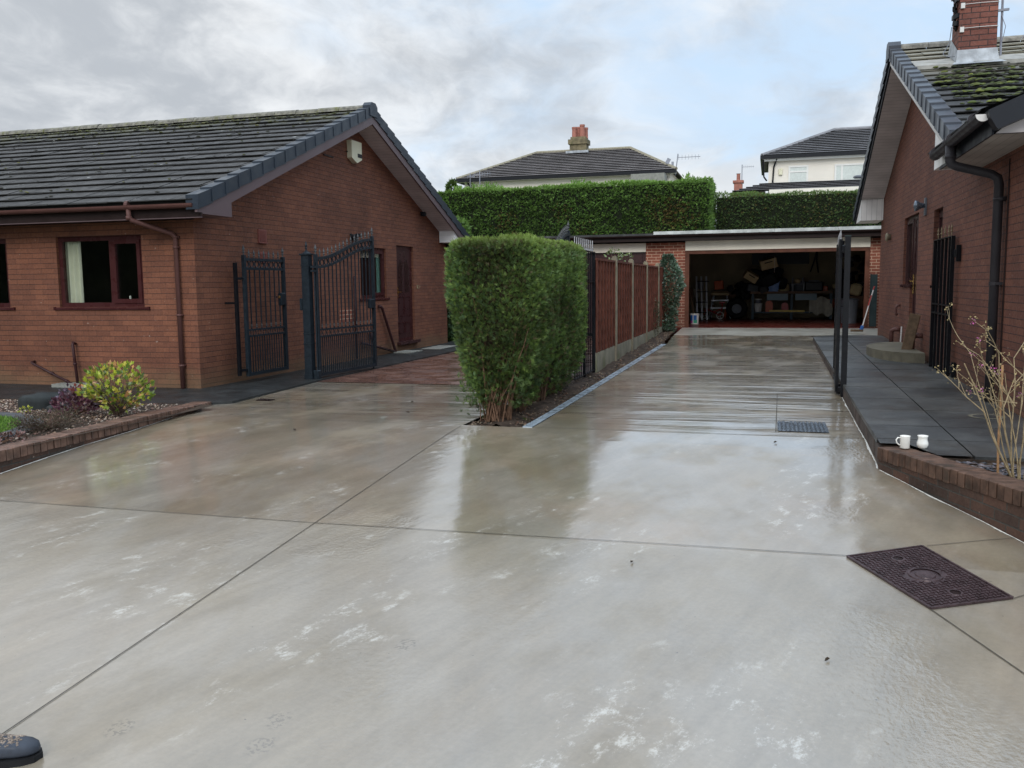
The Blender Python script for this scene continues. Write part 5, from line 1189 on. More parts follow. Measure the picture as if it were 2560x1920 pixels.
# green block between left house and bush: tall dark conifer + laurel like shrub
hedge('leylandii_hedge', 'dark conifer hedge just past the end of the left bungalow', -11.5, -7.95, 22.3, 23.25, -.1, 3.1, 9000, np.random.default_rng(23), pal1, [], top=(.09, .17, .03))
def tree_cone(name, label, cx, cy, z0, z1, r, n, rng, pal):
    root = thing(name, (cx, cy, z0), label, 'tree'); tk = MB(); tk.tube([(cx, cy, z0-.3), (cx, cy, z0+(z1-z0)*.8)], [.14, .03], 8); tk.build('trunk', 'bark', root)
    v = rng.random(n); z = z0+(z1-z0)*v; rad = r*(1-v)**.6*(.7+.3*rng.random(n)); u = rng.uniform(0, 6.283, n); P = np.stack([cx+rad*np.cos(u), cy+rad*np.sin(u), z], 1)
    D = np.stack([np.cos(u)*.6, np.sin(u)*.6, .8*np.ones(n)], 1)+rng.normal(0, .25, (n, 3)); base = np.array(pal)[rng.integers(0, len(pal), n)]
    V, F, C_ = sprays(P, D, rng.normal(0, 1, (n, 3)), rng.uniform(.12, .25, n), base, rng, blades=5, wid=.13); rawmesh('crown', V, F, C_, 'leaf', root, tuple(ORG[root]))
tree_cone('conifer_tree', 'small pointed conifer tip showing behind the left gable roof', -13.0, 36.0, 1.0, 5.75, .9, 2600, np.random.default_rng(31), [(.09, .14, .03), (.06, .10, .025)])

def leafy(name, label, cat, c, rx, ry, rz, n, Lr, pal, rng, stems=14, z0=None, mat='leafgloss', blades=3, wid=.28, shell=.5, stemmat='bark', spread=1.1, up=.4, srad=.006, group=None):
    z0 = c[2]-rz if z0 is None else z0; root = thing(name, (c[0], c[1], z0), label, cat, group)
    v = unit(rng.normal(0, 1, (n, 3))); rr = (shell+(1-shell)*rng.random(n))**.6; lf = lump(v*2, rng, 1.4); rr = rr*(1+.16*lf)
    P = np.array(c)+v*rr[:, None]*np.array([rx, ry, rz]); ok = P[:, 2] > z0+.02; P = P[ok]; v = v[ok]; lf = lf[ok]; m_ = len(P)
    base = np.array(pal)[rng.integers(0, len(pal), m_)]*(1+.3*np.clip(lf, -1, 1))[:, None]
    D = v*.7+np.stack([rng.normal(0, .4, m_), rng.normal(0, .4, m_), up+rng.normal(0, .3, m_)], 1)
    V, F, C_ = sprays(P, D, rng.normal(0, .6, (m_, 3))+v*.3+np.array([0, 0, .5]), rng.uniform(*Lr, m_), base, rng, blades=blades, spread=spread, wid=wid)
    rawmesh('foliage', V, F, C_, mat, root, tuple(ORG[root])); s = MB(); R2 = random.Random(int(n))
    for i in range(stems):
        k = P[R2.randrange(m_)]; b = (c[0]+R2.uniform(-.12, .12)*rx, c[1]+R2.uniform(-.12, .12)*ry, z0); md = [(b[q]*.45+k[q]*.55) for q in range(3)]; md[2] = z0+(k[2]-z0)*.6
        s.tube([b, md, tuple(k)], [srad, srad*.7, srad*.3], 5)
    s.build('stem', stemmat, root); return root
# plants in the left bed
leafy('yellow_green_shrub', 'rounded shrub with yellow green leaves in the left gravel bed', 'shrub', (-6.80, 8.02, .36), .36, .32, .235, 620, (.045, .075), [(.34, .38, .035), (.24, .32, .035), (.44, .40, .06), (.13, .20, .025), (.48, .26, .10), (.40, .42, .06), (.08, .13, .02)], np.random.default_rng(41), 90, .06, blades=5, wid=.24, up=.75, stemmat='drytwig', srad=.004)
leafy('purple_plant', 'dark purple leaved plant left of the yellow green shrub', 'plant', (-7.30, 7.95, .15), .26, .2, .14, 520, (.03, .06), [(.085, .025, .045), (.13, .045, .065), (.055, .02, .03), (.17, .08, .09)], np.random.default_rng(42), 10, .06, blades=4, wid=.34)
leafy('red_tipped_plant', 'small upright red leaf tuft behind the purple plant', 'plant', (-7.52, 8.22, .22), .08, .07, .12, 90, (.03, .05), [(.28, .07, .05), (.20, .05, .05)], np.random.default_rng(43), 6, .06, blades=3, wid=.3)
leafy('purple_plant', 'tall dusky purple leaf clump behind the boulder', 'plant', (-7.70, 8.30, .19), .12, .10, .12, 160, (.03, .05), [(.10, .07, .10), (.14, .09, .13), (.07, .04, .06)], np.random.default_rng(44), 8, .06, blades=3, wid=.35)
leafy('yellow_seedling', 'tiny yellow leaved seedling in front of the big boulder', 'plant', (-7.98, 7.95, .085), .07, .06, .04, 60, (.02, .035), [(.40, .38, .05), (.30, .36, .06)], np.random.default_rng(45), 3, .05, blades=3, wid=.3)
leafy('dry_heather', 'dry brown twiggy plant beside the left brick wall', 'plant', (-6.78, 7.02, .13), .28, .48, .12, 2600, (.018, .034), [(.10, .065, .045), (.07, .05, .035), (.13, .09, .06), (.06, .06, .03)], np.random.default_rng(46), 160, .05, mat='leaf', blades=3, wid=.12, shell=.2, stemmat='drytwig', srad=.0028)
leafy('bronze_groundcover', 'low bronze leaved plant at the left frame edge by the wall', 'plant', (-6.62, 6.22, .09), .14, .34, .05, 420, (.02, .04), [(.14, .06, .05), (.09, .05, .035), (.20, .11, .09)], np.random.default_rng(47), 16, .05, blades=3, wid=.32)
# shrubs near the garage and left corner
leafy('laurel_shrub', 'grey green leafy shrub past the far corner of the left bungalow', 'shrub', (-8.12, 21.7, 1.0), .50, .45, .95, 1700, (.08, .16), [(.14, .24, .10), (.09, .17, .06), (.20, .32, .17), (.05, .10, .035)], np.random.default_rng(48), 16, .05, blades=4, wid=.22)
def ivy():
    rng = np.random.default_rng(51); n = 4200; root = thing('climbing_shrub', (-2.5, 22.4, .2), 'grey green leafy climber beside the garage brick pier', 'shrub')
    z = rng.uniform(.22, 2.12, n); cxz = np.interp(z, [.2, .6, 1.0, 1.4, 1.7, 2.1], [-2.62, -2.62, -2.52, -2.40, -2.42, -2.47]); rz_ = np.interp(z, [.2, .6, 1.0, 1.35, 1.7, 2.12], [.30, .40, .32, .36, .26, .08])
    u = rng.uniform(0, 6.28, n); q = rng.uniform(.5, 1, n); P = np.stack([cxz+np.cos(u)*rz_*q, 22.4+np.sin(u)*rz_*1.3*q, z], 1); lf = lump(P, rng, 6)
    base = np.array([(.075, .12, .075), (.11, .17, .11), (.05, .09, .05), (.15, .20, .15)])[rng.integers(0, 4, n)]*(1+.4*np.clip(lf, -1, 1))[:, None]
    D = np.stack([np.cos(u), np.sin(u), rng.normal(0, .5, n)], 1)+rng.normal(0, .3, (n, 3)); V, F, C_ = sprays(P, D, rng.normal(0, 1, (n, 3)), rng.uniform(.05, .10, n), base, rng, blades=4, wid=.26)
    rawmesh('foliage', V, F, C_, 'leafgloss', root, tuple(ORG[root])); s = MB()
    for k in range(10): s.tube([(-2.6+k*.02, 22.4, .18), (-2.58+.02*k, 22.4+.02*(k-5), .9), (-2.45+.015*k, 22.4, 1.6+.04*k)], [.014, .009, .004], 5)
    s.build('stem', 'bark', root)
ivy()
leafy('weedy_shrub', 'loose grey brown twiggy growth at the foot of the fence end', 'shrub', (-2.62, 20.6, .62), .20, .45, .45, 700, (.03, .06), [(.07, .085, .045), (.10, .10, .06), (.05, .06, .03)], np.random.default_rng(52), 30, .2, mat='leaf', blades=3, wid=.2, stemmat='drytwig', srad=.004)
for k, (fy_, zz_) in enumerate(((15.9, 1.93), (17.4, 1.93))):
    leafy('fence_vine', ['pale leafy vine tip topping the first fence panel', 'small leafy vine tip topping the second fence panel'][k], 'vine', (-2.72, fy_, zz_), .12, .2-.06*k, .10-.02*k, 60-20*k, (.04, .07), [(.20, .26, .09), (.13, .18, .06)], np.random.default_rng(60+k), 6, 1.7, blades=3, wid=.26, stemmat='drytwig')

# clods / leaf litter on the soil strip, slate chips
def reg_soil(r):
    y = r.uniform(8.6, 23); l = -2.98 if y < 13 else -2.52; return r.uniform(l, kx(y)-.11), y
tag(scatter_stones('soil_litter', reg_soil, 2600, .008, .026, [(.07, .045, .03), (.12, .08, .05), (.04, .03, .02), (.20, .15, .10), (.10, .05, .03)], lambda x, y: gramp(y)-.015), kind='stuff')
def reg_slate(r):
    while True:
        x, y = r.uniform(1.1, 2.9), r.uniform(4.6, 7.0)
        if x > 1.12+(7.02-y)*.43+.02: return x, y
tag(scatter_stones('slate_chippings', reg_slate, 1500, .015, .035, [(.05, .05, .06), (.09, .08, .09), (.03, .03, .035), (.16, .14, .15), (.10, .07, .06)], lambda x, y: .11, flat=.25), kind='stuff')

# bare flowering shrub
def daphne():
    root = thing('flowering_shrub', (1.60, 6.43, .11), 'bare tan stemmed shrub with tiny pink flowers in the right planter', 'shrub'); R2 = random.Random(9); s = MB(); tips = []
    def grow(p, d_, L, r, lev):
        pts_ = [Vector(p)]; dd = Vector(d_).normalized(); n = 5
        for i in range(n):
            dd = (dd+Vector((R2.uniform(-.12, .12), R2.uniform(-.12, .12), R2.uniform(-.02, .10)))).normalized(); pts_.append(pts_[-1]+dd*L/n)
            if lev < 2 and i >= (2 if lev == 0 else 1) and R2.random() < (.62 if lev == 0 else .55):
                a_ = R2.uniform(0, 6.28); side = Vector((math.cos(a_), math.sin(a_), .25)); grow(pts_[-1], dd*.8+side*.8, L*R2.uniform(.25, .5), r*.55, lev+1)
        s.tube(pts_, [r*(1-.55*i/n) for i in range(n+1)], 5); 
        if lev >= 1: tips.append((pts_[-1], dd)); tips.append((pts_[-2], dd))
    for i in range(11):
        a_ = R2.uniform(0, 6.28); t_ = R2.uniform(.04, .26)
        if i < 4: a_ = math.pi+R2.uniform(-.5, .5); t_ = R2.uniform(.25, .50)
        grow((1.60+math.cos(a_)*.05, 6.43+math.sin(a_)*.05, .10), (math.cos(a_)*t_, math.sin(a_)*t_, 1), R2.uniform(.62, .92), R2.uniform(.0038, .0075), 0)
    grow((1.55, 6.42, .62), (-.95, -.1, .12), .26, .004, 1); grow((1.54, 6.42, .60), (-.6, .1, .85), .40, .005, 1)
    s.build('stem', 'twig', root); P = []; D = []; C = []
    for p, d_ in tips:
        for _ in range(4): P.append(p+Vector((R2.uniform(-.02, .02),)*3)); D.append((R2.uniform(-1, 1), R2.uniform(-1, 1), R2.uniform(-.2, 1))); C.append((.42, .33, .16))
    P, D, C = np.array([tuple(q) for q in P]), np.array(D), np.array(C); rng = np.random.default_rng(3)
    V, F, C_ = sprays(P, D, rng.normal(0, 1, (len(P), 3)), rng.uniform(.008, .018, len(P)), C, rng, blades=1, wid=.35); rawmesh('bud', V, F, C_, 'leaf', root, tuple(ORG[root]))['kind'] = 'stuff'
    fl = [t_ for t_ in tips if R2.random() < .07]; P = []; 
    for p, d_ in fl:
        for _ in range(7): P.append((p.x+R2.uniform(-.018, .018), p.y+R2.uniform(-.018, .018), p.z+R2.uniform(-.018, .018)))
    P = np.array(P); V, F, C_ = sprays(P, rng.normal(0, 1, P.shape), rng.normal(0, 1, P.shape), rng.uniform(.008, .014, len(P)), np.array([(.55, .12, .35), (.45, .16, .36), (.62, .25, .45)])[rng.integers(0, 3, len(P))], rng, blades=3, wid=.4)
    rawmesh('flower', V, F, C_, 'leaf', root, tuple(ORG[root]))['kind'] = 'stuff'
daphne()
cn = MB(); cn.tube([(1.478, 6.50, .08), (1.47, 6.50, .35), (1.473, 6.50, .60), (1.472, 6.50, .86)], .0075, 8)
for z_ in (.30, .52, .73): collar(cn, (1.472, 6.50, z_), (0, 0, 1), .0095, .01)
tag(cn.build('bamboo_cane', 'cane'), 'thin upright bamboo cane staking the bare shrub', 'cane')

# ================================================================== GATES AND RAILINGS
def finial(mb, p, h=.14, r=.018, mi=0):
    mb.lathe((p[0], p[1], p[2]), [(r*.5, 0), (r*.5, h*.2), (r*1.15, h*.28), (r*.5, h*.36), (r*1.0, h*.55), (r*.25, h*.85), (.001, h)], 8, mi)
def ornate_gate(root, o, d_, W, zbot, zt, mid, nb, mat='iron', ringr=.048, dog=2, fin=.14):
    """o hinge foot (x,y), d_ unit dir, W width; zt(s) top height, mid=(hi,lo)"""
    P = lambda s, z, n=0.0: (o[0]+d_[0]*s-d_[1]*n, o[1]+d_[1]*s+d_[0]*n, z); nrm = (-d_[1], d_[0], 0)
    f = MB(); f.bar(P(0, zbot), P(0, zt(0)+.06), .05); f.bar(P(W, zbot), P(W, zt(W)+.06), .05)
    for zz in (zbot+.025, mid[0], mid[1]): f.bar(P(0, zz), P(W, zz), .028 if zz > zbot+.1 else .045)
    K = 16; sep = .135
    for k in range(K):
        a, b = W*k/K, W*(k+1)/K; f.bar(P(a, zt(a)), P(b+.004, zt(b)), .035, .04); f.bar(P(a, zt(a)-sep), P(b+.004, zt(b)-sep), .03, .034)
    f.build('frame', mat, root)
    br = MB(); rg = MB(); rg2 = MB(); fi = MB()
    for k in range(1, nb+1):
        s = W*k/(nb+1); br.bar(P(s, mid[0]), P(s, zt(s)-sep), .015); finial(fi, P(s, zt(s)+.015), fin, .017); finial(fi, P(s, mid[0]+.012), .10, .014)
    for k in range(1, (nb+1)*dog):
        s = W*k/((nb+1)*dog); br.bar(P(s, zbot+.03), P(s, mid[1]), .013)
    nr = nb+1
    for k in range(nr):
        s = W*(k+.5)/nr; zz = zt(s)-sep/2; rg.ring(P(s, zz), nrm, ringr, .010, 14, 5, sx=min(1, W/nr/2/ringr*.92)); zz = (mid[0]+mid[1])/2; rg2.ring(P(s, zz), nrm, min(ringr, (mid[0]-mid[1])/2-.006), .007, 14, 4)
    finial(fi, P(0, zt(0)+.06), .16, .022); finial(fi, P(W, zt(W)+.06), .16, .022)
    br.build('bars', mat, root); rg.build('ring_band', mat, root); rg2.build('ring_band', mat, root); fi.build('finials', 'finial', root)
    return P
def zt_big(w, a, b): return lambda s: a+(b-a)*(.5-.5*math.cos(math.pi*min(1, max(0, s/w))))
gr = thing('ornate_gate', (-6.55, 13.0, .04), 'tall dark grey ornate iron gate leaf standing open by the left bungalow', 'gate', 'ornate driveway gate leaves')
dv = Vector((.125, 1.74, 0)); W_g = dv.length; dv.normalize(); PG = ornate_gate(gr, (-6.615, 12.205), (dv.x, dv.y), W_g, .06, zt_big(W_g, 1.85, 2.20), (.77, .665), 14)
lt = MB(); lt.cbox(PG(W_g-.08, 1.13), .06, .16, .16, rz=-.07, bev=.01); lt.build('lock_box', 'iron', gr)
hg = MB(); hg.cbox(PG(-.06, .09), .09, .10, .14, bev=.012); hg.cbox(PG(-.06, 1.66), .05, .12, .03); hg.cbox(PG(-.06, 1.72), .05, .12, .03); hg.tube([PG(-.05, .02), PG(-.05, 1.8)], .012, 8); hg.build('hinge', 'iron', gr)
db = MB(); db.bar(PG(W_g-.06, .02), PG(W_g-.06, .5), .02); db.build('drop_bolt', 'iron', gr)
po = thing('gate_post', (-6.725, 12.12, 0), 'square dark grey steel gate post with pointed cap on the left', 'gate post')
p_ = MB(); p_.box(-6.785, -6.665, 12.065, 12.185, -.05, 1.90); p_.box(-6.792, -6.658, 12.058, 12.192, .0, .10); p_.box(-6.792, -6.658, 12.058, 12.192, .56, .575); p_.box(-6.792, -6.658, 12.058, 12.192, .71, .725); p_.box(-6.792, -6.658, 12.058, 12.192, 1.73, 1.745)
p_.build('post', 'iron', po); c = MB(); c.box(-6.805, -6.645, 12.045, 12.205, 1.90, 1.92); c.lathe((-6.725, 12.125, 1.92), [(.09, 0), (.03, .03), (.02, .05)], 4); finial(c, (-6.725, 12.125, 1.95), .17, .022); c.build('cap', 'iron', po)
kp = MB(); kp.cbox((-6.81, 12.10, 1.16), .04, .09, .18, bev=.006); kp.build('keypad', 'iron', po)
gr = thing('ornate_gate', (-3.1, 13.0, .03), 'matching open gate leaf whose spikes show over the clipped conifers', 'gate', 'ornate driveway gate leaves')
ornate_gate(gr, (-3.02, 12.3), (-.045, .999), 1.6, .06, zt_big(1.6, 1.85, 2.20), (.77, .665), 13)
po = thing('gate_post', (-2.98, 12.2, 0), 'dark gate post hidden behind the clipped conifers', 'gate post'); p_ = MB(); p_.box(-3.05, -2.91, 12.12, 12.26, -.05, 1.88); p_.build('post', 'iron', po); c = MB(); c.box(-3.06, -2.90, 12.11, 12.27, 1.88, 1.90); c.build('cap', 'iron', po)
# small pedestrian gate folded against the left gable
gr = thing('pedestrian_gate', (-7.36, 12.0, .1), 'small dark iron pedestrian gate folded against the brick gable', 'gate')
PG = ornate_gate(gr, (-7.36, 11.44), (0.0, 1.0), 1.08, .125, lambda s: 1.83, (.80, .71), 7, ringr=.05)
lt = MB(); lt.cbox(PG(1.02, 1.235), .07, .14, .20, bev=.012); lt.bar(PG(.86, 1.27), PG(1.10, 1.265), .018); lt.build('latch', 'iron', gr); k_ = MB(); k_.lathe((-7.31, 12.29, 1.27), [(.0, -.01), (.02, -.01), (.022, .01), (0, .012)], 10, axis='x'); k_.build('knob', 'brass', gr)
p_ = MB(); p_.bar((-7.42, 11.305, .14), (-7.42, 11.305, 1.78), .045); p_.bar((-7.42, 11.30, 1.55), (-7.36, 11.44, 1.55), .03); p_.bar((-7.42, 11.30, .22), (-7.36, 11.44, .22), .04); p_.bar((-7.6, 11.30, 1.2), (-7.42, 11.30, 1.2), .03); p_.build('hanging_post', 'iron_k', gr)
# black railings right of the conifers
gr = thing('black_railing', (-2.57, 12.6, .08), 'black iron railing with silver spear tips behind the clipped conifers', 'railing')
f = MB(); X_ = -2.57
f.bar((X_, 11.9, 1.905), (X_, 13.31, 1.885), .035, .012); f.bar((X_, 11.9, .12), (X_, 13.31, .12), .035, .012); f.bar((X_, 13.31, .07), (X_, 13.31, 1.90), .04); f.bar((X_, 12.60, .08), (X_, 12.60, 1.89), .04); f.bar((X_, 11.9, 1.45), (X_, 13.31, 1.45), .03, .012); f.build('frame', 'iron_k', gr)
f = MB(); s_ = MB()
for k in range(10):
    y = 11.95+k*.14; f.bar((X_, y, .1), (X_, y, 1.90), .018); zz = 1.90
    s_.add([(X_-.004, y-.02, zz+.045), (X_-.004, y, zz+.16), (X_-.004, y+.02, zz+.045), (X_-.004, y, zz)]+[(X_+.004, y-.02, zz+.045), (X_+.004, y, zz+.16), (X_+.004, y+.02, zz+.045), (X_+.004, y, zz)], [[0, 1, 2, 3], [7, 6, 5, 4], [0, 1, 5, 4], [1, 2, 6, 5], [2, 3, 7, 6], [3, 0, 4, 7]])
    s_.cbox((X_, y, zz+.02), .022, .026, .03); s_.build('spear_tip', 'silver', gr); s_ = MB()
f.build('bars', 'iron_k', gr)
# black gate post and edge-on leaf on the right
po = thing('gate_post', (.858, 11.3, .03), 'plain black square gate post at the edge of the slab path', 'gate post'); p_ = MB(); p_.box(.825, .889, 11.262, 11.326, .0, 1.945); p_.build('post', 'iron_k', po); c = MB(); c.box(.822, .892, 11.259, 11.329, 1.945, 1.957); c.build('cap', 'shedgreen', po)
gr = thing('plain_gate', (.83, 12.4, .08), 'black iron gate leaf seen edge on beside the square post', 'gate')
A = (.790, 11.46); B = (.872, 13.15); dvx, dvy = B[0]-A[0], B[1]-A[1]; PP = lambda t_, z: (A[0]+dvx*t_, A[1]+dvy*t_, z)
f = MB(); f.bar(PP(0, .08), PP(0, 1.92), .04); f.bar(PP(1, .10), PP(1, 1.92), .04); 
for z_ in (.14, 1.86): f.bar(PP(0, z_), PP(1, z_), .04, .02)
f.build('frame', 'iron_k', gr); f = MB(); s_ = MB()
for k in range(0, 13):
    f.bar(PP(k/12, .14), PP(k/12, 1.86), .016); s_ = MB(); finial(s_, PP(k/12, 1.88), .16, .010); s_.build('spear_tip', 'silver', gr)
f.build('bars', 'iron_k', gr)
hg = MB(); hg.cbox((.83, 11.38, 1.80), .06, .10, .10, bev=.015); hg.tube([(.81, 11.44, 1.70), (.81, 11.44, 1.9)], .022, 8); hg.build('hinge', 'iron_k', gr); hg = MB(); hg.bar((.79, 11.5, 1.12), (.86, 11.33, 1.12), .015); hg.build('slide_bolt', 'iron_k', gr); hg = MB(); hg.cbox((.83, 11.38, .12), .06, .10, .07, bev=.012); hg.tube([(.81, 11.44, .06), (.81, 11.44, .18)], .025, 8); hg.build('hinge', 'iron_k', gr)
# black spiked gate flat on the right wall
gr = thing('spiked_gate', (2.17, 12.9, .2), 'narrow black iron gate with gilt spikes standing flat against the right wall', 'gate'); X_ = 2.165
f = MB(); ys = [12.33+k*.245 for k in range(6)]
f.bar((X_, 12.30, 1.965), (X_, 13.57, 1.965), .05, .012); f.bar((X_, 12.30, .19), (X_, 13.57, .19), .05, .012); f.bar((X_, 12.31, .17), (X_, 12.31, 1.96), .045); f.bar((X_, 13.56, .17), (X_, 13.56, 1.96), .045); f.bar((X_, 12.30, 1.10), (X_, 13.57, 1.10), .04, .02); f.bar((X_, 12.30, .98), (X_, 13.57, .98), .04, .02); f.build('frame', 'iron_k', gr)
f = MB(); s_ = MB()
for k, y in enumerate([12.50+i*.265 for i in range(4)]): f.bar((X_, y, .19), (X_, y, 1.96), .032)
for y in [12.42, 12.60, 12.86, 13.12, 13.36]: s_ = MB(); s_.lathe((X_, y, 1.97), [(.006, 0), (.006, .05), (.016, .065), (.007, .08), (.012, .11), (.001, .16)], 6); s_.build('spike', 'goldtip', gr)
f.build('bars', 'iron_k', gr); 
for z_ in (1.75, .30): hg = MB(); hg.cbox((2.20, 12.22, z_), .06, .14, .10, bev=.01); hg.bar((2.20, 12.14, z_-.1), (2.20, 12.14, z_+.1), .05); hg.build('hinge', 'iron_k', gr)

# ================================================================== FENCE
fn = thing('garden_fence', (-2.57, 17.2, .1), 'red brown panel fence between concrete posts leading to the garage', 'fence')
posts = [13.40, 15.17, 17.05, 19.10, 21.14]
for y in posts[1:]:
    p_ = MB(); p_.prism([(-2.615, y-.055), (-2.525, y-.055), (-2.525, y+.055), (-2.615, y+.055)], gramp(y)-.05, 1.86); p_.prism([(-2.60, y-.04), (-2.54, y-.04), (-2.54, y+.04), (-2.60, y+.04)], 1.86, 1.885); p_.build('concrete_post', 'cpost', fn)
for a, b in zip(posts, posts[1:]+[22.6]):
    g_ = MB(); g_.box(-2.595, -2.55, a+.06, b-.06, gramp(a)-.05, .36); g_.build('gravel_board', 'gravelboard', fn)
    p_ = MB(); zt_ = 1.79; x1 = -2.578
    # interwoven look: rows of slightly tilted horizontal boards
    nr = 9; hh = (zt_-.37)/nr
    for r_ in range(nr):
        z0 = .37+r_*hh; nb_ = 6
        for q in range(nb_):
            ya, yb = a+.07+(b-a-.14)*q/nb_, a+.07+(b-a-.14)*(q+1)/nb_; dzz = rr_.uniform(-.009, .009); tl = rr_.uniform(-.007, .007); v = rr_.uniform(.8, 1.25)
            p_.add([(x1+.014, ya, z0+dzz), (x1+.014, yb, z0+dzz+tl), (x1+.002, yb, z0+hh+.012), (x1+.002, ya, z0+hh+.012)], [[0, 1, 2, 3]]); p_.add([(x1+.014, ya, z0+dzz), (x1+.014, yb, z0+dzz+tl), (x1-.01, yb, z0+dzz+tl), (x1-.01, ya, z0+dzz)], [[0, 1, 2, 3]])
    p_.box(x1-.02, x1-.008, a+.07, b-.07, .37, zt_-.01)
    for q in range(0, 7):
        y = a+.085+(b-a-.17)*q/6; p_.box(x1+.008, x1+.036, y-.013, y+.013, .37, zt_-.012)
    p_.box(x1-.03, x1+.036, a+.06, b-.06, zt_-.012, zt_+.02); p_.build('fence_panel', 'fencewood', fn)

# ================================================================== GARAGE
GY = 23.75
ga = thing('garage', (0, 26.5, .25), 'flat roofed brick garage with open front full of clutter', 'garage')
w = MB()
for (x0, x1) in ((-3.19, -2.17), (2.325, 3.4), (-9.6, -8.4)):
    w.box(x0, x1, GY, GY+.33, -.15, 2.47)
w.box(-3.15, -3.05, GY+.33, 30.2, -.15, 2.5); w.box(3.3, 3.4, GY+.33, 30.2, -.15, 2.5); w.box(-9.6, 3.4, 30.2, 30.4, -.15, 2.5); w.box(-9.6, -9.5, GY+.33, 30.2, -.15, 2.5)
w.build('wall', 'brick_g', ga)
i_ = MB(); i_.box(-3.05, 3.3, 30.17, 30.2, .2, 2.45); i_.box(-3.05, -3.03, GY+.35, 30.17, .2, 2.45); i_.box(3.27, 3.3, GY+.35, 30.17, .2, 2.45); i_.build('inner_wall', 'gwall', ga)
fl = MB(); fl.quad((-3.1, GY-.12, .262), (3.35, GY-.12, .262), (3.35, 30.2, .268), (-3.1, 30.2, .268)); fl.quad((-3.1, GY-.12, .262), (3.35, GY-.12, .262), (3.35, GY-.12, .1), (-3.1, GY-.12, .1)); fl.build('floor', 'gfloor', ga)
rfm = MB(); rfm.box(-10.0, 3.7, 23.45, 30.6, 2.62, 2.70); rfm.build('roof', 'felt', ga)
fa = MB(); fa.box(-10.0, 3.7, 23.42, 23.45, 2.50, 2.64); fa.build('fascia', 'dark', ga)
fa = MB(); 
xx = -10.0
while xx < -2.95: x2 = min(xx+2.4, -2.95); fa.box(xx, x2-.004, 23.38, 23.52, 2.635, 2.70); xx = x2
fa.build('roof_edge_trim', 'felt', ga)
fa = MB(); xx = -2.95
while xx < 3.7: x2 = min(xx+1.5, 3.7); o_ = rr_.uniform(-.006, .006); fa.box(xx, x2-.004, 23.37+o_, 23.53, 2.665+o_, 2.745+o_); xx = x2
fa.build('roof_edge_trim', 'kerbwhite', ga)
gt = MB(); gutter(gt, (-10, 23.37, 2.635), (3.6, 23.37, 2.655), .05); gt.build('gutter', 'dark', ga)
pw = MB(); pw.box(-2.165, 2.322, GY-.03, GY+.05, 2.255, 2.50); pw.build('header_board', 'panel_white', ga)
pw = MB(); pw.box(-8.4, -3.192, GY-.01, GY+.05, 2.245, 2.475); pw.build('header_board', 'panel_white', ga)
fr = MB(); fr.box(-2.168, -2.065, GY-.01, GY+.10, .262, 2.25); fr.box(2.215, 2.322, GY-.01, GY+.10, .262, 2.25); fr.box(-2.065, 2.215, GY-.01, GY+.10, 2.165, 2.25); fr.build('door_frame', 'brownwood', ga)
dr = MB(); 
for k in range(9): dr.box(-8.3, -3.3, GY+.03, GY+.07, .2+k*.22, .2+(k+1)*.22-.012)
dr.box(-8.4, -3.2, GY+.07, GY+.09, .1, 2.245); dr.build('garage_door', 'upvc_b', ga)
wn = MB(); wn.box(-.62, 1.15, 30.14, 30.17, 1.98, 2.34); wn.build('boarded_window', 'black', ga)
wn = MB(); wn.box(-.68, 1.21, 30.12, 30.14, 2.34, 2.40); wn.box(1.15, 1.22, 30.12, 30.14, 1.92, 2.34); wn.box(-.69, -.62, 30.12, 30.14, 1.92, 2.34); wn.box(-.62, 1.15, 30.12, 30.14, 1.92, 1.98); wn.build('window_surround', 'gwall', ga)
sg = MB(); sg.box(2.345, 2.50, 23.60, 23.64, .30, 1.58); sg.box(2.335, 2.35, 23.59, 23.65, .28, 1.6); tag(sg.build('side_gate', 'shedgreen'), 'dark green narrow gate between the garage and right bungalow', 'gate')
# --- garage contents
def T(name, label, cat, loc): return thing(name, loc, label, cat)
wb = T('workbench', 'long wooden workbench at the back of the garage', 'workbench', (.55, 29.1, .27))
m_ = MB(); m_.box(-.62, 1.80, 28.75, 29.4, 1.06, 1.13); m_.build('bench_top', 'bench', wb)
for x in (-.58, .58, 1.72):
    for y_ in (28.78, 29.3): m_ = MB(); m_.box(x, x+.07, y_, y_+.07, .27, 1.06); m_.build('leg', 'steelblue', wb)
m_ = MB(); m_.box(-.5, .58, 28.82, 29.3, .46, .50); m_.box(.65, 1.72, 28.82, 29.3, .46, .50); m_.build('shelf', 'steelblue', wb)
for x in (-.12, .72): m_ = MB(); m_.box(x, x+.62, 28.76, 29.2, .86, 1.055); m_.build('drawer', 'paleblue', wb)
def lathething(name, label, cat, c, prof, mat, n=18, extra=None):
    o = MB(); o.lathe(c, prof, n); return tag(o.build(name, mat, smooth=False), label, cat)
def ptub(name, label, c, r, h, mats):
    root = T(name, label, 'bucket', c); m_ = MB(); m_.lathe(c, [(r*.88, 0), (r*.9, .02), (r, h-.02)], 20); m_.build('body', mats[0], root)
    m_ = MB(); m_.lathe((c[0], c[1], c[2]+h-.03), [(r*1.05, 0), (r*1.05, .03), (r*.98, .035)], 20); m_.build('rim', 'white', root); return root
bk = ptub('paint_bucket', 'white paint tub with blue green and magenta label just inside the garage', (-2.06, 25.6, .265), .125, .29, ['white'])
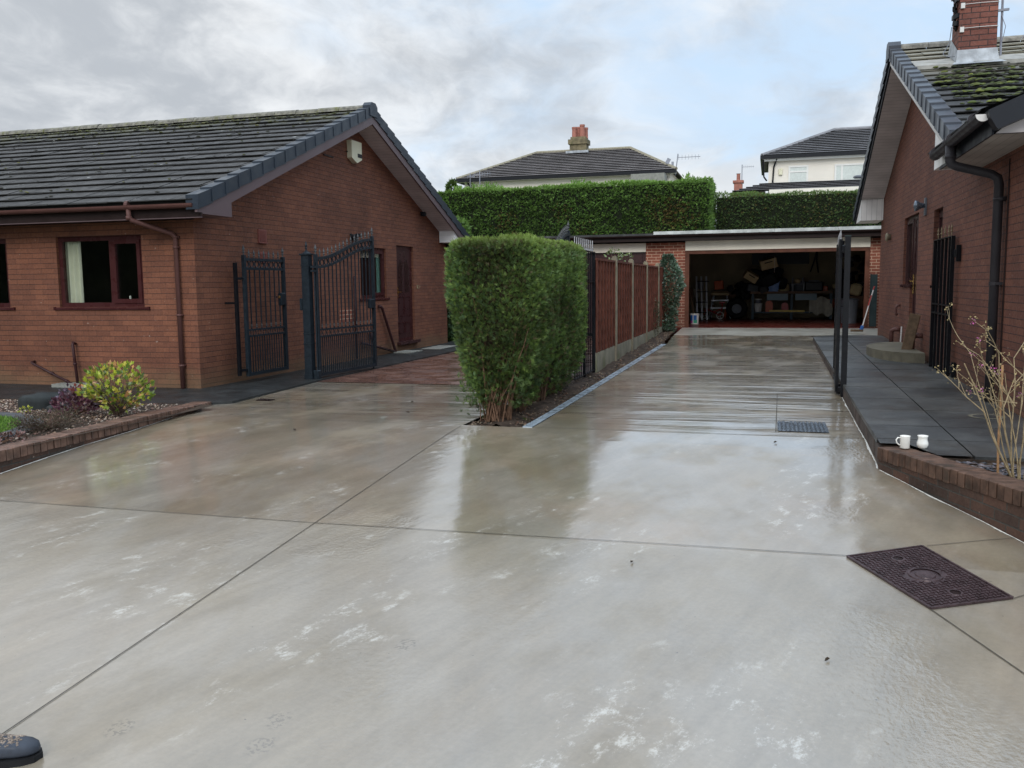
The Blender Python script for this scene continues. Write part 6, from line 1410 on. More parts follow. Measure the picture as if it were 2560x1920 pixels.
for k, (a0, a1, z0, z1, mt) in enumerate(((3.6, 4.35, .04, .25, 'bluep'), (4.55, 5.3, .12, .25, 'bluep'), (4.55, 5.4, .03, .12, 'greenp'), (3.75, 4.3, .03, .10, 'magenta'))):
    m_ = MB(); n = 8
    for i in range(n):
        a, b = a0+(a1-a0)*i/n, a0+(a1-a0)*(i+1)/n; r0, r1 = .125*(.9+.1*z0/.27)+.003, .125*(.9+.1*z1/.27)+.003
        m_.quad((-2.06+r0*math.cos(a), 25.6+r0*math.sin(a), .265+z0), (-2.06+r0*math.cos(b), 25.6+r0*math.sin(b), .265+z0), (-2.06+r1*math.cos(b), 25.6+r1*math.sin(b), .265+z1), (-2.06+r1*math.cos(a), 25.6+r1*math.sin(a), .265+z1))
    m_.build('label_patch', mt, bk)
wh = T('spare_wheel', 'large black tyre with alloy hub leaning at the back of the garage', 'wheel', (-1.03, 28.9, .27))
m_ = MB(); m_.ring((-1.03, 28.95, .60), (0, 1, .12), .24, .095, 28, 10); m_.build('tyre', 'rubber', wh, smooth=True)
m_ = MB(); m_.lathe((-1.03, 28.93, .60), [(.16, .04), (.15, 0), (.05, .02), (.0, .02)], 20, axis='y'); 
for k in range(5): a = 2*math.pi*k/5; m_.cbox((-1.03+math.cos(a)*.09, 28.9, .60+math.sin(a)*.09), .10, .03, .03, ry=-a)
m_.build('rim', 'greyp', wh)
sc_ = T('childs_bike', 'small red childs bike with white wheels in the garage', 'bicycle', (-1.75, 28.7, .27))
for x in (-2.02, -1.52):
    m_ = MB(); m_.ring((x, 28.6, .40), (0, 1, 0), .105, .016, 20, 6)
    for k in range(5): a = 2*math.pi*k/5; m_.bar((x, 28.6, .40), (x+math.cos(a)*.10, 28.6, .40+math.sin(a)*.10), .014)
    m_.build('wheel', 'white', sc_)
m_ = MB(); m_.tube([(-2.02, 28.6, .40), (-1.95, 28.6, .62), (-1.93, 28.6, .80)], .016, 6); m_.tube([(-1.95, 28.6, .62), (-1.72, 28.6, .50), (-1.52, 28.6, .40)], .018, 6); m_.tube([(-1.52, 28.6, .40), (-1.46, 28.6, .62), (-1.46, 28.6, .78)], .016, 6); m_.tube([(-1.72, 28.6, .50), (-1.46, 28.6, .62)], .014, 6); m_.cbox((-1.46, 28.6, .80), .18, .08, .05, bev=.01); m_.build('frame', 'redplastic', sc_)
ldr = T('ladder', 'folded aluminium ladder standing behind the garage door frame', 'ladder', (-2.1, 28.4, .27)); m_ = MB()
for x in (-2.26, -2.11, -1.96): m_.bar((x+.06, 28.3, .28), (x, 28.6, 1.62), .05, .03)
m_.build('stile', 'alu', ldr); m_ = MB()
for k in range(4): m_.bar((-2.26+.01*k, 28.32+.07*k, .5+k*.32), (-1.9+.01*k, 28.32+.07*k, .5+k*.32), .025)
m_.build('rung', 'black', ldr)
stl = T('folding_workstand', 'pale folding work stand behind the childs bike', 'stand', (-1.55, 29.2, .27)); m_ = MB(); m_.cbox((-1.55, 29.2, 1.08), .55, .4, .08, rx=.15, bev=.02); m_.build('top', 'card', stl)
m_ = MB()
for sx in (-1, 1): m_.bar((-1.55+sx*.2, 29.1, 1.04), (-1.55+sx*.34, 28.95, .27), .035); m_.bar((-1.55+sx*.2, 29.3, 1.04), (-1.55+sx*.30, 29.45, .27), .035)
m_.bar((-1.82, 29.0, .86), (-1.28, 29.0, .86), .03); m_.bar((-1.85, 28.97, .62), (-1.25, 28.97, .62), .03); m_.build('leg', 'alu', stl)
def cart(name, label, c, s, rot, mat='card'):
    root = T(name, label, 'box', (c[0], c[1], c[2]-s[2]/2)); m_ = MB(); m_.cbox(c, *s, rz=rot[2], rx=rot[0], ry=rot[1]); m_.build('box_body', mat, root)
    R = Matrix.Rotation(rot[2], 3, 'Z') @ Matrix.Rotation(rot[1], 3, 'Y') @ Matrix.Rotation(rot[0], 3, 'X')
    q = Vector(c)+R @ Vector((0, -s[1]/2-.003, s[2]*.22)); m_ = MB(); m_.cbox(q, s[0]*.5, .004, s[2]*.12, rz=rot[2], rx=rot[0], ry=rot[1]); m_.build('tape', 'black', root)
cart('cardboard_box', 'tilted cardboard box hanging under the garage ceiling', (-.10, 28.2, 1.98), (.48, .30, .28), (.2, -.25, .1))
cart('cardboard_box', 'open cardboard box tipped over above the workbench', (-.60, 28.3, 1.60), (.40, .32, .22), (.3, .55, .2))
bg_ = MB()
for k in range(9): bg_.cbox((-.15+rr_.uniform(-.4, .5), 28.9+rr_.uniform(-.2, .3), 1.35+rr_.uniform(-.2, .45)), rr_.uniform(.25, .5), .3, rr_.uniform(.2, .4), rz=rr_.uniform(-.5, .5), ry=rr_.uniform(-.5, .5), rx=rr_.uniform(-.3, .3), bev=.04)
tag(bg_.build('black_sack_pile', 'black'), 'dark heap of black sacks piled on the workbench', 'sacks', kind=None)
lp2 = MB(); lp2.tube([(.08, 27.0, 2.15), (.08, 27.0, 1.72)], .006, 6); lp2.lathe((.08, 27.0, 1.70), [(0, -.02), (.02, 0), (0, .02)], 8); tag(lp2.build('pull_cord', 'white'), 'white pull cord hanging in the garage', 'cord')
bl_ = T('blue_tub', 'dark blue plastic tub on the workbench', 'tub', (.03, 28.9, 1.13)); m_ = MB(); m_.prism([(-.14, 1.13), (.2, 1.13), (.24, 1.42), (-.18, 1.42)], 28.8, 29.15, 'y'); m_.build('body', 'bluep', bl_); m_ = MB(); m_.box(-.2, .26, 28.78, 29.17, 1.42, 1.44); m_.build('rim', 'bluep', bl_)
gd = T('bench_grinder', 'small cream bench grinder on its stand on the workbench', 'grinder', (.78, 28.95, 1.13)); m_ = MB(); m_.cbox((.78, 28.95, 1.44), .16, .14, .14, bev=.03); m_.build('motor', 'card', gd)
for sx in (-1, 1): m_ = MB(); m_.lathe((.78+sx*.15, 28.95, 1.46), [(0, -.02), (.09, -.02), (.09, .02), (0, .02)], 16, axis='x'); m_.build('grinding_wheel', 'greyp', gd)
m_ = MB(); m_.box(.60, .98, 28.85, 29.1, 1.335, 1.36)
for x in (.62, .94): m_.box(x, x+.03, 28.86, 28.9, 1.13, 1.335)
m_.build('stand', 'greyp', gd)
for i, (x, mt, lb) in enumerate(((1.25, 'black', 'black toolbox on the right half of the workbench'),)):
    tb = T('toolbox', lb, 'toolbox', (x, 28.95, 1.13)); m_ = MB(); m_.cbox((x, 28.95, 1.28), .52, .28, .28, bev=.03); m_.build('case', mt, tb); m_ = MB(); m_.bar((x-.15, 28.95, 1.44), (x+.15, 28.95, 1.44), .03); m_.build('handle', 'greyp', tb)
ptub('paint_tin', 'stack of white paint tins under the left of the workbench', (-.38, 28.95, .50), .12, .26, ['white']); ptub('paint_tin', 'upper white paint tin on the tins under the workbench', (-.38, 28.95, .775), .10, .13, ['greyp'])
def can(name, label, c, sx, sy, sz, mat):
    root = T(name, label, 'can', c); m_ = MB(); m_.prism([(c[0]-sx/2, c[2]), (c[0]+sx/2, c[2]), (c[0]+sx/2, c[2]+sz*.75), (c[0]+sx*.2, c[2]+sz), (c[0]-sx*.3, c[2]+sz), (c[0]-sx/2, c[2]+sz*.8)], c[1]-sy/2, c[1]+sy/2, 'y'); m_.build('body', mat, root); m_ = MB(); m_.lathe((c[0]-sx*.15, c[1], c[2]+sz), [(.025, 0), (.025, .04), (0.01, .04)], 10); m_.build('cap', 'black', root)
can('fuel_can', 'orange plastic can under the left half of the workbench', (-.05, 28.95, .50), .22, .16, .34, 'orange')
can('fuel_can', 'red fuel can under the middle of the workbench', (.42, 28.95, .50), .2, .16, .28, 'redplastic')
can('fuel_can', 'orange red can on the floor right of the workbench', (2.02, 28.6, .27), .2, .2, .34, 'orange')
yl = MB(); yl.bar((-.05, 28.80, .53), (1.0, 28.80, .52), .05, .06); tag(yl.build('spirit_level', 'yellow'), 'long yellow level lying on the shelf under the bench', 'spirit level')
dsb = MB(); 
for k in range(14):
    a, b = k/14, (k+1)/14; x0, x1 = 1.12+a*.68, 1.12+b*.68; zt1, zt2 = .92-.05*math.sin(a*9), .92-.05*math.sin(b*9); zb1, zb2 = .46-.08*a+.05*math.sin(a*14), .46-.08*b+.05*math.sin(b*14)
    dsb.quad((x0, 28.74+.03*math.sin(a*20), zb1), (x1, 28.74+.03*math.sin(b*20), zb2), (x1, 28.80, zt2), (x0, 28.80, zt1)); dsb.quad((x0, 28.80, zt1), (x1, 28.80, zt2), (x1, 29.2, zt2-.05), (x0, 29.2, zt1-.05))
tag(dsb.build('dust_sheet', 'sheet', smooth=True), 'crumpled pale dust sheet draped below the bench end', 'sheet')
m_ = MB(); r8 = random.Random(77)
for k in range(34):
    px_, py_ = r8.uniform(-2.6, 2.6), r8.uniform(29.0, 29.9); pz_ = (1.13 if -.6 < px_ < 1.8 else r8.choice([.27, .6, .95, 1.2])); hh_ = r8.uniform(.08, .34)
    m_.cbox((px_, py_, pz_+hh_/2), r8.uniform(.08, .30), r8.uniform(.08, .2), hh_, rz=r8.uniform(-.6, .6), ry=r8.uniform(-.12, .12), mi=r8.randrange(5), bev=.012)
tag(m_.build('back_wall_clutter', ['card', 'greyp', 'bench', 'sheet', 'orange']), 'mixed small boxes tins and tools crowded along the back of the garage', 'clutter', kind='stuff')
bn = T('dustbin', 'grey plastic dustbin with lid by the right garage jamb', 'bin', (2.08, 26.3, .265)); m_ = MB(); m_.lathe((2.08, 26.3, .265), [(.20, 0), (.24, .62)], 20); m_.build('body', 'greyp', bn); m_ = MB(); m_.lathe((2.08, 26.3, .885), [(.26, 0), (.26, .03), (.2, .06), (.05, .08), (.0, .08)], 20); m_.build('lid', 'greyp', bn)
m_ = MB()
for k in range(26): m_.cbox((2.25+rr_.uniform(-.35, .5), 27.8+rr_.uniform(-.4, .6), 1.0+rr_.uniform(-.2, 1.1)), rr_.uniform(.1, .4), .2, rr_.uniform(.1, .3), rz=rr_.uniform(-.8, .8), ry=rr_.uniform(-.8, .8), bev=.02)
tag(m_.build('tool_clutter', 'black'), 'dark jumble of hanging tools at the right of the garage', 'clutter', kind='stuff')
m_ = MB(); m_.cbox((2.30, 27.0, 1.18), .30, .2, .34, ry=.2, bev=.05); tag(m_.build('water_container', 'card'), 'pale plastic container on the right garage shelf', 'container')
m_ = MB(); m_.cbox((2.25, 27.2, .82), .5, .3, .36, bev=.005); tag(m_.build('storage_chest', 'bench'), 'brown wooden chest behind the dustbin', 'chest')
m_ = MB(); m_.tube([(1.35, 30.0, 2.36), (1.30, 30.0, 2.1), (1.18, 30.0, 1.72)], .022, 6); m_.tube([(1.38, 30.0, 2.36), (1.36, 30.0, 2.1), (1.42, 30.0, 1.70)], .022, 6); tag(m_.build('hanging_straps', 'black'), 'pair of black straps hanging on the back garage wall', 'strap')
for k, (x, lb) in enumerate(((-2.42, 'leaning brown broom handle at the left inside wall of the garage'), (-2.28, 'leaning pale rake handle beside the garage ladder'))):
    m_ = MB(); m_.tube([(x+.2, 25.9+k*.3, .27), (x-.05, 26.2+k*.3, 1.5)], .014, 6); m_.cbox((x-.06, 26.2+k*.3, 1.52), .16, .06, .09, bev=.01); tag(m_.build('garden_tool', 'bench' if k else 'brownwood'), lb, 'tool')
m_ = MB()
for k in range(16): m_.cbox((-.95+rr_.uniform(-.35, .35), 29.5+rr_.uniform(-.2, .3), 1.0+rr_.uniform(-.1, .35)), rr_.uniform(.12, .35), .2, rr_.uniform(.1, .25), rz=rr_.uniform(-.8, .8), ry=rr_.uniform(-.8, .8), bev=.02)
tag(m_.build('stacked_clutter', 'rubber'), 'dark stacked odds and ends behind the spare wheel', 'clutter', kind='stuff')
m_ = T('strip_light', 'small white fitting under the garage ceiling', 'light', (-.8, 27, 2.4)); q_ = MB(); q_.box(-1.0, -.82, 26.9, 27.0, 2.32, 2.38); q_.build('batten', 'greyp', m_); q_ = MB(); q_.cbox((-.72, 26.95, 2.33), .09, .09, .09, bev=.02); q_.build('housing', 'white', m_)
m_ = T('broom', 'long handled white and red broom leaning by the garage corner', 'broom', (2.13, 21.3, .3)); q_ = MB(); q_.tube([(1.985, 21.35, .43), (2.225, 21.575, 1.30)], .013, 8); q_.build('handle', 'white', m_)
q_ = MB(); q_.tube([(2.10, 21.46, .87), (2.165, 21.52, 1.10)], .0145, 8); q_.tube([(2.20, 21.55, 1.22), (2.225, 21.57, 1.3)], .0145, 8); q_.build('grip', 'redplastic', m_); q_ = MB(); q_.cbox((1.965, 21.34, .37), .07, .1, .12, ry=.25, bev=.015); q_.build('socket', 'bluep', m_); q_ = MB(); q_.cbox((1.86, 21.30, .32), .26, .10, .05, rz=.1, bev=.01); q_.build('head', 'boardwood', m_)

# ================================================================== NEIGHBOUR HOUSES (real size, 50 m away)
def hip_house(root, x0, x1, y0, y1, ze, zr, rx0, rx1, tm, ridge, zb=1.2, ov=.35, ncourse=13):
    w = MB(); w.box(x0+ov, x1-ov, y0+ov, y1-ov, zb, ze); w.build('wall', 'render', root)
    ym = (y0+y1)/2; run = ym-y0; rise = zr-ze; L = math.hypot(run, rise); c_, s_ = run/L, rise/L; r = MB()
    fx0 = lambda s: x0+(rx0-x0)*s/L; fx1 = lambda s: x1-(x1-rx1)*s/L
    tiles(r, (0, y0, ze), (1, 0, 0), (0, c_, s_), (0, -s_, c_), fx0, fx1, L, L/ncourse, rr_, drop=.075, tw=.6, shade=.03, jit=0.15)
    r.add([(x0, y0, ze), (rx0, ym, zr), (x0, y1, ze)], [[0, 1, 2]]); r.add([(x1, y0, ze), (rx1, ym, zr), (x1, y1, ze)], [[0, 1, 2]]); r.add([(x0, y1, ze), (rx0, ym, zr), (rx1, ym, zr), (x1, y1, ze)], [[0, 1, 2, 3]])
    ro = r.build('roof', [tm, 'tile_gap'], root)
    h = MB(); h.tube([(x0, y0, ze+.05), (rx0, ym, zr+.05)], .10, 6); h.tube([(x1, y0, ze+.05), (rx1, ym, zr+.05)], .10, 6); h.tube([(rx0, ym, zr+.05), (rx1, ym, zr+.05)], .10, 6); h.build('hip_tiles', ridge, ro)
    f_ = MB(); f_.box(x0, x1, y0-.10, y0, ze-.16, ze+.02); f_.box(x0-.08, x0, y0-.1, y1, ze-.16, ze+.02); f_.build('gutter', 'black', root); s2 = MB(); s2.box(x0+.02, x1-.02, y0+.01, y0+ov, ze-.17, ze-.12); s2.build('soffit', 'white', root)
    return ro
def yagi(mb, p, d_, L, n=8, up=.0):
    p = Vector(p); d_ = Vector(d_).normalized(); q = p+d_*L; mb.bar(p, q, .03); s = Vector((-d_.y, d_.x, 0))
    for k in range(n): c_ = p+d_*L*(k+.5)/n; mb.bar(c_-Vector((0, 0, .13)), c_+Vector((0, 0, .13)), .015)
n1 = thing('neighbour_house', (-11.4, 53, 1.6), 'distant cream house with hipped grey roof and paired red chimney pots', 'house')
hip_house(n1, -17.76, -5.1, 50, 57.5, 7.55, 9.35, -13.9, -8.2, 'tile_n', 'ridge_n', ncourse=14)
ch = MB(); ch.box(-11.75, -10.75, 53.3, 54.1, 9.1, 9.75); ch.box(-11.83, -10.67, 53.2, 54.2, 9.72, 10.0); ch.box(-11.70, -10.80, 53.3, 54.1, 10.0, 10.15); co = ch.build('chimney', 'mossstone', n1); cp = MB()
for cx_, hh, yy_ in ((-11.50, .62, 53.5), (-11.36, .68, 53.9), (-11.02, .74, 53.5), (-10.90, .62, 53.9)): cp.lathe((cx_, yy_, 10.12), [(.17, 0), (.15, .05), (.14, hh-.12), (.16, hh-.1), (.16, hh), (.08, hh)], 12)
cp.build('chimney_pot', 'pot', co); lf_ = MB(); lf_.box(-11.95, -10.6, 53.1, 53.3, 9.18, 9.32); lf_.build('lead_flashing', 'lead', co)
dpp = MB(); dpp.tube([(-17.2, 50.2, 7.4), (-17.0, 50.3, 7.1), (-17.0, 50.32, 2.0)], .05, 6); dpp.build('downpipe', 'black', n1)
ex = MB(); ex.box(-7.4, -5.6, 48.8, 50.3, 2, 7.28); ex.build('side_extension', 'slabgrey', n1)
an = MB(); an.tube([(-16.3, 49.85, 6.9), (-16.3, 49.85, 8.0)], .03, 6); yagi(an, (-16.7, 49.85, 7.75), (1, 0, .05), 1.1, 7); an.tube([(-16.9, 49.9, 7.0), (-16.9, 49.9, 7.9)], .02, 6); yagi(an, (-17.1, 49.9, 7.7), (0.6, .6, 0), .5, 5); an.build('aerial', 'dishgrey', n1)
an = MB(); an.tube([(-5.2, 50.5, 7.3), (-5.05, 50.4, 8.45)], .03, 6); yagi(an, (-5.1, 50.4, 8.25), (1, 0, 0), 1.25, 7); an.cbox((-5.6, 50.5, 8.1), .2, .05, .3, ry=.5); an.cbox((-5.35, 50.5, 7.75), .12, .1, .6); an.build('aerial', 'dishgrey', n1)
n2 = thing('neighbour_house', (5.5, 53, 1.6), 'white two storey house with pale windows behind the low hedge', 'house')
hip_house(n2, -.62, 12.6, 50, 57.5, 8.05, 9.75, 3.2, 8.8, 'tile_n2', 'tile_n2', ncourse=13)
fb = MB(); fb.box(-.5, 12.5, 50.1, 50.14, 7.78, 7.98); fb.build('fascia', 'winwhite', n2)
for (a0, a1, z0, z1, spl, ht) in ((.75, 1.75, 6.55, 7.52, (), True), (3.05, 5.2, 6.4, 7.50, (3.42,), False), (7.5, 9.5, 6.4, 7.5, (8.5,), False)):
    f_ = MB(); Yw = 50.33; f_.box(a0, a0+.09, Yw-.05, Yw, z0, z1); f_.box(a1-.09, a1, Yw-.05, Yw, z0, z1); f_.box(a0+.09, a1-.09, Yw-.05, Yw, z1-.09, z1); f_.box(a0+.09, a1-.09, Yw-.05, Yw, z0, z0+.09)
    for s_ in spl: f_.box(s_-.045, s_+.045, Yw-.048, Yw, z0+.09, z1-.09)
    if ht: f_.box(a0+.09, a1-.09, Yw-.048, Yw, z1-.36, z1-.28)
    fo = f_.build('window', 'winwhite', n2); p_ = MB(); p_.box(a0+.085, a1-.085, Yw-.02, Yw-.005, z0+.085, z1-.085); p_.build('net_curtain', 'netcurtain', fo)
dpp = MB(); dpp.tube([(.15, 50.1, 7.9), (.0, 50.25, 7.5), (-.05, 50.27, 6.6)], .045, 6); dpp.tube([(-.55, 50.1, 7.9), (-.5, 50.3, 7.0), (-.35, 50.4, 6.8)], .045, 6); dpp.build('downpipe', 'black', n2)
ab = MB(); ab.cbox((.35, 50.28, 7.22), .2, .1, .34, bev=.03); ab.build('alarm_box', 'cream', n2)
lr = MB(); lr.box(-.2, 5.6, 46.5, 50.3, 1.5, 5.95); lr.build('lean_to', 'render', n2); lr = MB(); sl_ = math.hypot(2.7, .65)
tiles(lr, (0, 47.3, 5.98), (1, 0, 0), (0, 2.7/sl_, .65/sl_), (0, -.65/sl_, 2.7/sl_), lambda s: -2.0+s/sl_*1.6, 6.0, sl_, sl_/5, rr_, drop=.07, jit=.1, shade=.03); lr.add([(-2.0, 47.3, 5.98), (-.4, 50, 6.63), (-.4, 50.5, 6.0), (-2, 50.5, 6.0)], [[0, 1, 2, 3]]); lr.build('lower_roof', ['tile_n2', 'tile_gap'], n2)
dk = MB(); dk.cbox((4.4, 49.6, 6.72), .9, .5, .14, rz=.2, bev=.05); dk.build('roof_flashing', 'greyp', n2)
n3 = thing('distant_chimney', (-1.85*1.6, 80, 2), 'lone orange red chimney stack between the two distant houses', 'chimney'); m_ = MB(); m_.box(-3.25, -2.55, 80, 80.8, 3.0, 10.1); m_.box(-3.35, -2.45, 79.9, 80.9, 9.9, 10.1); m_.build('stack', 'pot', n3); m_ = MB(); m_.lathe((-2.9, 80.4, 10.1), [(.2, 0), (.16, .1), (.15, .55), (.2, .6)], 10); m_.build('chimney_pot', 'pot', n3)
an = MB(); an.tube([(-2.6, 80, 9.8), (-2.6, 80, 11.4)], .04, 6); yagi(an, (-2.6, 80, 11.2), (1, 0, 0), 1.0, 6); an.build('aerial', 'dishgrey', n3)

# ================================================================== SMALL THINGS ON THE GROUND
# manhole cover
mp = [Vector((.453, 5.326, 0)), Vector((.888, 5.595, 0)), Vector((1.205, 4.885, 0)), Vector((.791, 4.660, 0))]
def MH(u, v, h=0.0):
    p = mp[0]*(1-u)*(1-v)+mp[1]*u*(1-v)+mp[2]*u*v+mp[3]*(1-u)*v; return (p.x, p.y, gfront(p.y)+h)
mh = thing('manhole_cover', MH(.5, .5), 'large brown cast iron manhole cover near the right planter', 'manhole cover')
m_ = MB(); m_.add([MH(0, 0, .006), MH(1, 0, .006), MH(1, 1, .006), MH(0, 1, .006)], [[0, 1, 2, 3]]); m_.build('plate', 'rust', mh)
m_ = MB(); tt = .014; e_ = .002
for (a, b) in (((0, 0), (1, 0)), ((1, 0), (1, 1)), ((1, 1), (0, 1)), ((0, 1), (0, 0))): m_.bar(MH(*a, .008), MH(*b, .008), .012, .010)
cN, rN = 17, 27
for i in range(cN):
    for k in range(rN):
        u, v = .035+(i+.5)*.93/cN, .025+(k+.5)*.95/rN
        if math.hypot((u-.5)*.5, (v-.5)*.8) < .115 or math.hypot((u-.5)*.5, (v-.17)*.8) < .045 or math.hypot((u-.5)*.5, (v-.83)*.8) < .045: continue
        du, dv_ = .93/cN*.36, .95/rN*.36
        if (i+k) % 2: du *= 1.35; dv_ *= .45
        else: du *= .5; dv_ *= 1.3
        q = [MH(u-du, v-dv_, .007), MH(u+du, v-dv_, .007), MH(u+du, v+dv_, .007), MH(u-du, v+dv_, .007)]; t4 = [(a, b, c+.005) for a, b, c in q]
        m_.add(q+t4, [[4, 5, 6, 7], [0, 1, 5, 4], [1, 2, 6, 5], [2, 3, 7, 6], [3, 0, 4, 7]])
def ell(mb, u0, v0, R, w, h):
    n = 28
    for i in range(n):
        a, b = 2*math.pi*i/n, 2*math.pi*(i+1)/n; f_ = lambda t_, r_, hh: MH(u0+math.cos(t_)*r_/.52, v0+math.sin(t_)*r_/.78, hh)
        mb.quad(f_(a, R-w, h), f_(b, R-w, h), f_(b, R, h), f_(a, R, h)); mb.quad(f_(a, R, h), f_(b, R, h), f_(b, R+.003, .006), f_(a, R+.003, .006))
ell(m_, .5, .5, .095, .012, .013); ell(m_, .5, .5, .055, .055, .012); ell(m_, .5, .17, .040, .010, .012); ell(m_, .5, .83, .040, .010, .012); m_.build('raised_pattern', 'rust', mh)
m_ = MB(); ell(m_, .5, .17, .028, .028, .0075); ell(m_, .5, .83, .028, .028, .0075); m_.build('key_hole', 'rust_d', mh)
# gully grate with bars
gp_ = lambda u, v, h=0.0: (.087+u*.465, 8.767+v*.632, gramp(8.9)+h); gm = thing('drain_grate', gp_(.5, .5), 'small blue grey patterned iron grate set in the right hand drive', 'drain cover')
m_ = MB(); m_.add([gp_(0, 0, .006), gp_(1, 0, .006), gp_(1, 1, .006), gp_(0, 1, .006)], [[0, 1, 2, 3]]); m_.build('plate', 'black', gm); m_ = MB()
for i in range(12):
    for k in range(15):
        if rr_.random() < .06: continue
        u, v = (i+.5)/12, (k+.5)/15; du, dv_ = (.036, .012) if (i+k) % 2 else (.018, .024); q = [gp_(u-du, v-dv_, .007), gp_(u+du, v-dv_, .007), gp_(u+du, v+dv_, .007), gp_(u-du, v+dv_, .007)]; t4 = [(a, b, c+.006) for a, b, c in q]; m_.add(q+t4, [[4, 5, 6, 7], [0, 1, 5, 4], [1, 2, 6, 5], [2, 3, 7, 6], [3, 0, 4, 7]])
m_.build('raised_pattern', 'castgrey', gm)
m_ = MB(); m_.box(-6.22, -6.02, 9.80, 9.92, .004, .012); tag(m_.build('small_drain_cover', 'rust_d'), 'tiny dark drain cover near the left gate post', 'drain cover')
# mugs
def mug1():
    c = (1.012, 7.325, .139); root = thing('mug', c, 'straight sided white mug with a handle standing at the end of the right planter wall', 'mug', 'white mugs by the planter wall'); m_ = MB()
    m_.lathe(c, [(.0, .0), (.033, 0), (.036, .004), (.0375, .09), (.0395, .096), (.036, .095), (.034, .01), (.0, .01)], 24, cap=False); m_.build('cup', 'ceramic', root, smooth=True)
    m_ = MB(); e = Vector((-.96, -.28, 0)); P = lambda r, z: (c[0]+e.x*r, c[1]+e.y*r, c[2]+z); m_.tube([P(.035, .080), P(.055, .082), P(.068, .066), P(.064, .045), P(.050, .030), P(.035, .022)], .0052, 8); m_.build('handle', 'ceramic', root, smooth=True)
mug1()
c = (1.133, 7.30, .148); root = thing('mug', c, 'bulbous white mug with flared rim standing at the end of the right planter wall', 'mug', 'white mugs by the planter wall'); m_ = MB()
m_.lathe(c, [(0, 0), (.026, 0), (.033, .006), (.042, .028), (.041, .042), (.033, .068), (.034, .084), (.040, .097), (.037, .096), (.030, .068), (.036, .03), (0, .02)], 24, cap=False); m_.build('cup', 'ceramic', root, smooth=True)
m_ = MB(); P = lambda r, z: (c[0]+.5*r, c[1]+.86*r, c[2]+z); m_.tube([P(.033, .080), P(.055, .078), P(.064, .055), P(.055, .035), P(.038, .028)], .0052, 8); m_.build('handle', 'ceramic', root, smooth=True)
# boot at the lower left
bt = thing('work_boot', (-2.74, 2.44, gfront(2.45)), 'muddy dark rubber boot toe with red upper at the lower left corner', 'boot'); zb = gfront(2.45); ax_ = Vector((.93, .37, 0)); sd_ = Vector((-.37, .93, 0))
m_ = MB(); secs = []; n = 18
for s_, wd_, h0, h1 in ((-.20, .045, .0, .12), (-.14, .050, 0, .115), (-.08, .052, 0, .098), (-.03, .053, 0, .080), (.03, .053, 0, .066), (.08, .050, 0, .060), (.12, .042, .002, .054), (.145, .030, .006, .044), (.157, .012, .012, .030)):
    r_ = []
    for k in range(n):
        a = 2*math.pi*k/n; y_ = math.copysign(abs(math.cos(a))**.6, math.cos(a))*wd_; z_ = (h0+h1)/2+math.copysign(abs(math.sin(a))**.7, math.sin(a))*(h1-h0)/2; p = Vector((-2.735, 2.475, zb))+ax_*s_+sd_*y_; r_.append((p.x, p.y, zb+.022+z_))
    secs.append(r_)
vs = [v for r_ in secs for v in r_]; fs_ = []
for i in range(len(secs)-1):
    for k in range(n): fs_.append([i*n+k, i*n+(k+1) % n, (i+1)*n+(k+1) % n, (i+1)*n+k])
fs_.append([(len(secs)-1)*n+k for k in range(n)]); fs_.append(list(range(n))[::-1]); m_.add(vs, fs_); m_.build('toe_cap', 'bootg', bt, smooth=True)
m_ = MB(); out_ = []
for (s_, y_) in ((-.22, .045), (-.1, .052), (.05, .058), (.11, .052), (.15, .035), (.168, 0), (.15, -.035), (.11, -.052), (.05, -.058), (-.1, -.052), (-.22, -.045)): p = Vector((-2.735, 2.475, 0))+ax_*s_+sd_*y_; out_.append((p.x, p.y))
m_.prism(out_, zb, zb+.026); m_.build('sole', 'rubber', bt)
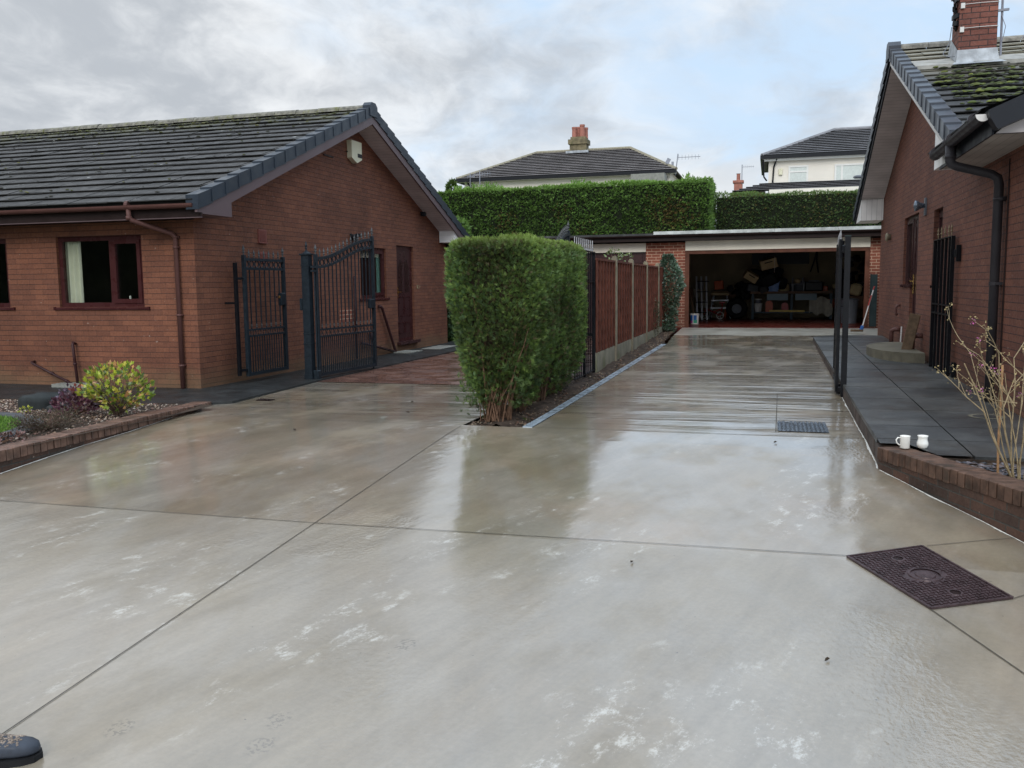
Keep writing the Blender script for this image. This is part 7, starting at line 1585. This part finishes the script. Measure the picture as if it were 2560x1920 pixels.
m_ = MB(); p = Vector((-2.735, 2.475, zb))+ax_*(-.145); m_.tube([(p.x+.03, p.y, zb+.085), (p.x, p.y, zb+.13), (p.x-.015, p.y-.005, zb+.24)], [.050, .056, .054], 14); m_.build('upper', 'redfabric', bt, smooth=True)
m_ = MB()
for k in range(240):
    s_, y_ = rr_.uniform(-.05, .095), rr_.uniform(-.042, .042); hh = float(np.interp(s_, [-.08, -.03, .03, .08, .12], [.098, .080, .066, .060, .054])); hh -= .016*(abs(y_)/.05)**3; p = Vector((-2.735, 2.475, 0))+ax_*s_+sd_*y_; q = rr_.uniform(.002, .0055)
    m_.cbox((p.x, p.y, zb+.022+hh), q*2, q*1.5, .003, rz=rr_.uniform(0, 3), rx=rr_.uniform(-.3, .3))
m_.build('mud', 'mud', bt)['kind'] = 'stuff'
# fallen leaves and twigs
lfs = [(-4.60, 7.93, 'curled dark leaf on the left part of the drive'), (-4.2, 10.05, 'dark leaf fragment on the concrete left of the conifers'), (-.74, 4.98, 'small dark leaf on the front bay below the joint'), (.27, 3.98, 'tiny brown leaf on the front bay near the cover'), (.064, 8.17, 'small leaf just before the drain grate'), (-1.55, 17.9, 'dark leaf on the far ramp near the fence'), (-3.9, 9.2, 'small twig left of the conifer foot')]
for k, (x, y, lb) in enumerate(lfs):
    m_ = MB(); z_ = (gfront(y) if y < 8.5 else gramp(y) if x > -2.3 else 0)+.004; a = rr_.uniform(0, 6.28); L = rr_.uniform(.018, .03) if k else .035; w_ = L*.38
    ca, sa = math.cos(a), math.sin(a); P = lambda u, v, h: (x+ca*u-sa*v, y+sa*u+ca*v, z_+h)
    m_.add([P(-L, 0, .002), P(-L*.3, w_, .010), P(L*.4, w_*.8, .014), P(L, 0, .006), P(L*.4, -w_*.8, .013), P(-L*.3, -w_, .009), P(0, 0, .001)], [[0, 6, 1], [1, 6, 2], [2, 6, 3], [3, 6, 4], [4, 6, 5], [5, 6, 0]]); tag(m_.build('fallen_leaf', 'leafbrown'), lb, 'leaf', 'leaves lying on the wet concrete')
